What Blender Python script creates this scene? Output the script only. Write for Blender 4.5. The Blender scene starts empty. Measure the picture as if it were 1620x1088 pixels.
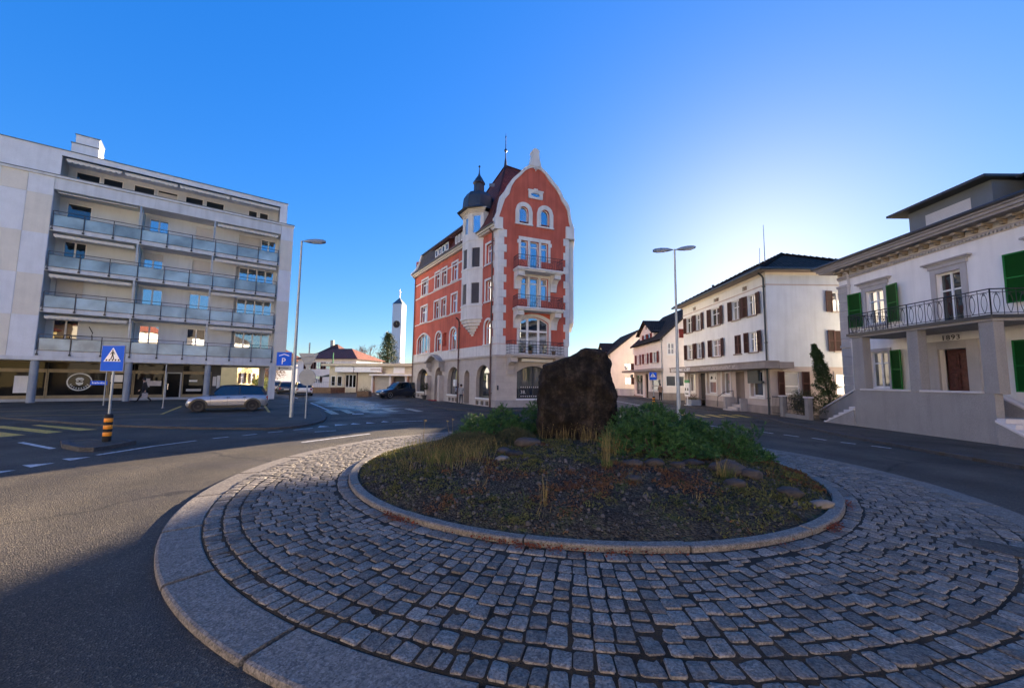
import bpy, bmesh, math, random
from mathutils import Vector, Matrix, noise
R=math.radians; PI=math.pi
random.seed(7)
rnd=random.uniform
S=bpy.context.scene; C=S.collection
ROOT={}
# ------------------------------------------------------------------ materials
def nodes(name):
    m=bpy.data.materials.new(name); m.use_nodes=True
    nt=m.node_tree; b=nt.nodes['Principled BSDF']
    return m,nt,b
def N(nt,t,**k):
    n=nt.nodes.new(t)
    for a,v in k.items(): setattr(n,a,v)
    return n
def c4(c,f=1.0): return (min(1,c[0]*f),min(1,c[1]*f),min(1,c[2]*f),1)
def mat(name,col,rough=.8,var=.12,scale=2.5,bump=0.0,bscale=60.,spec=.4,metal=0.,fine=.06,fscale=90.,dirt=0.0,coat=0.,rand=0.):
    """base colour with cloudy variation, fine grain, optional streaky dirt and bump"""
    m,nt,b=nodes(name); L=nt.links.new
    tc=N(nt,'ShaderNodeTexCoord')
    n1=N(nt,'ShaderNodeTexNoise'); n1.inputs['Scale'].default_value=scale; n1.inputs['Detail'].default_value=5
    L(tc.outputs['Object'],n1.inputs['Vector'])
    mr=N(nt,'ShaderNodeMapRange'); mr.inputs[1].default_value=.3; mr.inputs[2].default_value=.7
    mr.inputs[3].default_value=1-var; mr.inputs[4].default_value=1+var
    L(n1.outputs['Fac'],mr.inputs[0])
    n2=N(nt,'ShaderNodeTexNoise'); n2.inputs['Scale'].default_value=fscale; n2.inputs['Detail'].default_value=2
    L(tc.outputs['Object'],n2.inputs['Vector'])
    mr2=N(nt,'ShaderNodeMapRange'); mr2.inputs[1].default_value=.25; mr2.inputs[2].default_value=.75
    mr2.inputs[3].default_value=1-fine; mr2.inputs[4].default_value=1+fine
    L(n2.outputs['Fac'],mr2.inputs[0])
    mu=N(nt,'ShaderNodeMath',operation='MULTIPLY'); L(mr.outputs[0],mu.inputs[0]); L(mr2.outputs[0],mu.inputs[1])
    f=mu.outputs[0]
    if dirt:
        mp=N(nt,'ShaderNodeMapping'); mp.inputs['Scale'].default_value=(2.2,2.2,.16); L(tc.outputs['Object'],mp.inputs['Vector'])
        n3=N(nt,'ShaderNodeTexNoise'); n3.inputs['Scale'].default_value=1.6; n3.inputs['Detail'].default_value=6; L(mp.outputs[0],n3.inputs['Vector'])
        mr3=N(nt,'ShaderNodeMapRange'); mr3.inputs[1].default_value=.45; mr3.inputs[2].default_value=.75; mr3.inputs[3].default_value=1; mr3.inputs[4].default_value=1-dirt
        L(n3.outputs['Fac'],mr3.inputs[0])
        m2=N(nt,'ShaderNodeMath',operation='MULTIPLY'); L(f,m2.inputs[0]); L(mr3.outputs[0],m2.inputs[1]); f=m2.outputs[0]
    if rand:
        oi=N(nt,'ShaderNodeObjectInfo'); mr4=N(nt,'ShaderNodeMapRange'); mr4.inputs[3].default_value=1-rand; mr4.inputs[4].default_value=1+rand
        L(oi.outputs['Random'],mr4.inputs[0])
        m2=N(nt,'ShaderNodeMath',operation='MULTIPLY'); L(f,m2.inputs[0]); L(mr4.outputs[0],m2.inputs[1]); f=m2.outputs[0]
    vm=N(nt,'ShaderNodeVectorMath',operation='SCALE'); vm.inputs[0].default_value=col[:3]; L(f,vm.inputs['Scale'])
    L(vm.outputs[0],b.inputs['Base Color'])
    b.inputs['Roughness'].default_value=rough; b.inputs['Specular IOR Level'].default_value=spec; b.inputs['Metallic'].default_value=metal
    if coat: b.inputs['Coat Weight'].default_value=coat; b.inputs['Coat Roughness'].default_value=.04
    if bump:
        n4=N(nt,'ShaderNodeTexNoise'); n4.inputs['Scale'].default_value=bscale; n4.inputs['Detail'].default_value=4
        L(tc.outputs['Object'],n4.inputs['Vector'])
        bp=N(nt,'ShaderNodeBump'); bp.inputs['Strength'].default_value=min(1,bump*8); bp.inputs['Distance'].default_value=bump*.1
        L(n4.outputs['Fac'],bp.inputs['Height']); L(bp.outputs[0],b.inputs['Normal'])
    return m
def glass(name,dark=(.012,.016,.02),light=(.16,.16,.15),refl=.5,tint=(.93,.97,1),fmax=.95,blend=.35):
    """double glazing: mirror-like coating over a dark room or a curtain"""
    m,nt,b=nodes(name); L=nt.links.new
    out=nt.nodes['Material Output']
    oi=N(nt,'ShaderNodeObjectInfo'); tc=N(nt,'ShaderNodeTexCoord')
    n1=N(nt,'ShaderNodeTexNoise'); n1.inputs['Scale'].default_value=.8; n1.inputs['Detail'].default_value=1
    L(tc.outputs['Object'],n1.inputs['Vector'])
    ad=N(nt,'ShaderNodeMath',operation='ADD'); L(oi.outputs['Random'],ad.inputs[0]); L(n1.outputs['Fac'],ad.inputs[1])
    mr=N(nt,'ShaderNodeMapRange'); mr.inputs[1].default_value=.75; mr.inputs[2].default_value=1.35; L(ad.outputs[0],mr.inputs[0])
    mx=N(nt,'ShaderNodeMix',data_type='RGBA'); mx.inputs['A'].default_value=c4(dark); mx.inputs['B'].default_value=c4(light); L(mr.outputs[0],mx.inputs['Factor'])
    df=N(nt,'ShaderNodeBsdfDiffuse'); L(mx.outputs['Result'],df.inputs['Color'])
    gl=N(nt,'ShaderNodeBsdfGlossy'); gl.inputs['Color'].default_value=c4(tint); gl.inputs['Roughness'].default_value=.015
    n2=N(nt,'ShaderNodeTexNoise'); n2.inputs['Scale'].default_value=.9; L(tc.outputs['Object'],n2.inputs['Vector'])
    bp=N(nt,'ShaderNodeBump'); bp.inputs['Strength'].default_value=.12; bp.inputs['Distance'].default_value=.02; L(n2.outputs['Fac'],bp.inputs['Height']); L(bp.outputs[0],gl.inputs['Normal'])
    lw=N(nt,'ShaderNodeLayerWeight'); lw.inputs['Blend'].default_value=blend
    mr2=N(nt,'ShaderNodeMapRange'); mr2.inputs[3].default_value=refl; mr2.inputs[4].default_value=fmax; L(lw.outputs['Fresnel'],mr2.inputs[0])
    ms=N(nt,'ShaderNodeMixShader'); L(mr2.outputs[0],ms.inputs[0]); L(df.outputs[0],ms.inputs[1]); L(gl.outputs[0],ms.inputs[2])
    L(ms.outputs[0],out.inputs['Surface'])
    return m
def brickmat(name,c1,c2,mort,bw,bh,ms=.012,rough=.8,bump=.35,offset=.5,var=.15,spec=.3,scalecol=3.):
    """UV (metres) courses: ashlar joints or roof tiles"""
    m,nt,b=nodes(name); L=nt.links.new
    tc=N(nt,'ShaderNodeTexCoord')
    br=N(nt,'ShaderNodeTexBrick'); br.offset=offset
    br.inputs['Scale'].default_value=1; br.inputs['Brick Width'].default_value=bw; br.inputs['Row Height'].default_value=bh
    br.inputs['Mortar Size'].default_value=ms; br.inputs['Mortar Smooth'].default_value=.3
    br.inputs['Color1'].default_value=c4(c1); br.inputs['Color2'].default_value=c4(c2); br.inputs['Mortar'].default_value=c4(mort)
    L(tc.outputs['UV'],br.inputs['Vector'])
    n1=N(nt,'ShaderNodeTexNoise'); n1.inputs['Scale'].default_value=scalecol; n1.inputs['Detail'].default_value=6; L(tc.outputs['Object'],n1.inputs['Vector'])
    mr=N(nt,'ShaderNodeMapRange'); mr.inputs[1].default_value=.3; mr.inputs[2].default_value=.7; mr.inputs[3].default_value=1-var; mr.inputs[4].default_value=1+var; L(n1.outputs['Fac'],mr.inputs[0])
    vm=N(nt,'ShaderNodeVectorMath',operation='SCALE'); L(br.outputs['Color'],vm.inputs[0]); L(mr.outputs[0],vm.inputs['Scale'])
    L(vm.outputs[0],b.inputs['Base Color'])
    bp=N(nt,'ShaderNodeBump'); bp.inputs['Strength'].default_value=bump; bp.inputs['Distance'].default_value=.02; bp.invert=True
    L(br.outputs['Fac'],bp.inputs['Height']); L(bp.outputs[0],b.inputs['Normal'])
    b.inputs['Roughness'].default_value=rough; b.inputs['Specular IOR Level'].default_value=spec
    return m
M={}
M['white_wall']=mat('white plaster',(.78,.76,.73),.9,.05,1.2,.05,55,dirt=.10)
M['pink_wall']=mat('pale plaster',(.74,.75,.72),.9,.05,1.2,.05,55,dirt=.08)
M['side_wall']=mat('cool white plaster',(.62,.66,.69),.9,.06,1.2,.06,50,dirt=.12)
M['rose_wall']=mat('rose plaster',(.77,.70,.65),.9,.05,1.2,.05,55,dirt=.08)
M['cream_wall']=mat('cream plaster',(.76,.70,.60),.9,.05,1.2,.05,55,dirt=.08)
M['taupe_wall']=mat('taupe plaster',(.50,.42,.37),.9,.08,1.2,.06,45,dirt=.10)
M['plinth']=mat('plinth render',(.30,.25,.22),.9,.12,2,.08,40,dirt=.15)
M['taupe_stone']=mat('taupe canopy',(.30,.26,.235),.85,.1,2,.04,40,dirt=.12)
M['red_wall']=mat('brick red plaster',(.51,.118,.076),.9,.14,.8,.05,50,dirt=.22)
M['stone_trim']=mat('pale stone trim',(.68,.65,.61),.85,.06,2,.03,60,dirt=.2)
M['beige_ashlar']=brickmat('beige ashlar',(.50,.44,.38),(.47,.41,.36),(.38,.33,.29),1.1,.46,.006,.88,.25,var=.07)
M['beige_trim']=mat('beige stone',(.48,.42,.37),.85,.08,2,.04,50,dirt=.08)
M['grey_stone']=mat('grey stone base',(.34,.31,.29),.9,.15,2,.1,35)
M['panel_grey']=mat('pale exposed aggregate',(.70,.72,.74),.9,.05,1.5,.08,70,fine=.10,fscale=45,dirt=.08)
M['panel_beige']=mat('beige exposed aggregate',(.70,.66,.57),.9,.05,1.5,.08,70,fine=.10,fscale=45,dirt=.08)
M['concrete']=mat('concrete band',(.60,.62,.63),.9,.08,1.3,.05,50,dirt=.16)
M['concrete_dark']=mat('grey concrete column',(.30,.33,.36),.85,.1,2,.05,50,dirt=.15)
M['apt_wall']=mat('apartment render',(.60,.64,.68),.9,.05,1.2,.04,60,dirt=.08)
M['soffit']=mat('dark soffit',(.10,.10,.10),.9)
M['frosted']=mat('frosted balcony glass',(.30,.42,.46),.25,.42,.7,0,spec=.6,fine=.02,rand=.16)
M['steel_dark']=mat('dark painted steel',(.035,.038,.042),.5,.1,4,spec=.5)
M['iron']=mat('black wrought iron',(.018,.018,.02),.55,.1,5,spec=.5)
M['galv']=mat('galvanised steel',(.36,.39,.41),.45,.12,6,spec=.5,metal=.55)
M['alu_back']=mat('grey sign back',(.27,.29,.31),.5,.08,5,spec=.5,metal=.3)
M['awning']=mat('cream awning cloth',(.66,.62,.52),.9,.06,3)
M['shutter_white']=brickmat('roller shutter slats',(.62,.60,.58),(.60,.58,.56),(.42,.40,.39),40,.055,.006,.6,.5,var=.04)
M['shutter_dark']=brickmat('dark roller blind',(.075,.065,.07),(.085,.075,.08),(.03,.03,.03),40,.05,.007,.6,.5,var=.08)
M['shutter_brown']=brickmat('brown louvred shutter',(.105,.038,.034),(.12,.045,.04),(.04,.016,.015),40,.055,.012,.55,.6,var=.15)
M['shutter_red']=brickmat('red louvred shutter',(.30,.022,.030),(.26,.02,.026),(.12,.01,.012),40,.055,.012,.55,.6,var=.12)
M['shutter_green']=brickmat('green louvred shutter',(.010,.185,.030),(.012,.20,.033),(.005,.07,.012),40,.06,.012,.5,.6,var=.12)
M['frame_white']=mat('white window frame',(.74,.74,.73),.5,.04,3)
M['frame_grey']=mat('grey window frame',(.42,.43,.43),.5,.05,3)
M['frame_brown']=mat('brown window frame',(.22,.17,.14),.5,.08,3)
M['glass']=glass('window glass')
M['glass_curtain']=glass('curtained glass',(.06,.065,.07),(.42,.42,.40),.38)
M['glass_shop']=glass('shop glass',(.008,.008,.008),(.03,.028,.024),.008,fmax=.2,blend=.10)
M['glass_arch']=glass('arched shop glass',(.02,.02,.018),(.08,.075,.06),.16,fmax=.6)
M['glass_villa']=glass('clear old glazing',(.035,.042,.036),(.30,.30,.27),.12,fmax=.4)
M['glass_dark']=glass('dark glass',(.008,.008,.01),(.02,.02,.022),.10)
M['tile_dark']=brickmat('dark roof tiles',(.050,.044,.038),(.066,.056,.047),(.016,.014,.013),.24,.33,.03,.95,.9,var=.3,spec=.06)
M['tile_slate']=brickmat('brown slate',(.062,.046,.038),(.085,.064,.05),(.02,.016,.014),.22,.2,.014,.7,.7,var=.3)
M['tile_red']=brickmat('red roof tiles',(.125,.030,.022),(.17,.045,.03),(.035,.012,.01),.18,.17,.018,.75,.8,var=.35)
M['tile_terracotta']=brickmat('terracotta tiles',(.20,.062,.042),(.26,.085,.055),(.08,.03,.02),.22,.3,.02,.8,.7,var=.35)
M['lead']=mat('dark lead sheet',(.050,.052,.058),.45,.2,1.5,.03,20,spec=.5,metal=.3)
M['zinc']=mat('blue grey zinc',(.14,.16,.175),.55,.12,1.2,.02,20,spec=.5,metal=.3)
M['copper_brown']=mat('brown downpipe',(.10,.045,.035),.5,.15,3,spec=.5)
M['gutter_dark']=mat('dark downpipe',(.03,.045,.05),.5,.15,3,spec=.5)
M['pebble']=mat('pebbledash render',(.31,.295,.285),.95,.09,1.0,.25,45,fine=.22,fscale=55,dirt=.12)
M['coping']=mat('pale coping stone',(.60,.57,.56),.85,.08,3,.03,60)
M['villa_wall']=mat('lilac white plaster',(.84,.82,.80),.92,.05,1.1,.06,50,dirt=.10)
M['villa_trim']=mat('grey sandstone trim',(.42,.40,.395),.9,.08,2,.05,50,dirt=.1)
M['cornice_cream']=mat('cream painted cornice',(.60,.54,.46),.8,.07,3,.02,50,dirt=.12)
M['cornice_grey']=mat('grey painted cornice',(.33,.31,.31),.8,.08,3,.02,50,dirt=.12)
M['modillion']=mat('brownish plaster brackets',(.34,.28,.21),.85,.15,4,dirt=.15)
M['concrete_mid']=mat('weathered concrete',(.24,.225,.21),.9,.12,2,.06,40,dirt=.15)
M['door_wood']=mat('carved oak door',(.12,.040,.028),.45,.35,7,.2,22,spec=.4)
M['door_dark']=mat('dark door',(.05,.045,.045),.5,.15,4)
M['black']=mat('black rubber',(.014,.014,.015),.75,.1,6)
M['black_gloss']=mat('black plastic',(.012,.012,.014),.3,.1,6,spec=.5)
M['orange_film']=mat('orange reflective film',(.90,.30,.015),.4,.06,5,spec=.5)
M['sign_blue']=mat('blue sign face',(.002,.10,.66),.6,.04,4,spec=.2)
M['sign_white']=mat('white sign face',(.80,.80,.80),.4,.04,4,spec=.5)
M['sign_black']=mat('black sign symbol',(.012,.012,.012),.5,.04,4)
M['letter_white']=mat('white letters',(.86,.85,.82),.5,.05,4)
M['letter_faded']=mat('faded letters',(.56,.50,.46),.6,.08,4)
M['emblem']=mat('pale emblem paint',(.62,.64,.60),.5,.1,5)
M['yellow_frame']=mat('brass coloured shop frame',(.24,.185,.10),.45,.18,3,spec=.5)
M['chrome']=mat('bright trim',(.6,.6,.62),.2,.03,4,metal=1)
M['silver_paint']=mat('silver car paint',(.44,.42,.42),.32,.03,3,spec=.5,metal=.55,coat=.8)
M['blue_paint']=mat('dark blue car paint',(.006,.010,.028),.3,.04,3,spec=.5,metal=.3,coat=1)
M['white_paint']=mat('white car paint',(.78,.77,.74),.3,.03,3,spec=.5,coat=.8)
M['champagne_paint']=mat('champagne car paint',(.60,.50,.36),.35,.03,3,spec=.5,metal=.3,coat=.8)
M['grey_paint']=mat('dark grey car paint',(.07,.075,.085),.3,.03,3,metal=.4,coat=.8)
M['alloy']=mat('alloy rim',(.45,.45,.46),.3,.06,8,metal=.8)
M['rim_dark']=mat('dark alloy rim',(.05,.05,.055),.35,.06,8,metal=.6)
M['lamp_red']=mat('red tail lamp',(.35,.012,.012),.2,.05,5,spec=.6)
M['lamp_clear']=mat('clear head lamp',(.62,.64,.66),.12,.05,5,spec=.8)
M['plate']=mat('number plate',(.72,.72,.70),.5,.03,4)
M['car_glass']=glass('car glass',(.006,.007,.008),(.02,.022,.024),.07,fmax=.6)
M['garage']=brickmat('garage door',(.40,.37,.33),(.38,.35,.31),(.28,.25,.22),3.,.28,.008,.6,.4,var=.06)
M['station_wall']=mat('beige render',(.55,.49,.36),.9,.08,1.2,.04,50,dirt=.12)
M['yellow_wall']=mat('yellow ochre plaster',(.68,.55,.27),.9,.07,1.2,.04,50)
M['tower_wall']=mat('white tower render',(.74,.73,.71),.9,.04,.6,.02,10,dirt=.06)
M['clock_red']=mat('dark clock face',(.055,.022,.016),.6,.1,3)
M['gold']=mat('gilded hands',(.62,.40,.10),.35,.1,4,metal=.6)
M['wood_box']=mat('weathered wood box',(.19,.12,.07),.85,.25,4,.1,25,dirt=.2)
M['green_paint']=mat('green painted pole',(.06,.30,.10),.5,.08,4)
M['skin']=mat('skin',(.45,.27,.19),.6,.08,8)
M['cloth_black']=mat('black cloth',(.016,.016,.02),.95,.2,12)
M['cloth_navy']=mat('navy cloth',(.022,.03,.055),.95,.2,12)
M['cloth_grey']=mat('light grey cloth',(.30,.29,.28),.95,.15,12)
M['cloth_brown']=mat('brown check cloth',(.20,.13,.10),.95,.3,25)
M['hair_dark']=mat('dark hair',(.02,.015,.012),.8,.2,20)
M['bag']=mat('light cloth bag',(.32,.30,.30),.9,.15,10)
M['red_mat']=mat('red carpet',(.42,.02,.025),.95,.1,10)
M['bark']=mat('bark',(.085,.06,.045),.95,.3,5,.2,20)
M['twig']=mat('bare twigs',(.20,.14,.11),.95,.2,5)
def leafmat(name,c1,c2,scale=2.2,trans=.2,rough=.6):
    m,nt,b=nodes(name); L=nt.links.new
    tc=N(nt,'ShaderNodeTexCoord'); ge=N(nt,'ShaderNodeNewGeometry')
    n1=N(nt,'ShaderNodeTexNoise'); n1.inputs['Scale'].default_value=scale; n1.inputs['Detail'].default_value=3; L(tc.outputs['Object'],n1.inputs['Vector'])
    ad=N(nt,'ShaderNodeMath',operation='MULTIPLY_ADD'); ad.inputs[1].default_value=.45; L(ge.outputs['Random Per Island'],ad.inputs[0]); L(n1.outputs['Fac'],ad.inputs[2])
    mr=N(nt,'ShaderNodeMapRange'); mr.inputs[1].default_value=.38; mr.inputs[2].default_value=1.0; L(ad.outputs[0],mr.inputs[0])
    mx=N(nt,'ShaderNodeMix',data_type='RGBA'); mx.inputs['A'].default_value=c4(c1); mx.inputs['B'].default_value=c4(c2); L(mr.outputs[0],mx.inputs['Factor'])
    L(mx.outputs['Result'],b.inputs['Base Color']); b.inputs['Roughness'].default_value=rough; b.inputs['Specular IOR Level'].default_value=.3
    tr=N(nt,'ShaderNodeBsdfTranslucent'); L(mx.outputs['Result'],tr.inputs['Color'])
    ms=N(nt,'ShaderNodeMixShader'); ms.inputs[0].default_value=trans
    L(b.outputs[0],ms.inputs[1]); L(tr.outputs[0],ms.inputs[2]); L(ms.outputs[0],nt.nodes['Material Output'].inputs['Surface'])
    return m
M['pine']=leafmat('mugo pine needles',(.009,.034,.010),(.072,.175,.045),8.5,.10,.5)
M['pine_light']=leafmat('pale shoot tips',(.20,.26,.05),(.36,.40,.10),3,.3)
M['cedar']=leafmat('cedar needles',(.018,.036,.014),(.07,.095,.028),.6,.1)
M['cypress']=leafmat('cypress scales',(.014,.035,.010),(.045,.085,.022),3,.1)
M['hedge']=leafmat('hedge leaves',(.022,.035,.012),(.08,.075,.03),3,.15)
M['autumn']=leafmat('autumn leaves',(.30,.16,.03),(.45,.28,.05),1,.3)
M['shrub_sun']=leafmat('sunny shrub leaves',(.08,.11,.02),(.22,.24,.05),1.5,.3)
M['straw']=leafmat('dry grass',(.13,.105,.03),(.34,.25,.10),2,.3,.8)
M['grass_green']=leafmat('green grass',(.035,.06,.016),(.12,.15,.04),2,.3,.8)
M['heather']=leafmat('heather cushion',(.03,.040,.018),(.10,.095,.045),3,.2,.8)
M['sedum']=leafmat('sedum carpet',(.030,.042,.012),(.15,.14,.035),1.6,.2,.7)
M['sedum_red']=leafmat('reddish sedum',(.065,.025,.015),(.17,.085,.03),2.2,.2,.7)
M['fallen']=leafmat('fallen leaves',(.14,.028,.012),(.30,.08,.03),4,.2,.8)
M['pebbles']=mat('gravel stones',(.085,.075,.068),.85,.5,9,.1,60,fine=.2)
M['boulder']=mat('boulder',(.046,.038,.033),.85,.35,5,.15,25,fine=.15,rand=.35)
M['boulder_pale']=mat('pale boulder',(.17,.15,.13),.85,.2,5,.15,25)

def rockmat():
    m,nt,b=nodes('monolith rock'); L=nt.links.new
    tc=N(nt,'ShaderNodeTexCoord')
    n1=N(nt,'ShaderNodeTexNoise'); n1.inputs['Scale'].default_value=3.4; n1.inputs['Detail'].default_value=12; n1.inputs['Roughness'].default_value=.78; L(tc.outputs['Object'],n1.inputs['Vector'])
    cr=N(nt,'ShaderNodeValToRGB'); e=cr.color_ramp.elements
    e[0].position=.34; e[0].color=(.0085,.0080,.0076,1); e[1].position=.66; e[1].color=(.062,.054,.046,1)
    k=cr.color_ramp.elements.new(.5); k.color=(.019,.017,.015,1)
    L(n1.outputs['Fac'],cr.inputs[0])
    mp=N(nt,'ShaderNodeMapping'); mp.inputs['Scale'].default_value=(3.2,3.2,.35); L(tc.outputs['Object'],mp.inputs['Vector'])
    n2=N(nt,'ShaderNodeTexNoise'); n2.inputs['Scale'].default_value=1.8; n2.inputs['Detail'].default_value=7; L(mp.outputs[0],n2.inputs['Vector'])
    cr2=N(nt,'ShaderNodeValToRGB'); cr2.color_ramp.elements[0].position=.42; cr2.color_ramp.elements[1].position=.68
    cr2.color_ramp.elements[0].color=(.75,.72,.7,1); cr2.color_ramp.elements[1].color=(1.7,1.42,1.22,1); L(n2.outputs['Fac'],cr2.inputs[0])
    mx=N(nt,'ShaderNodeVectorMath',operation='MULTIPLY'); L(cr.outputs[0],mx.inputs[0]); L(cr2.outputs[0],mx.inputs[1])
    # moss and lichen specks
    n3=N(nt,'ShaderNodeTexNoise'); n3.inputs['Scale'].default_value=5; n3.inputs['Detail'].default_value=8; n3.inputs['Roughness'].default_value=.75; L(tc.outputs['Object'],n3.inputs['Vector'])
    mr=N(nt,'ShaderNodeMapRange'); mr.inputs[1].default_value=.60; mr.inputs[2].default_value=.70; mr.inputs[4].default_value=.55; L(n3.outputs['Fac'],mr.inputs[0])
    mm=N(nt,'ShaderNodeMix',data_type='RGBA'); mm.inputs['B'].default_value=(.085,.085,.035,1); L(mr.outputs[0],mm.inputs['Factor']); L(mx.outputs[0],mm.inputs['A'])
    L(mm.outputs['Result'],b.inputs['Base Color'])
    b.inputs['Roughness'].default_value=.92; b.inputs['Specular IOR Level'].default_value=.15
    n4=N(nt,'ShaderNodeTexNoise'); n4.inputs['Scale'].default_value=9; n4.inputs['Detail'].default_value=12; n4.inputs['Roughness'].default_value=.75; L(tc.outputs['Object'],n4.inputs['Vector'])
    bp=N(nt,'ShaderNodeBump'); bp.inputs['Strength'].default_value=1; bp.inputs['Distance'].default_value=.09; L(n4.outputs['Fac'],bp.inputs['Height']); L(bp.outputs[0],b.inputs['Normal'])
    return m
M['rock']=rockmat()

def asphaltmat(name,base=.052,light=.15,wet=True):
    m,nt,b=nodes(name); L=nt.links.new
    tc=N(nt,'ShaderNodeTexCoord')
    vo=N(nt,'ShaderNodeTexVoronoi'); vo.inputs['Scale'].default_value=75; L(tc.outputs['Object'],vo.inputs['Vector'])
    sx=N(nt,'ShaderNodeSeparateColor'); L(vo.outputs['Color'],sx.inputs[0])
    cr=N(nt,'ShaderNodeValToRGB'); e=cr.color_ramp.elements
    e[0].position=0; e[0].color=(base*.60,base*.50,base*.40,1); e[1].position=1; e[1].color=(light*1.05,light*.88,light*.62,1)
    k=e.new(.6); k.color=(base*1.04,base*.89,base*.70,1); k=e.new(.88); k.color=(base*1.6,base*1.28,base*.88,1)
    L(sx.outputs[0],cr.inputs[0])
    n1=N(nt,'ShaderNodeTexNoise'); n1.inputs['Scale'].default_value=.35; n1.inputs['Detail'].default_value=7; n1.inputs['Roughness'].default_value=.6; L(tc.outputs['Object'],n1.inputs['Vector'])
    mr=N(nt,'ShaderNodeMapRange'); mr.inputs[1].default_value=.3; mr.inputs[2].default_value=.7; mr.inputs[3].default_value=.58; mr.inputs[4].default_value=1.4; L(n1.outputs['Fac'],mr.inputs[0])
    vm=N(nt,'ShaderNodeVectorMath',operation='SCALE'); L(cr.outputs[0],vm.inputs[0]); L(mr.outputs[0],vm.inputs['Scale'])
    # fine dark cracks and sealed seams
    v2=N(nt,'ShaderNodeTexVoronoi',feature='DISTANCE_TO_EDGE'); v2.inputs['Scale'].default_value=.16; 
    nw=N(nt,'ShaderNodeTexNoise'); nw.inputs['Scale'].default_value=.9; nw.inputs['Detail'].default_value=5; L(tc.outputs['Object'],nw.inputs['Vector'])
    va=N(nt,'ShaderNodeVectorMath',operation='MULTIPLY_ADD'); va.inputs[1].default_value=(1.3,1.3,1.3); L(nw.outputs['Color'],va.inputs[0]); L(tc.outputs['Object'],va.inputs[2]); L(va.outputs[0],v2.inputs['Vector'])
    mc=N(nt,'ShaderNodeMapRange'); mc.inputs[1].default_value=.0; mc.inputs[2].default_value=.010; mc.inputs[3].default_value=.35; mc.inputs[4].default_value=1; L(v2.outputs['Distance'],mc.inputs[0])
    vs=N(nt,'ShaderNodeVectorMath',operation='SCALE'); L(vm.outputs[0],vs.inputs[0]); L(mc.outputs[0],vs.inputs['Scale'])
    L(vs.outputs[0],b.inputs['Base Color'])
    if wet: # polished wheel tracks round the island and oil stains
        sb=N(nt,'ShaderNodeVectorMath',operation='SUBTRACT'); sb.inputs[1].default_value=(1.42,9.15,0); L(tc.outputs['Object'],sb.inputs[0])
        le=N(nt,'ShaderNodeVectorMath',operation='LENGTH'); L(sb.outputs[0],le.inputs[0])
        wv=N(nt,'ShaderNodeMath',operation='MULTIPLY_ADD'); wv.inputs[1].default_value=3.4; wv.inputs[2].default_value=.6; L(le.outputs['Value'],wv.inputs[0])
        ww=N(nt,'ShaderNodeMath',operation='MULTIPLY_ADD'); ww.inputs[1].default_value=2.5; L(n1.outputs['Fac'],ww.inputs[0]); L(wv.outputs[0],ww.inputs[2])
        si=N(nt,'ShaderNodeMath',operation='SINE'); L(ww.outputs[0],si.inputs[0]); ml=N(nt,'ShaderNodeMapRange'); ml.inputs[1].default_value=-1; ml.inputs[2].default_value=1; ml.inputs[3].default_value=.86; ml.inputs[4].default_value=1.12; L(si.outputs[0],ml.inputs[0])
        no=N(nt,'ShaderNodeTexNoise'); no.inputs['Scale'].default_value=1.4; no.inputs['Detail'].default_value=4; L(tc.outputs['Object'],no.inputs['Vector'])
        mo=N(nt,'ShaderNodeMapRange'); mo.inputs[1].default_value=.64; mo.inputs[2].default_value=.72; mo.inputs[3].default_value=1; mo.inputs[4].default_value=.62; L(no.outputs['Fac'],mo.inputs[0])
        mm=N(nt,'ShaderNodeMath',operation='MULTIPLY'); L(ml.outputs[0],mm.inputs[0]); L(mo.outputs[0],mm.inputs[1])
        vt=N(nt,'ShaderNodeVectorMath',operation='SCALE'); L(vs.outputs[0],vt.inputs[0]); L(mm.outputs[0],vt.inputs['Scale']); L(vt.outputs[0],b.inputs['Base Color'])
    b.inputs['Specular IOR Level'].default_value=.35
    n2=N(nt,'ShaderNodeTexNoise'); n2.inputs['Scale'].default_value=.6; n2.inputs['Detail'].default_value=5; L(tc.outputs['Object'],n2.inputs['Vector'])
    mr2=N(nt,'ShaderNodeMapRange'); mr2.inputs[1].default_value=.35; mr2.inputs[2].default_value=.7; mr2.inputs[3].default_value=.6; mr2.inputs[4].default_value=.85; L(n2.outputs['Fac'],mr2.inputs[0])
    ro=mr2.outputs[0]
    if wet: # thaw-damp film in the cold side street
        mp=N(nt,'ShaderNodeMapping',vector_type='TEXTURE'); mp.inputs['Location'].default_value=(-13.5,33,0); mp.inputs['Rotation'].default_value=(0,0,R(33)); mp.inputs['Scale'].default_value=(2.6,14,1)
        L(tc.outputs['Object'],mp.inputs['Vector'])
        ln=N(nt,'ShaderNodeVectorMath',operation='LENGTH'); L(mp.outputs[0],ln.inputs[0])
        ms=N(nt,'ShaderNodeMath',operation='MULTIPLY_ADD'); ms.inputs[1].default_value=1.3; L(n2.outputs['Fac'],ms.inputs[0]); L(ln.outputs['Value'],ms.inputs[2])
        mw=N(nt,'ShaderNodeMapRange',interpolation_type='SMOOTHSTEP'); mw.inputs[1].default_value=1.1; mw.inputs[2].default_value=1.75; mw.inputs[3].default_value=1; mw.inputs[4].default_value=0; L(ms.outputs[0],mw.inputs[0])
        mxr=N(nt,'ShaderNodeMix'); mxr.inputs['B'].default_value=.26; L(mw.outputs[0],mxr.inputs['Factor']); L(ro,mxr.inputs['A']); ro=mxr.outputs['Result']
        inv=N(nt,'ShaderNodeMath',operation='MULTIPLY_ADD'); inv.inputs[1].default_value=-.75; inv.inputs[2].default_value=.8; L(mw.outputs[0],inv.inputs[0])
    L(ro,b.inputs['Roughness'])
    bp=N(nt,'ShaderNodeBump'); bp.inputs['Distance'].default_value=.012; bp.inputs['Strength'].default_value=.75
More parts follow.
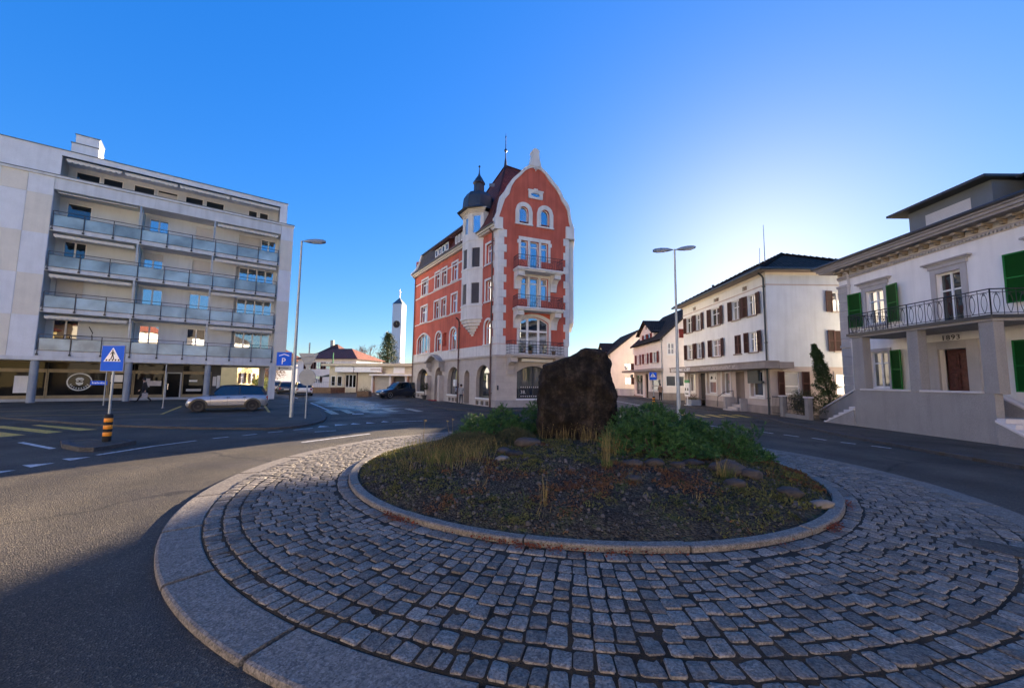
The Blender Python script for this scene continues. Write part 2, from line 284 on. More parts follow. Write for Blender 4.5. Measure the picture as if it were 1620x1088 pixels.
    if wet: L(inv.outputs[0],bp.inputs['Strength'])
    L(vo.outputs['Distance'],bp.inputs['Height']); L(bp.outputs[0],b.inputs['Normal'])
    return m
M['asphalt']=asphaltmat('asphalt')
M['pavement']=asphaltmat('pavement asphalt',.060,.13,False)
def granite(name,base,var=.3,rough=.6):
    m,nt,b=nodes(name); L=nt.links.new
    tc=N(nt,'ShaderNodeTexCoord'); ge=N(nt,'ShaderNodeNewGeometry')
    vo=N(nt,'ShaderNodeTexVoronoi'); vo.inputs['Scale'].default_value=72; L(tc.outputs['Object'],vo.inputs['Vector'])
    sx=N(nt,'ShaderNodeSeparateColor'); L(vo.outputs['Color'],sx.inputs[0])
    mr=N(nt,'ShaderNodeMapRange'); mr.inputs[3].default_value=.55; mr.inputs[4].default_value=1.45; L(sx.outputs[0],mr.inputs[0])
    mi=N(nt,'ShaderNodeMapRange'); mi.inputs[3].default_value=1-var; mi.inputs[4].default_value=1+var; L(ge.outputs['Random Per Island'],mi.inputs[0])
    n1=N(nt,'ShaderNodeTexNoise'); n1.inputs['Scale'].default_value=13; n1.inputs['Detail'].default_value=8; n1.inputs['Roughness'].default_value=.7; L(tc.outputs['Object'],n1.inputs['Vector'])
    mn=N(nt,'ShaderNodeMapRange'); mn.inputs[1].default_value=.3; mn.inputs[2].default_value=.7; mn.inputs[3].default_value=.62; mn.inputs[4].default_value=1.32; L(n1.outputs['Fac'],mn.inputs[0])
    m1=N(nt,'ShaderNodeMath',operation='MULTIPLY'); L(mr.outputs[0],m1.inputs[0]); L(mi.outputs[0],m1.inputs[1])
    m2=N(nt,'ShaderNodeMath',operation='MULTIPLY'); L(m1.outputs[0],m2.inputs[0]); L(mn.outputs[0],m2.inputs[1])
    vm=N(nt,'ShaderNodeVectorMath',operation='SCALE'); vm.inputs[0].default_value=base; L(m2.outputs[0],vm.inputs['Scale'])
    L(vm.outputs[0],b.inputs['Base Color']); b.inputs['Roughness'].default_value=rough; b.inputs['Specular IOR Level'].default_value=.45
    n4=N(nt,'ShaderNodeTexNoise'); n4.inputs['Scale'].default_value=38; n4.inputs['Detail'].default_value=5; L(tc.outputs['Object'],n4.inputs['Vector'])
    bp=N(nt,'ShaderNodeBump'); bp.inputs['Strength'].default_value=.7; bp.inputs['Distance'].default_value=.014; L(n4.outputs['Fac'],bp.inputs['Height']); L(bp.outputs[0],b.inputs['Normal'])
    return m
M['sett']=granite('granite setts',(.168,.144,.117),.34,.8)
M['kerb_granite']=granite('granite kerb',(.175,.150,.122),.10,.75)
M['kerb_old']=granite('weathered kerb stone',(.060,.058,.058),.12,.8)
M['joint']=mat('mossy joint soil',(.019,.016,.011),.95,.6,4,.2,60,fine=.3)
def soilmat():
    m,nt,b=nodes('stony soil with moss'); L=nt.links.new
    tc=N(nt,'ShaderNodeTexCoord')
    n1=N(nt,'ShaderNodeTexNoise'); n1.inputs['Scale'].default_value=2.1; n1.inputs['Detail'].default_value=11; n1.inputs['Roughness'].default_value=.78; L(tc.outputs['Object'],n1.inputs['Vector'])
    cr=N(nt,'ShaderNodeValToRGB'); e=cr.color_ramp.elements; e[0].position=.32; e[0].color=(.020,.016,.012,1); e[1].position=.72; e[1].color=(.075,.072,.020,1)
    for p,c in((.45,(.042,.033,.024,1)),(.54,(.060,.048,.030,1)),(.62,(.048,.050,.016,1))): k=e.new(p); k.color=c
    L(n1.outputs['Fac'],cr.inputs[0])
    vo=N(nt,'ShaderNodeTexVoronoi'); vo.inputs['Scale'].default_value=34; L(tc.outputs['Object'],vo.inputs['Vector'])
    sx=N(nt,'ShaderNodeSeparateColor'); L(vo.outputs['Color'],sx.inputs[0]); mr=N(nt,'ShaderNodeMapRange'); mr.inputs[3].default_value=.45; mr.inputs[4].default_value=1.9; L(sx.outputs[0],mr.inputs[0])
    vm=N(nt,'ShaderNodeVectorMath',operation='SCALE'); L(cr.outputs[0],vm.inputs[0]); L(mr.outputs[0],vm.inputs['Scale']); L(vm.outputs[0],b.inputs['Base Color'])
    b.inputs['Roughness'].default_value=.95; b.inputs['Specular IOR Level'].default_value=.1
    bp=N(nt,'ShaderNodeBump'); bp.invert=True; bp.inputs['Strength'].default_value=.9; bp.inputs['Distance'].default_value=.03; L(vo.outputs['Distance'],bp.inputs['Height']); L(bp.outputs[0],b.inputs['Normal'])
    return m
M['soil']=soilmat()
def paintmat(name,col):
    m,nt,b=nodes(name); L=nt.links.new
    tc=N(nt,'ShaderNodeTexCoord'); n1=N(nt,'ShaderNodeTexNoise'); n1.inputs['Scale'].default_value=9; n1.inputs['Detail'].default_value=9; n1.inputs['Roughness'].default_value=.8; L(tc.outputs['Object'],n1.inputs['Vector'])
    cr=N(nt,'ShaderNodeValToRGB'); cr.color_ramp.elements[0].position=.36; cr.color_ramp.elements[0].color=(.07,.068,.066,1); cr.color_ramp.elements[1].position=.52; cr.color_ramp.elements[1].color=c4(col)
    L(n1.outputs['Fac'],cr.inputs[0]); L(cr.outputs[0],b.inputs['Base Color']); b.inputs['Roughness'].default_value=.6
    return m
M['paint_white']=paintmat('white road paint',(.58,.58,.58))
M['paint_worn']=paintmat('worn crossing paint',(.46,.42,.30))
M['paint_yellow']=paintmat('yellow road paint',(.68,.42,.05))
# ------------------------------------------------------------------ geometry helpers
class Fr:
    """facade frame: u along the wall, n outwards, z up"""
    def __init__(s,o,u):
        s.o=Vector((o[0],o[1],0)); l=math.hypot(u[0],u[1]); s.u=Vector((u[0]/l,u[1]/l,0)); s.n=Vector((s.u.y,-s.u.x,0))
    def p(s,u,n,z): return s.o+s.u*u+s.n*n+Vector((0,0,z))
W0=Fr((0,0),(1,0)); 
def wp(x,y,z): return Vector((x,y,z))
class MB:
    def __init__(s): s.v=[];s.f=[];s.m=[];s.uv=[]
    def face(s,pts,mi=0,uv=None):
        i=len(s.v); s.v+= [Vector(p) for p in pts]; s.f.append(tuple(range(i,i+len(pts)))); s.m.append(mi); s.uv.append(uv)
    def mesh(s,vs,fs,mi=0):
        i=len(s.v); s.v+=[Vector(p) for p in vs]
        for f in fs: s.f.append(tuple(i+k for k in f)); s.m.append(mi); s.uv.append(None)
    def box(s,a0,a1,b0,b1,c0,c1,T=wp,mi=0):
        vs=[T(a,b,c) for c in (c0,c1) for b in (b0,b1) for a in (a0,a1)]
        i=len(s.v); s.v+=vs
        la,lb,lc=abs(a1-a0),abs(b1-b0),abs(c1-c0)
        for f,uv in (((0,2,3,1),None),((4,5,7,6),None),((0,1,5,4),[(a0,c0),(a1,c0),(a1,c1),(a0,c1)]),((2,6,7,3),[(a0,c0),(a0,c1),(a1,c1),(a1,c0)]),((0,4,6,2),[(b0,c0),(b0,c1),(b1,c1),(b1,c0)]),((1,3,7,5),[(b0,c0),(b1,c0),(b1,c1),(b0,c1)])):
            s.f.append(tuple(i+k for k in f)); s.m.append(mi); s.uv.append(uv)
    def prism(s,poly,n0,n1,T=wp,mi=0):
        """poly in (a,c) extruded along b"""
        k=len(poly); A=[T(a,n0,c) for a,c in poly]; B=[T(a,n1,c) for a,c in poly]
        s.face(A,mi,[tuple(q) for q in poly]); s.face(B[::-1],mi,[tuple(q) for q in poly[::-1]])
        for i in range(k):
            j=(i+1)%k; s.face([A[i],B[i],B[j],A[j]],mi)
    def slab(s,poly,z0,z1,mi=0):
        """poly in world xy extruded in z"""
        A=[Vector((x,y,z0)) for x,y in poly]; B=[Vector((x,y,z1)) for x,y in poly]; k=len(poly)
        s.face(A[::-1],mi); s.face(B,mi,[tuple(q) for q in poly])
        L=0
        for i in range(k):
            j=(i+1)%k; d=(A[j]-A[i]).length; s.face([A[i],A[j],B[j],B[i]],mi,[(L,z0),(L+d,z0),(L+d,z1),(L,z1)]); L+=d
    def tube(s,pts,r,seg=6,mi=0,cap=True):
        pts=[Vector(p) for p in pts]; rs=r if isinstance(r,(list,tuple)) else [r]*len(pts)
        base=len(s.v); up=None
        for i,p in enumerate(pts):
            d=(pts[min(i+1,len(pts)-1)]-pts[max(i-1,0)]); d=d.normalized() if d.length>1e-9 else Vector((0,0,1))
            if up is None:
                up=Vector((0,0,1)) if abs(d.z)<.9 else Vector((1,0,0))
            x=d.cross(up); x=x.normalized() if x.length>1e-6 else d.orthogonal().normalized(); y=x.cross(d)
            for k in range(seg):
                a=2*PI*k/seg; s.v.append(p+(x*math.cos(a)+y*math.sin(a))*rs[i])
        for i in range(len(pts)-1):
            for k in range(seg):
                a=base+i*seg+k; b=base+i*seg+(k+1)%seg
                s.f.append((a,b,b+seg,a+seg)); s.m.append(mi); s.uv.append(None)
        if cap:
            s.f.append(tuple(base+k for k in range(seg))[::-1]); s.m.append(mi); s.uv.append(None)
            e=base+(len(pts)-1)*seg; s.f.append(tuple(e+k for k in range(seg))); s.m.append(mi); s.uv.append(None)
    def lathe(s,prof,c=(0,0,0),seg=16,mi=0,rot=0,T=None):
        """prof: (r,z) pairs, round a vertical axis at c (or T(x,y,z))"""
        base=len(s.v)
        for r,z in prof:
            for k in range(seg):
                a=2*PI*k/seg+rot; q=(c[0]+r*math.cos(a),c[1]+r*math.sin(a),c[2]+z); s.v.append(T(*q) if T else Vector(q))
        for i in range(len(prof)-1):
            for k in range(seg):
                a=base+i*seg+k; b=base+i*seg+(k+1)%seg; s.f.append((a,b,b+seg,a+seg)); s.m.append(mi); s.uv.append(None)
        s.f.append(tuple(base+k for k in range(seg))[::-1]); s.m.append(mi); s.uv.append(None)
        e=base+(len(prof)-1)*seg; s.f.append(tuple(e+k for k in range(seg))); s.m.append(mi); s.uv.append(None)
    def quad(s,a,b,c,d,mi=0,flip=False):
        """roof quad a,b (eave) c,d (ridge) with metric uv"""
        a,b,c,d=map(Vector,(a,b,c,d)); e=(b-a); L=e.length; e=e/L; h=((d-a)-e*(d-a).dot(e)); hl=h.length; h=h/hl
        uv=[((q-a).dot(e),(q-a).dot(h)) for q in (a,b,c,d)]
        s.face([a,b,c,d],mi,uv)
    def tri(s,a,b,c,mi=0):
        a,b,c=map(Vector,(a,b,c)); e=(b-a).normalized(); h=((c-a)-e*(c-a).dot(e)); h.normalize()
        s.face([a,b,c],mi,[((q-a).dot(e),(q-a).dot(h)) for q in (a,b,c)])
    def build(s,name,mats,parent=None,smooth=False,bevel=0,loc=None,solid=0,local=False,weld=False):
        if not isinstance(mats,(list,tuple)): mats=[mats]
        mats=[M[x] if isinstance(x,str) else x for x in mats]
        off=Vector((0,0,0))
        if parent is not None and not local: off=ROOT.get(parent.name,Vector((0,0,0)))
        elif loc is not None: off=Vector(loc)
        me=bpy.data.meshes.new(name); me.from_pydata([v-off for v in s.v],[],s.f)
        for x in mats: me.materials.append(x)
        me.polygons.foreach_set('material_index',s.m)
        if any(u for u in s.uv):
            ul=me.uv_layers.new(name='UVMap'); k=0
            for f,u in zip(s.f,s.uv):
                for i in range(len(f)):
                    ul.data[k+i].uv=u[i] if u else (0,0)
                k+=len(f)
        me.update()
        bm=bmesh.new(); bm.from_mesh(me)
        if weld: bmesh.ops.remove_doubles(bm,verts=bm.verts,dist=1e-4)
        bmesh.ops.recalc_face_normals(bm,faces=bm.faces); bm.to_mesh(me); bm.free()
        if smooth:
            me.polygons.foreach_set('use_smooth',[True]*len(me.polygons))
        o=bpy.data.objects.new(name,me); C.objects.link(o)
        if parent is not None: o.parent=parent; ROOT[o.name]=off
        else:
            o.location=off; ROOT[o.name]=off
        if solid:
            q=o.modifiers.new('solid','SOLIDIFY'); q.thickness=solid
        if bevel:
            q=o.modifiers.new('bevel','BEVEL'); q.width=bevel; q.segments=2; q.limit_method='ANGLE'; q.angle_limit=R(40)
            if smooth is False: 
                me.polygons.foreach_set('use_smooth',[False]*len(me.polygons))
        if smooth=='auto':
            me.polygons.foreach_set('use_smooth',[True]*len(me.polygons))
            try: me.set_sharp_from_angle(angle=R(38))
            except Exception: pass
        return o
def tag(o,label,cat=None,group=None,kind=None):
    if label: o['label']=label
    if cat: o['category']=cat
    if group: o['group']=group
    if kind: o['kind']=kind
    return o
def thing(name,label,cat,loc=(0,0,0),rz=0,group=None):
    o=bpy.data.objects.new(name,None); C.objects.link(o); o.empty_display_size=.3
    o.location=loc; o.rotation_euler=(0,0,rz); ROOT[o.name]=Vector(loc)
    return tag(o,label,cat,group)
def struct(o): o['kind']='structure'; return o
def copy_tree(o,parent=None):
    c=o.copy(); C.objects.link(c); c.parent=parent
    for ch in list(o.children): copy_tree(ch,c)
    return c
def arcpts(ua,ub,zs,rise,k=12):
    return [(ua+(ub-ua)*i/k, zs+rise*math.sqrt(max(0,1-(2*i/k-1)**2))) for i in range(k+1)]
def segpts(ua,ub,zs,rise,k=12):
    """flat segmental arch"""
    return [(ua+(ub-ua)*i/k, zs+rise*(1-(2*i/k-1)**2)) for i in range(k+1)]
def top(ua,ub,zb,rise,k=12):
    h=(ub-ua)/2
    return arcpts(ua,ub,zb-rise,rise,k) if rise>.55*h else segpts(ua,ub,zb-rise,rise,k)
def wall(mb,F,u0,u1,z0,z1,ops=(),n=0,dep=.22,mi=0,rmi=None):
    """wall sheet with openings (ua,ub,za,zb[,rise]) and their reveals"""
    rmi=mi if rmi is None else rmi
    us=sorted({u0,u1,*[o[0] for o in ops],*[o[1] for o in ops]}); zs=sorted({z0,z1,*[o[2] for o in ops],*[o[3] for o in ops]})
    us=[u for u in us if u0-1e-6<=u<=u1+1e-6]; zs=[z for z in zs if z0-1e-6<=z<=z1+1e-6]
    for i in range(len(us)-1):
        for j in range(len(zs)-1):
            a,b,c,d=us[i],us[i+1],zs[j],zs[j+1]; cu,cz=(a+b)/2,(c+d)/2
            if any(o[0]<cu<o[1] and o[2]<cz<o[3] for o in ops): continue
            mb.face([F.p(a,n,c),F.p(b,n,c),F.p(b,n,d),F.p(a,n,d)],mi,[(a,c),(b,c),(b,d),(a,d)])
    for o in ops:
        ua,ub,za,zb=o[:4]; rise=o[4] if len(o)>4 else 0; dd=o[5] if len(o)>5 else dep
        t=top(ua,ub,zb,rise) if rise else [(ua,zb),(ub,zb)]
        if rise:
            for (p,q),(r,s) in zip(t[:-1],t[1:]):
                mb.face([F.p(p,n,q),F.p(r,n,s),F.p(r,n,zb),F.p(p,n,zb)],mi,[(p,q),(r,s),(r,zb),(p,zb)])
        loop=[(ua,za)]+t+[(ub,za)]
        for i in range(len(loop)):
            (p,q),(r,s)=loop[i],loop[(i+1)%len(loop)]
            mb.face([F.p(p,n,q),F.p(r,n,s),F.p(r,n-dd,s),F.p(p,n-dd,q)],rmi)
def band(mb,F,inner,outer,n0,n1,mi=0):
    """extruded strip between two polylines in (u,z)"""
    for i in range(len(inner)-1):
        a,b,c,d=inner[i],inner[i+1],outer[i+1],outer[i]
        mb.face([F.p(*(a[0],n1,a[1])),F.p(b[0],n1,b[1]),F.p(c[0],n1,c[1]),F.p(d[0],n1,d[1])],mi)
        mb.face([F.p(d[0],n1,d[1]),F.p(c[0],n1,c[1]),F.p(c[0],n0,c[1]),F.p(d[0],n0,d[1])],mi)
        mb.face([F.p(a[0],n1,a[1]),F.p(b[0],n1,b[1]),F.p(b[0],n0,b[1]),F.p(a[0],n0,a[1])],mi)
    for k in (0,-1):
        a,d=inner[k],outer[k]; mb.face([F.p(a[0],n0,a[1]),F.p(a[0],n1,a[1]),F.p(d[0],n1,d[1]),F.p(d[0],n0,d[1])],mi)
def window(par,F,ua,ub,za,zb,n=-.16,rise=0,mull=(.5,),trans=(),fw=.065,mw=.05,frame='frame_white',gl='glass',name='window',sill=None,surround=None,label=None):
    """frame mesh with a pane child; optional sill and stone surround children"""
    mb=MB(); T=F.p; n1=n+.05
    t=top(ua,ub,zb,rise) if rise else None
    mb.box(ua,ub,n,n1,za,za+fw,T)
    if rise:
        zi=zb-rise; mb.box(ua,ua+fw,n,n1,za+fw,zi,T); mb.box(ub-fw,ub,n,n1,za+fw,zi,T)
        ti=[(ua+fw+(p-ua)*(ub-ua-2*fw)/(ub-ua), max(zi,q-fw)) for p,q in t]
        band(mb,F,ti,t,n,n1)
    else:
        mb.box(ua,ua+fw,n,n1,za+fw,zb-fw,T); mb.box(ub-fw,ub,n,n1,za+fw,zb-fw,T); mb.box(ua,ub,n,n1,zb-fw,zb,T)
    def zt(u):
        if not rise: return zb-fw
        for (p,q),(r,s) in zip(t[:-1],t[1:]):
            if p<=u<=r: return q+(s-q)*(u-p)/(r-p)-fw
        return zb-fw
    for f in mull:
        u=ua+(ub-ua)*f; mb.box(u-mw,u+mw,n,n1+.012,za+fw,zt(u),T)
    for f in trans:
        z=za+(zb-za)*f; mb.box(ua+fw,ub-fw,n,n1-.004,z-mw*.8,z+mw*.8,T)
    w=mb.build(name,frame,par)
    if label: w['label']=label
    g=MB(); m2=n+.02
    if rise: g.face([F.p(ua+.01,m2,za+.01),F.p(ub-.01,m2,za+.01)]+[F.p(p,m2,q-.012) for p,q in t[::-1]])
    else: g.face([F.p(ua+.01,m2,za+.01),F.p(ub-.01,m2,za+.01),F.p(ub-.01,m2,zb-.01),F.p(ua+.01,m2,zb-.01)])
    g.build('pane',gl,w)
    if sill:
        q=MB(); q.box(ua-.08,ub+.08,-.05 if n<-.05 else n,.09,za-.09,za-.005,T); q.build('sill',sill,w)
    if surround:
        sw,so,sm=surround; q=MB()
        if rise:
            zi=zb-rise; q.box(ua-sw,ua-.004,0.002,so,za-.02,zi,T); q.box(ub+.004,ub+sw,0.002,so,za-.02,zi,T)
            k=(ub-ua+2*sw)/(ub-ua); to=[((ua+ub)/2+(p-(ua+ub)/2)*k, zi+(z2-zi)*(rise+sw)/rise) for p,z2 in t]
            band(q,F,[(p,z2+.004) for p,z2 in t],to,0.002,so)
        else:
            q.box(ua-sw,ua-.004,0.002,so,za-.02,zb+sw,T); q.box(ub+.004,ub+sw,0.002,so,za-.02,zb+sw,T); q.box(ua-.004,ub+.004,0.002,so,zb+.004,zb+sw,T)
        q.box(ua-sw-.03,ub+sw+.03,0.002,so+.06,za-.14,za-.022,T)
        q.build('surround',sm,w)
    return w
def shutter(par,F,ua,ub,za,zb,m,n=.02,ang=0,hinge='l',name='shutter'):
    """louvred shutter leaf; ang swings it off the wall about its hinge"""
    mb=MB(); w=ub-ua
    c,s=math.cos(ang),math.sin(ang)
    def T(a,b,z):
        if hinge=='l': x=a-ua; return F.p(ua+x*c-b*s,n+x*s+b*c,z)
        x=ub-a; return F.p(ub-x*c+b*s,n+x*s+b*c,z)
    f=.05
    mb.box(ua,ua+f,0,.045,za,zb,T); mb.box(ub-f,ub,0,.045,za,zb,T)
    for z in (za,zb-f,(za+zb)/2-f/2): mb.box(ua+f,ub-f,0,.043,z,z+f,T)
    k=int((zb-za)/.075)
    for i in range(k):
        z=za+f+(zb-za-2*f)*i/k; 
        mb.face([T(ua+f,.006,z),T(ub-f,.006,z),T(ub-f,.038,z+.062),T(ua+f,.038,z+.062)],0)
    mb.face([T(ua+f,.004,za+f),T(ub-f,.004,za+f),T(ub-f,.004,zb-f),T(ua+f,.004,zb-f)],0)
    return mb.build(name,m,par)
_font={}
def text(par,s,F,u,n,z,h,m,ex=.02,spread=1.0,align='LEFT',name='lettering',wscale=1.0,maxw=None):
    """lettering as a real extruded mesh on a facade"""
    cu=bpy.data.curves.new('t','FONT'); cu.body=s; cu.size=1; cu.extrude=0; cu.space_character=spread; cu.resolution_u=2
    o=bpy.data.objects.new('t',cu); C.objects.link(o)
    dg=bpy.context.evaluated_depsgraph_get(); dg.update(); ev=o.evaluated_get(dg); me=ev.to_mesh()
    vs=[Vector(v.co) for v in me.vertices]; fs=[tuple(p.vertices) for p in me.polygons]
    ev.to_mesh_clear(); bpy.data.objects.remove(o); bpy.data.curves.remove(cu)
    if not vs: return None
    x0=min(v.x for v in vs); x1=max(v.x for v in vs); y0=min(v.y for v in vs); y1=max(v.y for v in vs)
    k=h/(y1-y0); kw=k*wscale
    if maxw: kw=maxw/(x1-x0)
    ox=-x0*kw if align=='LEFT' else -(x0+x1)/2*kw
    mb=MB(); bm=bmesh.new(); bv=[bm.verts.new((v.x*kw+ox,(v.y-y0)*k,0)) for v in vs]
    for f in fs:
        try: bm.faces.new([bv[i] for i in f])
        except ValueError: pass
    bm.verts.index_update()
    r=[]
    P=[v.co.copy() for v in bm.verts]
    edges=[[v.index for v in e.verts] for e in bm.edges if len(e.link_faces)==1]
    faces=[[v.index for v in f.verts] for f in bm.faces]; bm.free()
    A=[F.p(u+p.x,n+ex,z+p.y) for p in P]; B=[F.p(u+p.x,n,z+p.y) for p in P]; K=len(P)
    mb.mesh(A+B,[tuple(f) for f in faces]+[(a,b,b+K,a+K) for a,b in edges])
    return mb.build(name,m,par)
def hemi(k=0): return None
def downpipe(par,F,u,n,z0,z1,m,r=.05,name='downpipe'):
    mb=MB(); mb.tube([F.p(u,n,z0),F.p(u,n,z1-.35),F.p(u,n+.05,z1-.2),F.p(u,n+.3,z1)],r,8)
    for z in (z0+1,(z0+z1)/2,z1-.9): mb.box(u-r-.02,u+r+.02,0,n+r+.01,z,z+.05,F.p)
    return mb.build(name,m,par,smooth='auto')
# ------------------------------------------------------------------ ground, road, roundabout
CX,CY=1.42,9.15          # centre of the roundabout
mb=MB(); 
gx=[-900,-300,-120,-60,-40,-30,-20,-12,-6,0,6,12,20,30,60,120,300,900]; gy=[-300,-100,-40,-15,-6,0,6,12,18,24,30,40,50,60,90,150,300,900]
for i in range(len(gx)-1):
    for j in range(len(gy)-1):
        mb.face([(gx[i],gy[j],0),(gx[i+1],gy[j],0),(gx[i+1],gy[j+1],0),(gx[i],gy[j+1],0)])
struct(mb.build('road','asphalt'))
def kerbed(name,poly,h,kerb_edge,mat_='pavement',kw=.16):
    """raised pavement with a kerb stone line along kerb_edge (polyline on its outline)"""
    q=MB(); q.slab(poly,-.05,h); o=struct(q.build(name,mat_))
    k=MB()
    pts=[Vector((x,y,0)) for x,y in kerb_edge]
    nn=[]
    for i,p in enumerate(pts):
        d=(pts[min(i+1,len(pts)-1)]-pts[max(0,i-1)]).normalized(); nn.append(Vector((-d.y,d.x,0)))
    for i in range(len(pts)-1):
        a,b=pts[i],pts[i+1]; L=(b-a).length; n=max(1,round(L/1.0))
        for j in range(n):
            f0,f1=j/n+.004,(j+1)/n-.004
            p,r=a.lerp(b,f0),a.lerp(b,f1); m0,m1=nn[i].lerp(nn[i+1],f0),nn[i].lerp(nn[i+1],f1)
            k.slab([tuple((p-m0*.012)[:2]),tuple((r-m1*.012)[:2]),tuple((r+m1*kw)[:2]),tuple((p+m0*kw)[:2])],-.04,h+.012+rnd(0,.003))
    k.build('kerb_stones','kerb_old',o); 
    return o
# left forecourt (kerb runs so that the pavement lies on the left of the direction of travel)
kl=[(-28.6,50.5),(-18.94,35.35),(-14.05,28.62),(-11.4,24.3),(-9.3,20.3),(-8.62,18.6),(-8.42,17.3),(-8.55,16.3),(-8.95,15.7),(-9.6,15.45),(-12.26,15.43),(-13.87,15.6),(-15.8,15.9),(-18.8,16.8),(-23,18.2),(-45,26)]
kl=kl[::-1]
kerbed('pavement',kl+[(-52,85),(-80,60)],.07,kl)
kr=[(12.5,-30),(12.35,11.7),(12.6,15.2),(13.3,18.5),(13.75,20.7),(14.3,25.5),(14.4,34),(14.5,60),(14.6,120)]
kerbed('pavement',kr[::-1]+[(60,-30),(60,120)][::1],.09,[(x,y) for x,y in kr[::-1]])
# apron in front of the red house
D=Fr((-1.1055,28.4106),(.54139,-.84077)); E_=Fr((-1.1055,28.4106),(.92923,.36951))
def xy(F,u,n): q=F.p(u,n,0); return (q.x,q.y)
kc=[xy(D,-40,3.2),xy(D,-17,2.8),xy(D,-9,2.6),(-4.2,26.6),(-2.2,25.9),(0.5,26.0),(3,26.9),(5.6,28.3),(7.0,30.6),(7.6,34),(8.6,60)]
kerbed('pavement',kc+[xy(D,-40,-5)],.06,kc)
# splitter islands
def island(poly,h=.10):
    kerbed('traffic_island',poly,h,poly+[poly[0]],kw=.13)
island([(-13.0,11.75),(-12.3,11.15),(-11.3,10.66),(-10.95,10.68),(-10.9,11.3),(-11.0,11.9),(-11.4,12.08),(-12.5,12.12)])
island([(8.1,20.2),(8.9,19.6),(9.6,20.4),(9.9,22.6),(9.4,23.0),(8.7,22.8)])
island([(9.9,25.6),(10.6,25.5),(11.2,31.0),(10.8,32.4),(10.4,31.0)])
# painted markings
def marks(name,polys,m,z=.004):
    q=MB()
    for p in polys: q.face([(x,y,z) for x,y in p])
    return struct(q.build(name,m))
def seg(a,b,w):
    a,b=Vector(a),Vector(b); d=(b-a).normalized(); n=Vector((-d.y,d.x))*w/2
    return [tuple(a+n),tuple(b+n),tuple(b-n),tuple(a-n)]
wm=[seg((-14.5,12.0),(-12.43,11.04),.13),
 [(-10.74,9.74),(-10.33,9.56),(-10.33,10.02)],[(-10.81,9.03),(-10.37,8.82),(-10.38,9.3)],[(-10.86,8.3),(-10.37,8.05),(-10.37,8.57)],[(-10.9,7.6),(-10.4,7.3),(-10.4,7.85)],
 seg((-10.42,10.25),(-10.22,11.6),.12),seg((-10.22,11.6),(-9.85,12.7),.10)]
dl=[(-9.69,13.18),(-9.45,13.57),(-9.21,13.89),(-8.98,14.31),(-8.84,14.73),(-8.49,15.08),(-8.35,15.52),(-7.92,16.16)]
wm+=[seg(dl[i],dl[i+1],.11) for i in range(0,8,2)]
for a,b in (((-7.85,16.42),(-7.5,16.75)),((-7.4,17.0),(-7.05,17.6)),((-6.98,17.55),(-6.62,17.8)),((-6.45,18.0),(-6.12,18.3)),((-6.0,18.62),(-5.65,18.8))):
    a,b=Vector(a),Vector(b); c=(a+b)/2; d=(b-a).normalized(); n=Vector((-d.y,d.x)); wm.append([tuple(a),tuple(b),tuple(c+n*.5)])
wm+=[seg((-5.55,18.86),(-4.25,19.5),.13),seg((-6.5,12.6),(-5.13,14.73),.12),seg((-7.3,15.05),(-6.7,15.5),.10)]
arc=[(CX+7.25*math.cos(R(a)),CY+7.25*math.sin(R(a))) for a in range(100,152,4)]
wm+=[seg(arc[i],arc[i+1],.11) for i in range(len(arc)-1)]
wm+=[seg((-16.1,32.3),(-11.36,25.05),.14),seg((-20.0,37.0),(-15.0,29.4),.12),seg((-22.5,41.5),(-20.5,38.6),.12),seg((-8.95,22.7),(-8.4,22.95),.5)]
for a,b in (((9.74,17.37),(9.89,16.85)),((10.38,16.69),(10.5,16.21)),((10.72,15.9),(10.9,15.32)),((11.19,15.04),(11.29,14.5)),((11.42,14.03),(11.63,13.67)),((11.83,13.3),(12.02,12.82)),((9.3,18.8),(9.5,18.3))):
    wm.append(seg(a,b,.12))
wm+=[seg((11.0,33.2),(10.6,44),.13),seg((10.5,46),(10.2,60),.13)]
marks('white_road_markings',wm,'paint_white')
yl=[[(-18.97,15.98),(-18.88,16.2),(-15.31,14.99),(-15.58,14.62)],[(-19.9,15.4),(-19.7,15.7),(-15.82,14.3),(-15.83,13.82)],[(-20.2,14.5),(-20.0,14.9),(-16.1,13.45),(-16.31,12.95)],[(-20.4,13.5),(-20.2,13.95),(-16.6,12.7),(-16.8,12.2)]]
wl=[]
for p in ([(-11.46,24.66),(-11.2,25.05),(-9.61,22.56),(-9.95,22.3)],[(-10.76,25.31),(-10.5,25.7),(-9.02,23.28),(-9.28,22.92)],[(-10.3,26.6),(-10.0,27.0),(-8.32,24.06),(-8.68,23.8)],[(-8.75,26.8),(-8.45,27.3),(-6.89,24.63),(-7.32,24.42)],[(-7.2,27.0),(-6.9,27.4),(-5.4,25.0),(-5.8,24.8)]): wl.append(p)
marks('worn_crossing_stripes',wl,'paint_worn')
for i in range(5): 
    y=23.3+i*.02; x=10.3+i*.85; yl.append([(x,y),(x+.45,y),(x+.55,y+2.0),(x+.1,y+2.0)])
marks('yellow_crossing_stripes',yl,'paint_yellow')
marks('yellow_parking_lines',[seg((-17.69,20.4),(-21.3,26.0),.13),seg((-13.45,22.4),(-16.6,27.1),.13),seg((-22,23.2),(-28,19.9),.12),seg((-17.7,20.4),(-24,18.6),.10)],'paint_yellow',.078)
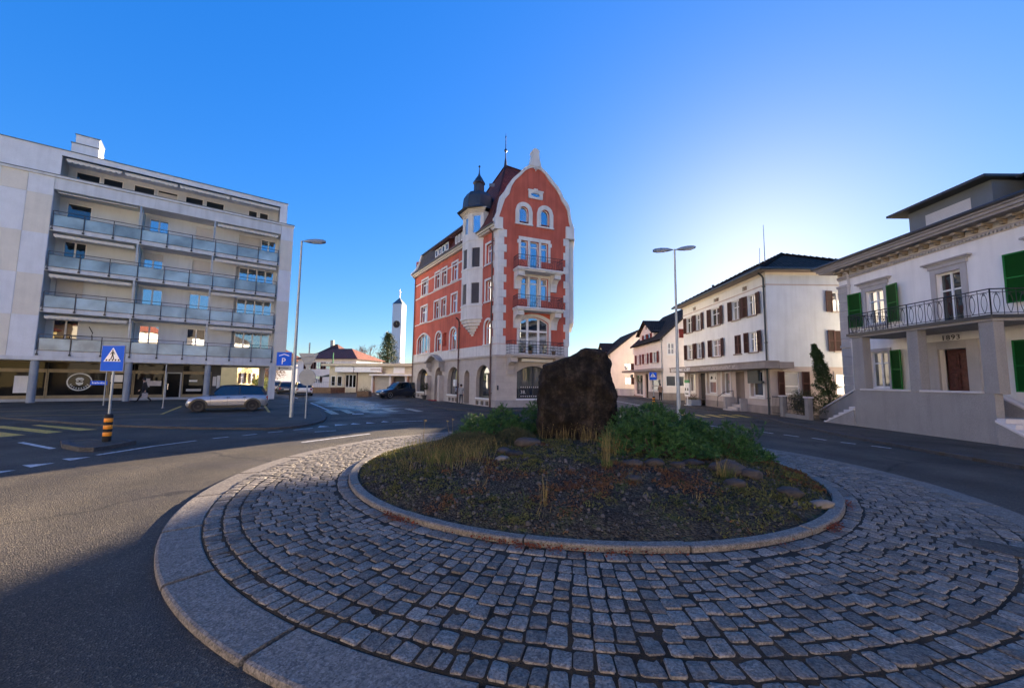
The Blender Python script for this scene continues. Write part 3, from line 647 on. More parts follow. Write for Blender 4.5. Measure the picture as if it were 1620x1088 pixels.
# ---- roundabout apron: real setts in radial rows, coursed at both edges
RI,RS,RO=4.68,6.60,7.02
def zr(r): return .168-(r-RI)*.046
mb=MB()
ks=[(RI-.3,.10),(RI,.160),(RS,.072),(RS+.02,.02),(RO-.02,.0),(RO-.02,-.05)]
mb.lathe([(.01,.1)]+ks,(CX,CY,0),160); struct(mb.build('apron_bed','joint',smooth=True))
def sett(mb,a0,a1,r0,r1,h,g=.0082):
    """one split granite sett, slightly domed and irregular"""
    am,rm=(a0+a1)/2,(r0+r1)/2; w=(a1-a0)*rm-2*g; l=r1-r0-2*g
    if w<.03 or l<.03: return
    jit=[(rnd(-.010,.010),rnd(-.010,.010)) for _ in range(4)]
    tx,ty=rnd(-.035,.035),rnd(-.035,.035); hz=zr(rm)+h; ca,sa=math.cos(am),math.sin(am); tw=rnd(-.05,.05)
    def P(x,y,z):
        x,y=x-y*tw,y+x*tw
        r=rm+y; return (CX+r*ca-x*sa, CY+r*sa+x*ca, z)
    cs=[(-w/2,-l/2),(w/2,-l/2),(w/2,l/2),(-w/2,l/2)]; cs=[(x+j[0],y+j[1]) for (x,y),j in zip(cs,jit)]
    # octagonal outline with knocked-off corners
    out=[]
    for i in range(4):
        p,q,s=Vector(cs[i-1]),Vector(cs[i]),Vector(cs[(i+1)%4]); k=rnd(.07,.15)
        out+= [q.lerp(p,k*min(1,.2/((q-p).length+1e-6)) ), q.lerp(s,k*min(1,.2/((q-s).length+1e-6)))]
    c=Vector((sum(p.x for p in out)/8,sum(p.y for p in out)/8)); b=len(mb.v)
    def zz(p,d): return hz+tx*p.x+ty*p.y-d
    lay=[(1.0,.075),(1.0,.014),(.95,.0035),(.70,.0)]
    for sc,d in lay:
        for p in out:
            q=c+(p-c)*sc; mb.v.append(Vector(P(q.x,q.y,zz(q,d)+(rnd(-.003,.003) if sc<1 else 0))))
    mb.v.append(Vector(P(c.x,c.y,zz(c,-.002)+rnd(-.003,.003))))
    for L in range(3):
        for k in range(8):
            i=b+L*8+k; j=b+L*8+(k+1)%8; mb.f.append((i,j,j+8,i+8)); mb.m.append(0); mb.uv.append(None)
    for k in range(8): mb.f.append((b+24+k,b+24+(k+1)%8,b+32)); mb.m.append(0); mb.uv.append(None)
mb=MB()
def course(r0,r1,wd):
    n=round(2*PI*(r0+r1)/2/wd); a=rnd(0,1)
    ws=[rnd(.78,1.22) for _ in range(n)]; t=sum(ws)
    for w in ws:
        b=a+w/t*2*PI; sett(mb,a,b,r0,r1,rnd(-.004,.008)); a=b
course(RS-.20,RS-.005,.145); course(RS-.40,RS-.205,.16); course(RI+.005,RI+.20,.21)
r_in,r_out=RI+.205,RS-.405
nrow=int(2*PI*(r_in+r_out)/2/.152)
for k in range(nrow):
    a0=2*PI*k/nrow; a1=2*PI*(k+1)/nrow
    r=r_in-rnd(0,.16)
    wob=rnd(-.002,.002)
    while r<r_out-.04:
        l=rnd(.13,.205); r1=min(r+l,r_out)
        if r_out-r1<.09: r1=r_out
        rr=max(r,r_in)
        dr=rnd(-.006,.006)/rr
        if r1-rr>.07: sett(mb,a0+dr+wob*(rr-r_in),a1+dr+wob*(rr-r_in),rr,r1,rnd(-.004,.006))
        r=r1
ap=mb.build('cobbled_apron','sett'); struct(ap)
# outer flat granite ring in long slabs
mb=MB(); n=26
for k in range(n):
    a0,a1=2*PI*(k+.5)/n+.004,2*PI*(k+1.5)/n-.004; s=10; base=len(mb.v); dz=rnd(-.004,.004)
    prof=[(RS+.008,-.03),(RS+.008,.062+dz),(RS+.02,.068+dz),(RO-.03,.056+dz),(RO-.008,.046+dz),(RO,.025),(RO,-.04)]
    for i in range(s+1):
        a=a0+(a1-a0)*i/s
        for r,z in prof: mb.v.append(Vector((CX+r*math.cos(a),CY+r*math.sin(a),z)))
    m_=len(prof)
    for i in range(s):
        for j in range(m_-1): mb.f.append((base+i*m_+j,base+i*m_+j+1,base+(i+1)*m_+j+1,base+(i+1)*m_+j)); mb.m.append(0); mb.uv.append(None)
    mb.f.append(tuple(base+j for j in range(m_))); mb.f.append(tuple(base+s*m_+j for j in range(m_))[::-1]); mb.m+=[0,0]; mb.uv+=[None,None]
struct(mb.build('granite_edge_ring','kerb_granite'))
# raised kerb round the planted mound
mb=MB(); n=16
for k in range(n):
    a0,a1=2*PI*(k+.3)/n+.0025,2*PI*(k+1.3)/n-.0025; s=16; base=len(mb.v); dz=rnd(-.006,.006); dr=rnd(-.008,.008)
    prof=[(RI-.155,.05),(RI-.155,.216+dz),(RI-.143,.227+dz),(RI-.02,.227+dz),(RI-.002,.213+dz),(RI+.006,.05)]
    for i in range(s+1):
        a=a0+(a1-a0)*i/s
        for r,z in prof: mb.v.append(Vector((CX+(r+dr)*math.cos(a),CY+(r+dr)*math.sin(a),z)))
    m_=len(prof)
    for i in range(s):
        for j in range(m_-1): mb.f.append((base+i*m_+j,base+i*m_+j+1,base+(i+1)*m_+j+1,base+(i+1)*m_+j)); mb.m.append(0); mb.uv.append(None)
    mb.f.append(tuple(base+j for j in range(m_))); mb.f.append(tuple(base+s*m_+j for j in range(m_))[::-1]); mb.m+=[0,0]; mb.uv+=[None,None]
struct(mb.build('raised_island_kerb','kerb_granite'))
# planted mound
def zm(x,y):
    r=math.hypot(x-CX,y-CY)/(RI-.15); t=max(0,1-r*r)
    return .195+.43*t**.8+.05*(noise.noise(Vector((x*.9,y*.9,3)))+.5*noise.noise(Vector((x*2.6,y*2.6,7))))*min(1,t*5)
mb=MB(); nr,na=40,110
for i in range(nr+1):
    r=(RI-.14)*i/nr
    for j in range(na):
        a=2*PI*j/na; x,y=CX+r*math.cos(a),CY+r*math.sin(a)
        mb.v.append(Vector((x,y,zm(x,y)+.018*noise.noise(Vector((x*9,y*9,1)))*min(1,(nr-i)/3))))
for i in range(nr):
    for j in range(na):
        mb.f.append((i*na+j,i*na+(j+1)%na,(i+1)*na+(j+1)%na,(i+1)*na+j)); mb.m.append(0); mb.uv.append(None)
struct(mb.build('planted_mound','soil',smooth=True))
# asphalt repair strip let into the setts
mb=MB(); mb.slab([(5.25,5.28),(5.75,5.18),(6.15,4.75),(6.05,4.35),(5.75,4.5),(5.45,4.95)],.03,.114); struct(mb.build('asphalt_patch','pavement',smooth='auto'))
# ------------------------------------------------------------------ apartment block on the left
A=Fr((-32.8157,27.3392),(.797344,.603525))
apt=thing('apartment_building','five storey white and beige apartment block with glazed balconies over a row of shops','building',tuple(A.p(7,-5,0)))
UL,UR,DP=-10.0,15.15,-11.0
SL=[(3.28,3.72),(6.35,6.72),(9.28,9.62),(12.18,12.55)]      # balcony slabs
mb=MB()
# big wall panels left of the balconies and on the right end fin, alternating colour
m2_=MB(); zs=[3.10,6.07,8.97,11.87,14.70,16.08]
for i in range(5):
    for k in range(8):
        u1=-.01-1.23*k; u0=u1-1.22
        mb.box(u0+.012,u1-.012,-.22,0,zs[i]+.012,zs[i+1]-.012,A.p,(i+k)%2 if not (i==4 and k==0) else 0)
    m2_.box(14.16,UR,-.22,0,zs[i]+.012,zs[i+1]-.012,A.p,1 if i in(0,1,3) else 0)
mb.box(UL,0,-.26,-.03,3.05,16.05,A.p,0); m2_.box(14.17,UR-.02,-.26,-.03,3.05,16.05,A.p,0)
mb.build('panel_facade',['panel_grey','panel_beige'],apt); m2_.build('end_fin',['panel_grey','panel_beige'],apt)
mb=MB()
wins=[]  # (u0,u1,z0,z1,kind)
def rowz(k): return [3.72,6.72,9.62,12.55][k]
LW=[[(.33,1.66,'dark2'),(4.95,6.2,'w'),(7.92,9.2,'w'),(11.05,13.95,'w4')],
    [(.26,1.68,'roll'),(4.92,6.2,'w'),(7.88,9.26,'w'),(11.02,13.96,'w4')],
    [(.42,1.62,'dark2'),(4.8,6.05,'half'),(7.93,9.3,'roll'),(11.02,13.96,'w4')],
    [(.36,1.69,'dark1'),(4.98,6.2,'w'),(7.98,9.34,'half2'),(11.06,13.98,'mix')]]
for k in range(4):
    z=rowz(k)
    for u0,u1,kd in LW[k]: wins.append((u0,u1,z+(.02 if u0<2 else .75),z+2.32,kd))
wall(mb,A,0,14.16,3.3,15.3,[w[:4] for w in wins],n=-1.6,dep=.14)
for u in (0,14.16): mb.face([A.p(u,-1.6,3.3),A.p(u,-.2,3.3),A.p(u,-.2,16),A.p(u,-1.6,16)])
mb.box(UL,UR-.1,DP,-1.9,3.3,16.1,A.p)
mb.build('loggia_wall','apt_wall',apt)
for u0,u1,z0,z1,kd in wins:
    if kd in('w','dark2'): window(apt,A,u0,u1,z0,z1,-1.72,gl='glass' if kd=='w' else 'glass_dark',fw=.07)
    elif kd=='dark1': window(apt,A,u0,u1,z0,z1,-1.72,mull=(),gl='glass_dark')
    elif kd=='w4': window(apt,A,u0+.2,u1,z0,z1,-1.72,mull=(.25,.5,.75),gl='glass_curtain' if z0<7 else 'glass')
    if kd in('roll','half','half2','mix'):
        ub=u1
        if kd=='mix':
            ub=u0+1.65; window(apt,A,ub+.04,u1,z0,z1,-1.72); 
        elif kd!='roll': window(apt,A,u0,u1,z0,z1,-1.72)
        zz={'roll':z0,'half':z1-.5,'half2':z0+.55,'mix':z0}[kd]
        q=MB(); q.face([A.p(u0+.03,-1.64,zz),A.p(ub-.03,-1.64,zz),A.p(ub-.03,-1.64,z1),A.p(u0+.03,-1.64,z1)],0,[(0,zz),(1,zz),(1,z1),(0,z1)])
        q.box(u0+.03,ub-.03,-1.66,-1.62,zz-.03,zz+.03,A.p); q.build('roller_shutter','shutter_white',apt)
    for s in (u0,u1-.06):
        pass
for k,(z0,z1) in enumerate(SL):
    q=MB(); q.box(.02,14.15,-1.62,.02,z0,z1-.10,A.p); q.box(.02,14.15,-1.6,-.02,z1-.1,z1-.02,A.p)
    b=q.build('balcony','concrete',apt,bevel=.01)
    pu=[.12+1.545*i for i in range(10)]
    g=MB()
    for i in range(9):
        q=MB(); q.box(pu[i]+.04,pu[i+1]-.04,.005,.017,z1-.02,z1+.80,A.p); q.build('glass_panel','frosted',b)
    q=MB()
    for u in pu:
        q.box(u-.022,u+.022,.02,.07,z0+.06,z1+1.08,A.p); q.box(u-.06,u+.06,.02,.10,z0+.05,z0+.17,A.p)
    q.box(pu[0],pu[-1],.02,.065,z1+1.05,z1+1.09,A.p); q.box(pu[0],pu[-1],.022,.05,z1+.81,z1+.84,A.p); q.box(pu[0],pu[-1],.022,.05,z1-.04,z1-.01,A.p)
    q.build('railing','steel_dark',b)
q=MB()
for u in (4.6,9.26): q.box(u-.055,u+.055,-.10,0.0,3.7,15.2,A.p)
q.build('steel_post','galv',apt)
for k in range(4):
    q=MB(); q.box(4.70,4.74,-1.55,-.12,rowz(k),rowz(k)+2.45,A.p); q.build('balcony_screen','frosted',apt)
q=MB(); q.box(.02,14.14,-1.6,.02,15.2,16.04,A.p); q.box(UL,UR+.04,-.3,.12,16.06,16.22,A.p)
q.build('cornice','concrete',apt,bevel=.01)
q=MB(); q.box(UL,UR+.05,-.34,.15,16.22,16.27,A.p); q.build('ledge_flashing','zinc',apt)
# set-back top storey
aw=[(.5,1.85),(1.98,3.16),(3.76,5.08),(5.22,6.56),(7.04,8.3),(8.46,9.8),(11.62,12.36),(12.5,13.25)]
mb=MB(); wall(mb,A,.1,14.0,16.25,17.95,[(a,b,16.5,17.62) for a,b in aw],n=-2.2,dep=.1)
for u in (.1,14.0): mb.face([A.p(u,-2.2,16.2),A.p(u,-.5,16.2),A.p(u,-.5,18),A.p(u,-2.2,18)])
mb.build('attic_wall','apt_wall',apt)
for i,(a,b) in enumerate(aw):
    window(apt,A,a,b,16.5,17.62,-2.28,mull=(),gl='glass_dark',frame='frame_white')
    if i==3:
        q=MB(); q.face([A.p(a+.05,-2.21,16.5),A.p(b-.05,-2.21,16.5),A.p(b-.05,-2.21,17.4),A.p(a+.05,-2.21,17.4)],0,[(0,16.5),(1,16.5),(1,17.4),(0,17.4)]); q.build('roller_shutter','shutter_white',apt)
q=MB(); q.box(UL,.1,DP+.6,-.5,16.2,18.38,A.p); q.box(14.0,14.6,DP+.6,-.5,16.2,18.38,A.p); q.box(.1,14.0,DP+.6,-2.4,16.2,17.9,A.p)
q.box(.1,14.0,DP+.6,-.5,17.92,18.38,A.p)
for u in [UL+1.17*i for i in range(1,21)]: q.box(u-.008,u+.008,-.503,-.49,17.96,18.36,A.p)
q.build('attic_parapet','panel_grey',apt)
q=MB(); q.box(UL-.05,14.65,DP+.5,-.44,18.38,18.43,A.p); q.build('roof','zinc',apt)
q=MB()
q.box(.1,14.0,-.56,-.38,17.88,17.93,A.p); q.build('awning_rail','steel_dark',apt)
q=MB(); q.box(.15,1.62,-3.6,-2.0,18.4,19.75,A.p); q.box(.33,1.62,-3.6,-2.0,19.75,20.45,A.p); q.build('chimney','panel_grey',apt)
q=MB(); q.box(.1,1.67,-3.65,-1.95,19.72,19.78,A.p); q.box(.28,1.67,-3.65,-1.95,20.45,20.5,A.p); q.build('chimney_cap','zinc',apt)
def awning(u0,u1,z,n0,n1,dz,val=True):
    q=MB()
    q.face([A.p(u0,n0,z),A.p(u1,n0,z),A.p(u1,n1,z-dz),A.p(u0,n1,z-dz)])
    k=max(2,int((u1-u0)/.27)); w=(u1-u0)/k
    if val:
        for i in range(k):
            a=u0+i*w; pts=[(a,z-dz)]+[(a+w*j/4, z-dz-.13-.10*math.sin(PI*j/4)) for j in range(5)]+[(a+w,z-dz)]
            q.face([A.p(p,n1+.004,c) for p,c in pts])
    q.tube([A.p(u0,n1,z-dz),A.p(u1,n1,z-dz)],.035,6)
    return q.build('awning','awning',apt)
for k in range(4):
    zt=[6.30,9.22,12.12,15.18][k]
    awning(.25,4.45,zt,-1.0,.06,.20,val=(k<3)); awning(9.42,13.95,zt,-.6,-.02,.16)
for a,b in ((.35,3.25),(3.45,6.6),(6.75,10.1),(10.25,13.9)): awning(a,b,17.86,-1.2,-.42,.12)
# open ground floor: columns, soffit, shops set back under the block
for u in (.02,4.75,9.55):
    q=MB(); q.lathe([(.21,0),(.21,3.1)],tuple(A.p(u,-.25,0)),20); q.build('column','concrete_dark',apt,smooth='auto')
for a_,b_,c_,d_ in((13.95,14.45,-.6,-.02),(13.95,14.45,-9.5,-9.0),(9.3,9.7,-9.5,-9.0)): q=MB(); q.box(a_,b_,c_,d_,0,3.05,A.p); q.build('concrete_pier','concrete',apt,bevel=.01)
q=MB(); q.box(UL,UR,DP,-.02,2.98,3.28,A.p); q.box(UL,UR,-.03,.04,3.02,3.26,A.p); q.build('soffit_slab','concrete',apt)
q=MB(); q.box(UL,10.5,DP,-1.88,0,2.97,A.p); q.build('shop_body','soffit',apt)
for a_,b_,z0_,z1_ in((9.95,10.2,1.2,2.0),(10.24,10.47,1.0,2.1)): q=MB(); q.box(a_,b_,-1.875,-1.86,z0_,z1_,A.p); q.build('wall_poster','panel_grey',apt)
seg_=[(UL,-2.0),(-1.95,.32),(.34,3.5),(3.52,4.9),(4.92,6.78),(7.9,9.85)]
sfs=[]
for a,b in seg_:
    sf=MB(); sf.box(a,b,-1.86,-1.78,.27,.50,A.p); sf.box(a,b,-1.86,-1.76,2.17,2.42,A.p); sf.box(a,a+.07,-1.86,-1.77,.5,2.17,A.p); sf.box(b-.07,b,-1.86,-1.77,.5,2.17,A.p)
    sf.box(a,b,-1.86,-1.79,2.9,2.97,A.p)
    s=sf.build('shopfront','yellow_frame',apt)
    q=MB(); q.box(a+.07,b-.07,-1.84,-1.82,.5,2.17,A.p); q.box(a+.02,b-.02,-1.84,-1.82,2.42,2.9,A.p); q.build('shop_glass','glass_shop',s)
q=MB(); q.box(UL,9.9,-1.87,-1.74,.0,.27,A.p); q.build('shop_base','concrete_dark',apt)
q=MB(); q.box(6.84,7.86,-1.86,-1.78,.06,.16,A.p); q.box(6.84,6.93,-1.86,-1.78,.06,2.32,A.p); q.box(7.77,7.86,-1.86,-1.78,.06,2.32,A.p); q.box(6.84,7.86,-1.86,-1.78,2.22,2.32,A.p)
d=q.build('shop_door','frame_grey',apt); q=MB(); q.box(6.93,7.77,-1.84,-1.82,.16,2.22,A.p); q.build('pane','glass_shop',d)
q=MB(); q.box(7.0,7.04,-1.77,-1.73,.9,1.4,A.p); q.build('handle','chrome',d)
# posters and offers behind the glass
for (a,b,z0,z1,m) in ((3.62,4.3,1.5,2.05,'letter_white'),(3.62,4.3,1.0,1.38,'yellow_frame'),(5.5,5.9,1.1,1.8,'letter_faded'),(8.35,8.9,1.55,1.7,'letter_white'),(8.2,9.2,.75,.95,'shutter_white'),(-1.2,-.2,.7,1.9,'panel_grey'),(5.9,6.6,1.2,1.6,'letter_faded')):
    q=MB(); q.box(a,b,-1.818,-1.812,z0,z1,A.p); q.build('window_poster',m,apt)
# oval shop emblem: rim, bearded head, arc of lettering
q=MB(); cu,cz=1.98,1.49; K=40
def el(rx,rz,k0=0,k1=K): return [(cu+rx*math.cos(2*PI*i/K),cz+rz*math.sin(2*PI*i/K)) for i in range(k0,k1+1)]
band(q,A,el(.60,.58),el(.67,.66),-1.81,-1.79)
em=q.build('shop_emblem','emblem',apt)
def blob(pts): return [(cu+x,cz+z) for x,z in pts]
q=MB()
q.prism(blob([(-.20,.10),(-.22,.24),(-.10,.33),(.10,.33),(.22,.24),(.20,.10),(.10,.14),(-.10,.14)]),-1.805,-1.795,A.p)
q.prism(blob([(-.17,.10),(-.04,.06),(-.03,.02),(-.16,.03)]),-1.805,-1.795,A.p); q.prism(blob([(.17,.10),(.04,.06),(.03,.02),(.16,.03)]),-1.805,-1.795,A.p)
q.prism(blob([(-.20,.0),(-.08,-.06),(0,-.03),(.08,-.06),(.20,0),(.17,-.17),(0,-.27),(-.17,-.17)]),-1.805,-1.795,A.p)
q.build('bearded_head','emblem',em)
q=MB()
for s_,ch,sg in ((205,'',1),):
    for i in range(9):
        a=R(205+16*i); r1,r2=.43,.53; c0=(cu+r1*math.cos(a)*1.02,cz+r1*math.sin(a)); c1=(cu+r2*math.cos(a)*1.02,cz+r2*math.sin(a)); dx,dz=-math.sin(a)*.028,math.cos(a)*.028
        q.prism([(c0[0]-dx,c0[1]-dz),(c0[0]+dx,c0[1]+dz),(c1[0]+dx,c1[1]+dz),(c1[0]-dx,c1[1]-dz)],-1.805,-1.795,A.p)
q.build('emblem_lettering','emblem',em)
# balcony things: chairs, bench
def balcony_chair(u,z,label):
    t=thing('garden_chair',label,'chair',tuple(A.p(u,-.7,z)),math.atan2(A.u.y,A.u.x))
    q=MB(); q.box(-.25,.25,-.25,.25,.40,.44); q.build('seat','black_gloss',t,local=True)
    q=MB(); q.box(-.25,.25,.22,.26,.46,.95); q.build('backrest','black_gloss',t,local=True)
    for x in(-.22,.22):
        for y in(-.22,.22):
            q=MB(); q.tube([(x,y,0),(x*.95,y*.95,.42)],.018,6); q.build('leg','black_gloss',t,local=True)
balcony_chair(2.2,12.47,'dark garden chair on the top balcony, left one by the frosted glass'); balcony_chair(3.75,12.47,'dark garden chair on the top balcony, beside the grey post'); balcony_chair(3.3,6.64,'dark garden chair alone on the second balcony from the bottom')
def sunbed(u,z):
    t=thing('folding_sunbed','dark folded sunbed frame propped on the lowest balcony','sunbed',tuple(A.p(u,-.9,z)),math.atan2(A.u.y,A.u.x))
    q=MB(); q.tube([(-1,0,.95),(.2,0,.9),(.55,0,.62),(.62,0,.5)],.03,6); q.tube([(-1,.1,1.25),(.35,.1,1.22),(.42,.1,1.5),(.2,.1,1.95)],.03,6); q.tube([(-1,0,.95),(-1,.1,1.25)],.03,6); q.tube([(.45,.0,.75),(.4,.1,1.3)],.03,6); q.build('frame','black_gloss',t,local=True)
    q=MB(); q.tube([(-.8,0,0),(-.9,0,.95)],.025,6); q.tube([(.4,0,0),(.4,0,.75)],.025,6); q.build('leg','black_gloss',t,local=True)
sunbed(2.1,3.64)
# ------------------------------------------------------------------ red corner house
red=thing('corner_house','tall brick red town house with pale stone trim, curved gable and stacked balconies','building',tuple(D.p(-6,-5,0)))
EW=5.86; P2=E_.p(EW,0,0); R_=Fr((P2.x,P2.y),(.12,.993)); DL=-17.85; RL=14.5
E4=(0.0,0.0)
SUR=(.17,.05,'stone_trim')
# left front
f3=[(-15.75,-14.05),(-12.03,-10.92),(-10.36,-9.28),(-8.0,-6.92)]; 
dops=[]; dw=[]
for a,b in f3: 
    dw.append((a,b,10.78,12.34,0,(.5,) if b-a>1.5 else (), 'f3')); dw.append((a,b,7.86,9.5,0,(.5,) if b-a>1.5 else (),'f2'))
for z0,z1 in((10.78,12.30),(7.92,9.48)): dw.append((-1.72,-.76,z0,z1,0,(),'r'))
dw+=[(-16.55,-13.12,4.62,6.58,.5,(.25,.5,.75),'f1'),(-11.5,-10.12,4.66,6.42,.5,(),'f1'),(-8.12,-6.86,4.62,6.46,.5,(),'f1'),(-1.78,-.80,4.66,6.46,.42,(),'f1')]
niche=(-9.7,-8.98,5.03,6.26)
g_ops=[(-16.4,-13.1,.72,3.05,1.15,.45),(-11.45,-9.6,.06,3.12,.92,1.1),(-8.48,-6.1,.72,3.1,1.05,.40),(-5.15,-4.15,.1,2.74,.5,.5),(-3.02,-.85,.66,3.12,1.0,.36)]
vents=[(-16.1,-15.6,.18,.46),(-15.1,-14.6,.18,.46),(-14.1,-13.6,.18,.46),(-8.2,-7.75,.14,.46),(-7.5,-7.05,.14,.46),(-6.85,-6.4,.14,.46),(-3.05,-2.6,.12,.44),(-2.25,-1.8,.12,.44),(-1.5,-1.05,.12,.44)]
mb=MB(); wall(mb,D,DL,0,4.6,13.35,[w[:5] if w[4] else w[:4] for w in dw]+[niche+(0,.3)],dep=.24)
# front
ew=[(1.80,2.36,11.02,12.48,0),(2.57,3.27,10.2,12.48,0),(3.48,4.06,11.02,12.48,0),(1.83,2.39,8.04,9.70,0),(2.59,3.29,7.25,9.70,0),(3.50,4.07,8.04,9.70,0)]
tri=(1.74,4.14,3.95,6.70,.42)
aw_=[(1.66,2.40,13.80,15.12,.37),(3.44,4.18,13.80,15.16,.37)]
# gable outline (outer trim) and inner edge
go=[(-.30,13.95),(-.19,14.1),(-.04,14.47),(.06,15.17),(.21,15.73),(.56,16.22),(.79,16.69),(1.1,17.18),(1.54,17.62),(1.98,18.15),(2.45,18.50),(2.93,18.62),(3.42,18.50),(3.9,18.20),(4.26,17.85),(4.6,17.5),(4.95,17.2),(5.24,16.75),(5.40,16.40),(5.80,16.0),(5.97,15.6),(6.02,15.1),(6.12,14.6),(6.32,14.1)]
gi=[(.02,13.95),(.06,14.14),(.16,14.45),(.28,14.85),(.45,15.39),(.80,15.85),(.97,16.48),(1.27,17.02),(1.72,17.5),(2.11,17.98),(2.55,18.28),(2.98,18.36),(3.42,18.26),(3.78,18.02),(4.08,17.62),(4.44,17.26),(4.78,16.95),(5.06,16.55),(5.22,16.15),(5.56,15.75),(5.74,15.45),(5.82,15.05),(5.90,14.55),(6.02,14.1)]
wall(mb,E_,0,EW,4.6,13.95,ew+[tri]+[(a,b,c,13.94) for a,b,c,d,e in aw_],dep=.26)
mb2=MB()
# the gable wall above 13.95, with the two arched openings cut out as a strip ladder
K=60
def gz(u,side):  # outline height at u on the mid line between trim edges
    L=[((a[0]+b[0])/2,(a[1]+b[1])/2) for a,b in zip(go,gi)]
    best=13.95
    for (p,q),(r,s) in zip(L[:-1],L[1:]):
        lo,hi=min(p,r),max(p,r)
        if lo<=u<=hi and hi>lo: best=max(best,q+(s-q)*(u-p)/(r-p))
    return best
us=sorted({i*6.05/K for i in range(K+1)}|{1.66,2.40,3.44,4.18}|set(p for a,b,c,d,e in aw_ for p,_ in arcpts(a,b,d-e,e)))
def archz(u):
    for a,b,c,d,e in aw_:
        if a+1e-6<u<b-1e-6: return d-e+e*math.sqrt(max(0,1-((2*u-a-b)/(b-a))**2))
    return None
for a,b in zip(us[:-1],us[1:]):
    m_=(a+b)/2
    if archz(m_) is None: za=zb=13.95
    else:
        za=archz(a) or 14.75; zb=archz(b) or 14.75
    ta,tb=gz(a,0),gz(b,0)
    if ta>za-1e-6 or tb>zb-1e-6: mb.face([E_.p(a,0,za),E_.p(b,0,zb),E_.p(b,0,max(zb,tb)),E_.p(a,0,max(za,ta))])
for a,b,c,d,e in aw_:
    t=[(a,c)]+arcpts(a,b,d-e,e)+[(b,c)]
    for (p,q),(r,s) in zip(t,t[1:]+t[:1]): mb.face([E_.p(p,0,q),E_.p(r,0,s),E_.p(r,-.26,s),E_.p(p,-.26,q)])
# gable back face, right side and rear
L=[((a[0]+b[0])/2,(a[1]+b[1])/2) for a,b in zip(go,gi)]; mb.face([E_.p(p,-.45,q) for p,q in L]); 
for (p,q),(r,s) in zip(L[:-1],L[1:]): mb.face([E_.p(p,0,q),E_.p(r,0,s),E_.p(r,-.45,s),E_.p(p,-.45,q)])
m5=MB(); wall(m5,R_,0,RL,0,13.35); m5.build('flank_wall','stone_trim',red); q1=R_.p(RL,0,0); q0=D.p(DL,0,0)
mb.face([q1,q0,q0+Vector((0,0,15)),q1+Vector((0,0,15))])
mb.build('wall','red_wall',red)
mb=MB(); wall(mb,D,DL,0,3.72,4.6,[(-16.55,-13.12,4.5,4.61)]); wall(mb,E_,0,EW,3.72,4.6,[(1.74,4.14,3.95,4.61)])
mb.build('pale_band','stone_trim',red)
mb=MB(); wall(mb,D,DL,0,0,3.72,g_ops+[v+(0,.2) for v in vents],dep=.4)
wall(mb,E_,0,EW,0,3.72,[(1.60,4.25,.68,3.06,.45,.34)])
mb.build('ground_floor_wall','beige_ashlar',red)
mb=MB()
for F,a,b in((D,DL-.02,.03),(E_,-.03,EW+.04)):
    mb.box(a,b,.004,.12,3.68,3.82,F.p); mb.box(a,b,.004,.06,3.60,3.68,F.p)
mb.build('string_course','beige_trim',red,bevel=.015)
mb=MB(); mb.box(-.06,EW+.05,.003,.07,-.05,.58,E_.p); mb.box(-.85,.06,.003,.06,-.05,.58,D.p); mb.build('base_course','grey_stone',red,bevel=.02)
mb=MB()
for v in vents: 
    for k in range(4): mb.box(v[0]+.02,v[1]-.02,-.12,-.08,v[2]+.03+k*.075,v[2]+.06+k*.075,D.p)
    mb.face([D.p(v[0],-.19,v[2]),D.p(v[1],-.19,v[2]),D.p(v[1],-.19,v[3]),D.p(v[0],-.19,v[3])])
mb.build('cellar_grille','steel_dark',red)
mb=MB()
for z in (10.60,12.14): 
    mb.box(DL,-5.4,.003,.055,z-.06,z+.06,D.p)
mb.box(DL,-5.4,.003,.055,7.68,7.78,D.p)
mb.build('storey_band','stone_trim',red)
# windows of the left front
for a,b,z0,z1,r,ml,k in dw:
    window(red,D,a,b,z0,z1,-.2,r,ml,trans=(.68,) if k!='f1' or b-a<2 else (),surround=SUR,gl='glass',mw=.06 if len(ml)<3 else .09)
q=MB(); q.box(niche[0],niche[1],-.3,-.26,niche[2],niche[3],D.p); q.build('blind_niche','red_wall',red)
for i,(a,b,z0,z1,r,d) in enumerate(g_ops):
    if i in(0,2,4):
        window(red,D,a,b,z0,z1,-d+.02,r,(),fw=.07,gl='glass_arch',frame='steel_dark',sill=None)
        q=MB(); q.box(a-.06,b+.06,-d+.05,.05,z0-.10,z0-.003,D.p); q.build('sill','frame_white',red)
    elif i==1:
        q=MB(); q.face([D.p(a,-1.08,z0)]+[D.p(b,-1.08,z0)]+[D.p(p,-1.08,z) for p,z in top(a,b,z1,r)[::-1]]); q.box((a+b)/2-.02,(a+b)/2+.02,-1.08,-1.03,z0,z1-.1,D.p); q.build('entrance_door','frame_grey',red)
    else:
        q=MB(); q.face([D.p(a,-.48,z0)]+[D.p(b,-.48,z0)]+[D.p(p,-.48,z) for p,z in top(a,b,z1,r)[::-1]]); q.build('side_door','beige_trim',red)
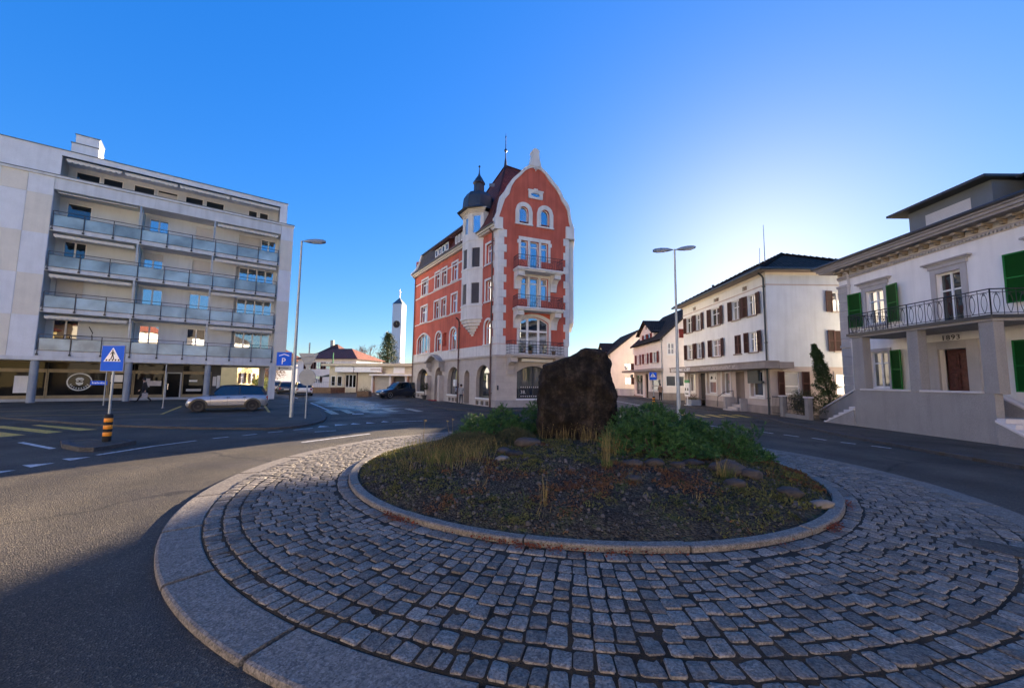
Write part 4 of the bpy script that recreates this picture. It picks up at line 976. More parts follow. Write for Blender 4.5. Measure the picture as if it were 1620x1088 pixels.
# portal: two stub walls and a curved hood on consoles
for a,b in((-12.9,-12.4),(-9.75,-9.3)): mb=MB(); mb.box(a,b,.01,.45,0,2.36,D.p); mb.build('portal_pier','beige_trim',red,bevel=.02)
ho=[(-12.75,3.50),(-12.3,3.62),(-11.7,3.98),(-11.0,4.18),(-10.3,3.98),(-9.6,3.62),(-9.1,3.50)]
mb=MB(); band(mb,D,ho,[(p,z+.16) for p,z in ho],.02,.62)
for a in(-12.6,-9.5): mb.prism([(a,2.75),(a+.28,2.75),(a+.28,3.6),(a,3.6)],.02,.28,D.p); mb.prism([(a+.03,3.1),(a+.25,3.1),(a+.25,3.6),(a+.03,3.6)],.28,.5,D.p)
mb.face([D.p(p,.03,z) for p,z in ho]+[D.p(-9.4,.03,2.9),D.p(-12.5,.03,2.9)][:0]) if False else None
mb.build('portal_hood','grey_stone',red,bevel=.01)
# eaves, mansard, dormers
mb=MB(); mb.box(DL-.1,-5.2,.003,.30,13.12,13.26,D.p); mb.box(DL-.1,-5.2,.003,.42,13.26,13.42,D.p); mb.box(-2.6,-.1,.003,.30,13.12,13.26,D.p); mb.box(-2.6,-.05,.003,.42,13.26,13.42,D.p)
mb.build('eaves_cornice','cornice_cream',red)
mb=MB(); mb.tube([D.p(DL-.1,.47,13.47),D.p(-5.2,.47,13.47)],.07,8); mb.tube([D.p(-2.65,.47,13.47),D.p(-.12,.47,13.47)],.07,8); mb.build('gutter','lead',red)
mb=MB()
prof=[(.45,13.43),(.12,13.75),(-.18,14.3),(-.42,15.0),(-.62,15.75)]
def man(a,b,mi):
    for (n0,z0),(n1,z1) in zip(prof[:-1],prof[1:]): mb.quad(D.p(a,n0,z0),D.p(b,n0,z0),D.p(b,n1,z1),D.p(a,n1,z1),mi)
man(DL,-12.7,0); man(-12.7,-1.9,1)
mb.quad(D.p(DL,-.6,15.75),D.p(-1.9,-.6,15.75),D.p(-1.9,-4.5,16.6),D.p(DL,-4.5,16.6),0)
qa,qb=R_.p(RL,0,13.4),R_.p(0,0,13.4)
mb.quad(D.p(-1.9,-4.5,16.6),D.p(DL,-4.5,16.6),qa+Vector((0,0,.3)),qb+Vector((-.4,2,.3)),0)
mb.face([D.p(DL,.45,13.43)]+[D.p(DL,n,z) for n,z in prof]+[D.p(DL,-4.5,16.6),q1+Vector((0,0,13.5)),D.p(DL,0,13)],0)
mb.build('mansard_roof',['tile_slate','tile_red'],red)
mb=MB(); mb.tube([D.p(DL+.05,n,z+.06) for n,z in [(.5,13.3),(.45,13.43)]+prof[1:]],.16,6); mb.build('roof_verge','stone_trim',red)
mb=MB(); mb.box(DL-.2,-4.6,-.72,-.50,15.72,15.86,D.p); mb.build('roof_edge_flashing','lead',red)
for a,b,k in((-12.3,-8.75,4),(-7.6,-5.7,3)):
    q=MB(); q.box(a,b,-2.2,.02,13.82,14.95,D.p); d=q.build('dormer','tile_red',red)
    q=MB(); q.quad(D.p(a-.2,.30,14.82),D.p(b+.2,.30,14.82),D.p(b+.2,-2.6,15.9),D.p(a-.2,-2.6,15.9)); q.box(a-.2,b+.2,.2,.32,14.74,14.81,D.p); q.build('dormer_roof','tile_red',d)
    w=(b-a-.2)/k
    for i in range(k): 
        u=a+.1+i*w
        q=MB(); q.box(u+.10,u+w-.10,.03,.08,13.98,14.06,D.p); q.box(u+.10,u+.2,.03,.08,14.06,14.68,D.p); q.box(u+w-.2,u+w-.10,.03,.08,14.06,14.68,D.p); q.box(u+.1,u+w-.1,.03,.08,14.6,14.7,D.p); q.box(u+.2,u+w-.2,.03,.045,14.06,14.6,D.p,1)
        q.build('dormer_window',['frame_white','glass_dark'],d)
# steep main roof with ridge parallel to the gable front
rA,rB=E_.p(2.35,-5,21.0),E_.p(5.0,-5,20.7)
c0,c1,c2,c3=E_.p(-.35,-.46,13.5),E_.p(6.1,-.46,13.5),E_.p(7.2,-10,13.5),E_.p(-2.2,-10,13.5)
mb=MB(); l1=D.p(-5.6,-.1,14.2)
mb.quad(c0,c1,rB,rA); mb.tri(c3,c0,rA); mb.tri(c1,c2,rB); mb.quad(c2,c3,rA,rB)
# lower sweep joining roof to the eaves beside the turret
mb.quad(D.p(-2.6,.40,13.44),D.p(-.15,.40,13.44),D.p(-.15,-.5,15.2),D.p(-2.6,-.5,15.2)); mb.quad(D.p(-2.6,-.5,15.2),D.p(-.15,-.5,15.2),E_.p(.6,-1.2,16.8),D.p(-3.0,-1.6,16.8))
mb.build('main_roof','tile_red',red)
mb=MB(); mb.tube([rA+(c0-rA)*t for t in (0,.25,.5,.75,1)],.09,6); mb.tube([rA+(c3-rA)*t for t in (0,.5,1)],.09,6); mb.tube([rA,rB],.10,6); mb.build('ridge_tiles','tile_red',red)
mb=MB(); x,y,z=rA; mb.lathe([(.16,-.2),(.10,.4),(.05,.75),(.04,1.2),(.04,1.25),(.13,1.38),(.13,1.5),(.04,1.62),(.03,2.6),(.06,2.7),(.02,2.85),(.01,3.1)],(x,y,z),10); mb.build('roof_finial','lead',red,smooth='auto')
mb=MB(); p=E_.p(.55,-3.3,17.9); mb.box(-.22,.22,-.02,.3,-.12,.12,lambda a,b,c:p+Vector((a,-.3+b*.3,c+b*.3))); mb.build('roof_hatch','zinc',red)
# gable trim, finial and shoulders
mb=MB(); band(mb,E_,gi,go,-.46,.10); 
mb.box(-.32,.32,-.4,.14,13.12,13.95,E_.p); mb.box(5.62,6.34,-.4,.14,13.2,14.1,E_.p)
mb.box(-.36,.36,-.4,.18,13.02,13.12,E_.p); mb.box(5.58,6.38,-.4,.18,13.1,13.2,E_.p)
mb.prism([(2.45,18.45),(3.42,18.45),(3.25,19.1),(3.2,19.55),(3.25,19.62),(3.25,19.72),(3.1,19.86),(2.83,19.88),(2.68,19.74),(2.68,19.62),(2.73,19.55),(2.66,19.1)],-.42,.16,E_.p)
for u in(2.82,2.94,3.06): mb.box(u-.035,u+.035,.10,.17,18.05+abs(u-2.94)*1.2,18.5,E_.p)
mb.build('gable_trim','stone_trim',red,bevel=.02)
mb=MB()
# oval window with its frame
ov=[(2.98+.40*math.cos(2*PI*i/24),16.17+.15*math.sin(2*PI*i/24)) for i in range(25)]; oo=[]
for i in range(25):
    a=2*PI*i/24; ca,sa=math.cos(a),math.sin(a); k=1/max(abs(ca)/.60,abs(sa)/.34); k=min(k,.66); oo.append((2.98+k*ca,16.2+k*sa))
band(mb,E_,ov,oo,.003,.09); mb.box(2.34,3.64,.003,.11,16.45,16.56,E_.p); mb.box(2.82,3.14,.003,.12,16.56,16.66,E_.p); w=mb.build('window','stone_trim',red)
q=MB(); q.face([E_.p(p,.02,z) for p,z in ov[:-1]]); q.build('pane','glass',w)
for a,b,c,d,e in aw_: window(red,E_,a,b,c,d,-.2,e,(),fw=.05,surround=(.33,.07,'stone_trim'))
for i,(a,b,c,d,_) in enumerate(ew): window(red,E_,a,b,c,d,-.2,0,(),trans=(.70 if i%3!=1 else .82,),fw=.05)
window(red,E_,*tri[:4],-.2,tri[4],(.30,.68),trans=(.62,),fw=.06,mw=.085)
mb=MB()
for z0,z1 in((11.0,12.48),(8.0,9.70)):
    mb.box(1.62,1.795,.003,.07,z0-.02,z1+.28,E_.p); mb.box(4.08,4.26,.003,.07,z0-.02,z1+.28,E_.p); mb.box(1.795,4.08,.003,.07,z1+.005,z1+.28,E_.p)
    for a,b in((2.365,2.565),(3.275,3.475)): mb.box(a,b,-.1,.06,z0-.75,z1,E_.p)
    mb.box(1.5,1.62,.003,.07,z1-.25,z1+.02,E_.p); mb.box(4.26,4.38,.003,.07,z1-.25,z1+.02,E_.p)
t=segpts(1.74,4.14,6.28,.42); band(mb,E_,[(p,z+.01) for p,z in t],[(2.94+(p-2.94)*1.16,z+.24) for p,z in t],.003,.07); mb.box(1.55,1.735,.003,.07,4.6,6.4,E_.p); mb.box(4.145,4.33,.003,.07,4.6,6.4,E_.p)
mb.build('window_surround','stone_trim',red)
# quoins
mb,m3,m4=MB(),MB(),MB()
for i in range(15):
    z=4.62+i*.565; w=(.66,.45)[i%2]; mb.box(-.05,w,.003,.075,z,z+.555,E_.p)
    w2=(.45,.28)[i%2]; m3.box(EW-w2,EW+.05,.003,.075,z,z+.555,E_.p); m4.box(-(.62,.44)[i%2],.02,.003,.06,z,z+.555,D.p)
[q_.build('quoin_strip','stone_trim',red,bevel=.012) for q_ in (mb,m3,m4)]
# three balconies
def bracket(q,u0,u1,zt,h,d):
    pr=[(0.003,zt-h),(.16,zt-h),(.20,zt-h*.72),(.30,zt-h*.5),(.55,zt-h*.32),(d,zt-h*.28),(d,zt),(0.003,zt)]
    q.prism(pr,u0,u1,lambda a,b,c:E_.p(b,a,c))
for (zs_,zr_,u0,u1,kind) in((10.15,11.05,1.22,4.82,'curl'),(7.25,8.12,1.20,4.86,'curl'),(3.86,4.78,.72,4.92,'bar')):
    q=MB(); q.box(u0-.06,u1+.06,0.08,1.08,zs_-.14,zs_,E_.p); q.box(u0,u1,.08,1.0,zs_-.24,zs_-.14,E_.p); b=q.build('balcony','beige_trim' if kind=='bar' else 'stone_trim',red,bevel=.02)
    for x in(u0+.05,u1-.60): 
        q=MB(); bracket(q,x,x+.52,zs_-.24,1.2,.86); q.build('bracket','stone_trim' if kind!='bar' else 'beige_trim',b,bevel=.02)
    q=MB(); n=1.0; z1=zr_
    lines=[((u0,.08),(u0,n)),((u0,n),(u1,n)),((u1,n),(u1,.08))]
    for (a0,n0),(a1,n1) in lines:
        for zz,r in((z1,.022),(zs_+.08,.014),(z1-.22,.012)): q.tube([E_.p(a0,n0,zz),E_.p(a1,n1,zz)],r,5)
        if kind=='bar':
            for zz in(zs_+.3,zs_+.5): q.tube([E_.p(a0,n0,zz),E_.p(a1,n1,zz)],.014,5)
        Ln=math.hypot(a1-a0,n1-n0); k=int(Ln/.14)
        for i in range(k+1):
            f=i/k; a,m_=a0+(a1-a0)*f,n0+(n1-n0)*f
            if kind=='bar' and i%2: continue
            if kind=='curl' and n0==n1 and (i%8 in(2,3)): 
                zc=(zs_+z1-.2)/2
                if i%8==2:
                    for sg in(-1,1):
                        pts=[E_.p(a+.07+.13*math.cos(t*PI/5)*(1-.05*t)*sg,n0,zc+sg*.12+.15*math.sin(t*PI/5)*(1-.05*t)) for t in range(9)]; q.tube(pts,.012,4)
                continue
            bul=.10*math.sin(PI*.35) if kind=='curl' else 0
            pts=[E_.p(a,m_,zs_),E_.p(a,m_+bul*(1 if n0==n1 else .0),zs_+.25),E_.p(a,m_,z1-.22),E_.p(a,m_,z1)]
            q.tube(pts,.010,4)
    q.build('railing','iron',b)
def pot(u,z,k,label):
    t=thing('flower_pot',label,'flower pot',tuple(E_.p(u,.55,z)))
    q=MB(); q.lathe([(.12,0),(.17,.3),(.19,.32),(.15,.32),(.14,.28)],(0,0,0),12); q.build('pot','wood_box',t,local=True)
    q=MB()
    for _ in range(160):
        d=Vector((rnd(-1,1),rnd(-1,1),rnd(0,1.3)));d=d.normalized()*rnd(.1,.3)+Vector((0,0,.38)); e=Vector((rnd(-1,1),rnd(-1,1),rnd(-1,1))).normalized()*.05; q.face([d,d+e,d+e.cross(Vector((0,0,1)))+e*.5])
    q.build('foliage',k,t,local=True)
pot(2.4,3.87,'sedum_red','potted plant with reddish leaves on the lowest balcony of the red house'); pot(4.3,3.87,'hedge','dark green potted plant at the right end of the lowest balcony of the red house')
# awning cassette and ground-floor window
q=MB(); q.box(1.80,4.55,.09,.40,3.34,3.58,E_.p); q.build('awning_box','frame_white',red,bevel=.03)
w=window(red,E_,1.60,4.25,.68,3.06,-.30,.45,(.52,),fw=.06,gl='glass_arch',frame='steel_dark')
q=MB(); q.box(1.54,4.3,-.28,.06,.58,.675,E_.p); q.build('sill','frame_white',red)
q=MB(); q.box(1.68,4.15,-.262,-.255,.72,1.42,E_.p); q.build('window_film','glass_dark',red)
text(red,'38.',E_,2.0,-.254,1.02,.26,'letter_faded',.006,1.05); text(red,'3',E_,3.55,-.254,1.02,.26,'letter_faded',.006,1.05)
q=MB()
for i in range(10):
    a=2*PI*i/10; c=(3.02,1.15); q.prism([(c[0]+.04*math.cos(a-.4),c[1]+.04*math.sin(a-.4)),(c[0]+.24*math.cos(a),c[1]+.24*math.sin(a)),(c[0]+.04*math.cos(a+.4),c[1]+.04*math.sin(a+.4))],-.254,-.248,E_.p)
q.build('leaf_motif','sign_black',red)
q=MB()
for i in range(12):
    u=2.0+i*.17; q.prism([(u,1.46),(u+.09,1.46),(u+.045,1.58)],-.254,-.249,E_.p); q.box(u,u+.1,-.254,-.249,.80,.88,E_.p)
q.build('film_pattern','letter_faded',red)
q=MB(); q.box(.04,.14,.08,.16,1.3,1.62,E_.p); q.build('letter_box','steel_dark',red)
for u,z1 in((-.62,13.2),(-6.08,7.2)): downpipe(red,D,u,.13,.02,z1,'copper_brown',.06)
downpipe(red,D,-17.6,.13,.02,13.2,'copper_brown',.06)
# oriel turret
oc=D.p(-3.81,0,0)
O1=[D.p(-2.29,0,0),D.p(-3.25,.8,0),D.p(-4.37,.8,0),D.p(-5.33,0,0)]
def ofr(a,b): 
    return Fr((b.x,b.y),(a.x-b.x,a.y-b.y)),(a-b).length
F1,l1_=ofr(O1[0],O1[1]); F2,l2_=ofr(O1[1],O1[2]); F3,l3_=ofr(O1[2],O1[3])
ozs=[(7.92,9.55),(10.80,12.36),(13.58,15.05)]
mb=MB()
for F,l,a,b in((F1,l1_,.30,.98),(F2,l2_,.22,.90),(F3,l3_,.30,.95)): wall(mb,F,0,l,6.75,15.2,[(a,b,z0,z1) for z0,z1 in ozs],dep=.16)
# back faces of the turret above the eaves
bk=[D.p(-2.29,0,0),D.p(-2.6,-1.6,0),D.p(-5.0,-1.6,0),D.p(-5.33,0,0)]
for a,b in zip(bk[:-1],bk[1:]): mb.face([a+Vector((0,0,12.5)),b+Vector((0,0,12.5)),b+Vector((0,0,15.3)),a+Vector((0,0,15.3))])
mb.build('oriel_wall','stone_trim',red)
for F,l,a,b in((F1,l1_,.30,.98),(F2,l2_,.22,.90),(F3,l3_,.30,.95)):
    for k,(z0,z1) in enumerate(ozs):
        window(red,F,a,b,z0,z1,-.13,0,(),fw=.05,gl='glass')
        if k<2 and F is not F3:
            q=MB(); q.face([F.p(a+.03,-.055,z0+.02),F.p(b-.03,-.055,z0+.02),F.p(b-.03,-.055,z1),F.p(a+.03,-.055,z1)],0,[(0,z0),(1,z0),(1,z1),(0,z1)]); q.build('roller_blind','shutter_dark',red)
cen=D.p(-3.81,.0,0)
def ring(k,z): return [cen+(p-cen)*k+Vector((0,0,z)) for p in O1]
mb=MB()
def layer(k0,z0,k1,z1):
    a,b=ring(k0,z0),ring(k1,z1)
    for i in range(3): mb.face([a[i],a[i+1],b[i+1],b[i]])
def step(k,z0,z1):
    layer(k,z0,k,z1); mb.face(ring(k,z0)); mb.face(ring(k,z1))
step(1.05,7.70,7.84); step(1.05,10.62,10.76); step(1.04,12.95,13.05); step(1.06,6.66,6.80); step(.93,6.42,6.66); step(.78,6.2,6.42); step(.58,6.0,6.2); step(.40,5.8,6.0); step(.24,5.62,5.8); step(.12,5.46,5.62)
mb.build('oriel_corbel','stone_trim',red,bevel=.015)
mb=MB(); step(1.07,15.18,15.30); step(1.16,15.30,15.42); step(1.26,15.42,15.50); mb.build('oriel_cornice','cornice_cream',red)
dc=tuple(D.p(-3.72,-.28,0)); rot=math.atan2(D.u.y,D.u.x)+PI/8
mb=MB(); mb.lathe([(1.78,15.50),(1.70,15.56),(1.34,15.80),(1.30,16.3),(1.24,16.75),(1.02,17.12),(.52,17.32),(.44,17.42),(.42,18.05),(.52,18.15),(.50,18.25),(.30,18.6),(.10,18.9),(.05,19.1),(.025,19.6)],dc,8,rot=rot); mb.lathe([(.01,19.55),(.08,19.62),(.08,19.7),(.01,19.78)],dc,8); mb.build('turret_roof','lead',red)
# far-side oriel on the right flank
mb=MB(); mb.box(.4,3.4,0,.42,6.5,13.1,R_.p); mb.box(.3,3.5,0,.5,13.1,13.25,R_.p); mb.prism([(.4,6.5),(3.4,6.5),(3.0,6.1),(.8,6.1)],0,.3,R_.p); mb.build('side_oriel','stone_trim',red)
t=thing('red_carpet','short red carpet in the portal of the red house','carpet',tuple(D.p(-10.55,.3,.065))); q=MB(); q.box(-11.2,-9.9,-.95,.75,.065,.085,D.p); q.build('carpet','red_mat',t)
def tub(u,n,label):
    t=thing('potted_shrub',label,'potted plant',tuple(D.p(u,n,.06)))
    q=MB(); q.lathe([(.16,0),(.22,.42),(.24,.44),(.2,.44)],(0,0,0),14); q.build('pot','steel_dark',t,local=True)
    q=MB()
    for _ in range(700):
        d=Vector((rnd(-1,1),rnd(-1,1),rnd(-1,1))); d=d.normalized()*rnd(.2,.42)+Vector((0,0,1.25)); e=Vector((rnd(-1,1),rnd(-1,1),rnd(-1,1))).normalized()*.07; q.face([d,d+e,d+e.cross(Vector((rnd(-1,1),rnd(-1,1),1)))+e*.5])
    q.build('crown','hedge',t,local=True); q=MB(); q.tube([(0,0,.3),(0,0,1.2)],.03,6); q.build('trunk','bark',t,local=True)
tub(-12.1,.75,'dark round potted shrub beside the portal of the red house')
t=thing('post_box','small white letter box fixed beside the downpipe of the red house','letter box',tuple(D.p(-6.4,.1,1.6))); q=MB(); q.box(-6.75,-6.35,.05,.22,1.45,2.0,D.p); q.box(-6.7,-6.4,.22,.235,1.85,1.9,D.p); q.build('box','frame_white',t)
# ------------------------------------------------------------------ restaurant house (white, brown shutters) on the right
B=Fr((15.9985,24.7264),(-.01215,-.99993)); LB=-12.55
res=thing('restaurant_house','three storey white house with brown shutters above a restaurant and shop front','building',tuple(B.p(-6,-4,0)))
SB=Fr((15.9985,24.7264),(1,0))   # side wall facing the camera
BW=8.0
up=[]  # upper windows street side
for z0,z1 in((6.50,7.88),(4.06,5.38)):
    for a,b in((-11.75,-10.62),(-9.80,-8.88),(-7.08,-5.76)): up.append((a,b,z0,z1))
    if z0>5: up+=[(-3.95,-2.98,z0,z1)]
    up.append((-2.0,-1.1,z0,z1))
cl=(-3.85,-3.02,4.06,5.38)
at=[(-10.39,-9.85,8.34,8.64),(-6.65,-5.85,8.34,8.64),(-2.62,-2.05,8.34,8.64)]
sh=[(-11.8,-10.35,1.14,2.80),(-9.75,-8.5,.45,2.80),(-8.2,-6.65,1.14,2.80),(-5.75,-4.62,1.14,2.83),(-3.86,-2.79,.52,2.82),(-2.05,-.69,1.14,2.80)]
mb=MB(); wall(mb,B,LB,0,3.05,9.05,up+[cl]+at,dep=.18)
sw=[(4.15,4.9,6.55,7.80),(4.15,4.9,4.05,5.33)]; sg=[(.90,1.86,1.33,2.72),(4.08,5.0,1.33,2.65)]
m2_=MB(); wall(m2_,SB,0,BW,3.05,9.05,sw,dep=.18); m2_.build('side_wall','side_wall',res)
bq=[B.p(LB,0,0),B.p(LB,-BW,0),B.p(0,-BW,0)]
for a,b in zip(bq[:-1],bq[1:]): mb.face([a,b,b+Vector((0,0,9.05)),a+Vector((0,0,9.05))])
mb.build('wall',['pink_wall'],res)
mb=MB(); wall(mb,SB,0,BW,0.0,3.05,sg,dep=.2); wall(mb,B,LB,0,.60,3.05,[(a,b,max(c,.6),d) for a,b,c,d in sh],dep=.3); mb.build('ground_floor_wall','taupe_wall',res)
mb=MB(); 
for a,b in((LB-.02,-9.75),(-8.5,-3.86),(-2.79,.04)): mb.box(a,b,-.25,.045,-.05,.60,B.p)
mb.box(-.03,BW,-.2,.04,-.05,.62,SB.p); mb.build('plinth','plinth',res,bevel=.01)
mb=MB(); mb.box(LB-.02,.03,.002,.03,8.18,8.25,B.p); mb.box(-.03,BW,.002,.03,8.18,8.25,SB.p); mb.build('frieze_line','taupe_wall',res)
mb=MB(); mb.box(LB-.03,.05,.003,.04,8.85,9.06,B.p); mb.box(-.03,BW,.003,.04,8.85,9.06,SB.p); mb.build('eaves_band','cream_wall',res)
for a,b,z0,z1 in up: window(res,B,a,b,z0,z1,-.14,0,(.5,),trans=(.66,),fw=.06,mw=.035,sill='frame_brown',gl='glass_villa')
for a,b,z0,z1 in at:
    q=MB(); q.face([B.p(a,-.1,z0),B.p(b,-.1,z0),B.p(b,-.1,z1),B.p(a,-.1,z1)]); q.box(a,b,-.1,-.06,z0,z0+.05,B.p); q.box((a+b)/2-.04,(a+b)/2+.04,-.1,-.05,z0,z1,B.p); q.build('attic_window',['frame_brown'],res)
for z0,z1 in((6.48,7.90),(4.04,5.40)):
    L=[(-12.25,-11.8,'r'),(-10.58,-10.2,'l'),(-10.18,-9.84,'r'),(-8.84,-8.38,'l'),(-7.62,-7.12,'r'),(-5.70,-5.20,'l'),(-2.48,-2.04,'r'),(-1.05,-.53,'l')]
    if z0>5: L+=[(-4.42,-3.99,'r'),(-2.94,-2.52,'l')]
    for a,b,h in L: shutter(res,B,a,b,z0,z1,'shutter_brown',.03,R(9),h)
shutter(res,B,-3.85,-3.45,4.06,5.38,'shutter_brown',-.05,0); shutter(res,B,-3.42,-3.02,4.06,5.38,'shutter_brown',-.05,0)
q=MB(); q.box(-3.95,-2.92,-.05,.09,3.97,4.055,B.p); q.build('sill','frame_brown',res)
for i,(a,b,z0,z1) in enumerate(sh):
    if i in(1,4):
        q=MB(); q.box(a,b,-.9 if i==4 else -.29,-.82 if i==4 else -.24,z0,z1,B.p); q.build('door','door_dark' if i==1 else 'taupe_wall',res)
        if i==4:
            q=MB(); 
            for u in(a,b): q.face([B.p(u,-.9,0),B.p(u,0,0),B.p(u,0,z1),B.p(u,-.9,z1)])
            q.box(a,b,-.9,-.0,z0-.1,z0,B.p); q.build('door_recess','taupe_wall',res)
    else:
        window(res,B,a,b,z0,z1,-.24,0,() if i!=0 else (.45,),fw=.09,gl='glass_arch',sill=None)
        q=MB(); q.box(a-.18,b+.18,.003,.07,z0-.16,z0-.01,B.p); q.box(a-.16,a-.004,.003,.05,z0-.01,z1+.05,B.p); q.box(b+.004,b+.16,.003,.05,z0-.01,z1+.05,B.p); q.build('window_surround','stone_trim',res,bevel=.01)
q=MB(); q.box(-8.1,-6.75,-.20,-.18,2.05,2.72,B.p); q.build('window_sign','letter_white',res)
q=MB()
for u in(-7.75,-7.0): q.prism([(u-.2,2.3),(u-.05,2.25),(u+.05,2.35),(u+.2,2.28),(u+.1,2.5),(u-.1,2.52)],-.178,-.17,B.p)
q.build('sign_motif','sign_black',res)
q=MB(); 
for i in range(3): q.box(-3.95-.12*(2-i)*0,-2.75,-.02,.95-.32*i,0.0,.17*(i+1),B.p)
q.build('door_step','beige_trim',res,bevel=.01)
q=MB(); q.box(-2.72,-2.52,-.02,.45,0,.95,B.p); q.build('step_cheek','grey_stone',res,bevel=.015); q=MB(); q.box(-4.25,-3.97,-.02,.75,0,1.0,B.p); q.build('step_cheek','grey_stone',res,bevel=.015)
q=MB(); q.tube([B.p(-4.1,.1,1.45),B.p(-4.1,.7,1.35),B.p(-4.1,1.2,1.0),B.p(-4.1,1.25,.3)],.02,6); q.tube([B.p(-4.1,.1,1.0),B.p(-4.1,.1,1.45)],.02,6); q.build('handrail','iron',res,smooth='auto')
q=MB(); q.box(LB-1.4,.9,.0,.85,2.90,3.30,B.p); q.box(0.02,.9,.0,.9,2.905,3.295,SB.p); q.box(LB-1.45,.95,-.02,.9,3.30,3.36,B.p); q.build('canopy','taupe_stone',res,bevel=.01)
text(res,'RESTAURANT SCHIFF',B,LB-.9,.855,2.96,.30,'letter_white',.03,1.0,maxw=4.1)
q=MB(); u=-7.45
while u<-2.3:   # weathered lettering, too faded to read
    w=rnd(.10,.17); q.box(u,u+.045,.853,.866,3.01,3.19,B.p); q.box(u+.045,u+w,.853,.864,3.01+.14*(w>.14),3.05+.14*(w>.14),B.p)
    u+=w+.07+(.2 if rnd(0,1)<.12 else 0)
q.build('faded_lettering','letter_faded',res)
q=MB(); q.box(-1.9,-.75,.15,.30,1.98,2.82,B.p); q.box(-.75,-.35,.14,.32,2.0,2.14,B.p); q.build('display_case','gutter_dark',res)
# side wall windows
for a,b,z0,z1 in sw: window(res,SB,a,b,z0,z1,-.14,0,(.5,),trans=(.6,),sill='beige_trim')
for z0 in(6.5,4.02): shutter(res,SB,3.68,4.12,z0,z0+1.34,'shutter_brown',.03,R(6),'r')
shutter(res,SB,4.2,4.62,4.05,5.33,'shutter_brown',-.06,0); shutter(res,SB,4.93,5.38,6.5,7.84,'shutter_brown',.03,R(6),'l')
for a,b,z0,z1 in sg: window(res,SB,a,b,z0,z1,-.14,0,(),trans=(.36,),fw=.08,gl='glass_curtain',sill='beige_trim',surround=(.14,.04,'beige_trim'))
shutter(res,SB,.42,.84,1.28,2.75,'shutter_brown',.06,R(5),'r'); shutter(res,SB,1.93,2.38,1.28,2.75,'shutter_brown',.06,R(5),'l')
# hipped roof
ex,ey,ez=.72,.72,9.02
e00=B.p(LB-ex,ex,ez); e01=B.p(ey,ex,ez); e11=B.p(ey,-BW-ex,ez); e10=B.p(LB-ex,-BW-ex,ez)
r0=B.p(-4.2,-BW/2+.1,11.5); r1=B.p(LB+3.6,-BW/2+.1,11.5)
mb=MB(); mb.quad(e00,e01,r0,r1); mb.tri(e01,e11,r0); mb.quad(e11,e10,r1,r0); mb.tri(e10,e00,r1); mb.face([e00,e01,e11,e10],1)
for a,b in((e00,e01),(e01,e11)): mb.face([a,b,b+Vector((0,0,.10)),a+Vector((0,0,.10))],1)
mb.build('roof',['tile_dark','frame_brown'],res)
mb=MB()
for a,b in((e01,r0),(r0,r1),(e00,r1),(e11,r0)):
    k=int((b-a).length/.36)
    for i in range(k):
        p,q=a.lerp(b,i/k),a.lerp(b,(i+1.15)/k); mb.tube([p+Vector((0,0,.03)),q+Vector((0,0,.07))],[.10,.13],6)
mb.build('ridge_tiles','tile_dark',res,smooth='auto')
mb=MB(); mb.tube([e00+Vector((-.05,0,.03)),e01+Vector((-.05,-.05,.03)),e11+Vector((0,-.05,.03))],.075,8); mb.build('gutter','gutter_dark',res,smooth='auto')
downpipe(res,B,-.10,.09,.05,8.98,'gutter_dark',.055)
mb=MB(); a=B.p(-5.2,-3.3,11.3); mb.tube([a,a+Vector((0,0,2.9))],[.035,.018],6); mb.tube([a+Vector((-.35,.1,-.2)),a+Vector((-.3,.1,1.1))],.02,6); mb.build('antenna','galv',res)
mb=MB(); a=B.p(-8.5,-.9,9.8); mb.box(-.07,.07,-.07,.07,0,.45,lambda x,y,z:a+Vector((x,y,z))); mb.build('vent_pipe','lead',res)
# planter box and menu board in front
t=thing('planter_box','square concrete planter box with dark plants before the restaurant door','planter',tuple(B.p(-9.1,.75,.09)))
q=MB(); q.box(-9.7,-8.6,.35,1.15,.09,.55,B.p); q.build('box','concrete_dark',t,bevel=.02)
q=MB(); 
for _ in range(500):
    d=B.p(rnd(-9.6,-8.7),rnd(.4,1.1),.55+abs(random.gauss(0,.16))); e=Vector((rnd(-1,1),rnd(-1,1),rnd(-1,1))).normalized()*.06; q.face([d,d+e,d+e.cross(Vector((rnd(-1,1),rnd(-1,1),1)))+e*.5])
q.build('plants','hedge',t)
t=thing('menu_board','white menu board on a stand in front of the restaurant door','sign board',tuple(B.p(-8.9,1.4,.09)))
q=MB(); q.tube([B.p(-8.75,1.4,.09),B.p(-8.75,1.4,.9)],.03,6); q.box(-9.0,-8.5,1.2,1.6,.09,.14,B.p); q.build('stand','frame_white',t)
q=MB(); q.box(-9.2,-8.3,1.38,1.44,.85,1.95,B.p); q.build('panel','letter_white',t); q=MB(); q.box(-9.2,-8.3,1.38,1.442,1.96,2.2,B.p); q.build('header','green_paint',t)
q=MB()
for u in(-9.0,-8.55): q.prism([(u-.13,1.35),(u,1.3),(u+.13,1.37),(u+.05,1.55),(u-.07,1.53)],1.442,1.45,B.p)
q.box(-9.05,-8.45,1.442,1.45,1.0,1.1,B.p); q.build('menu_print','sign_black',t)
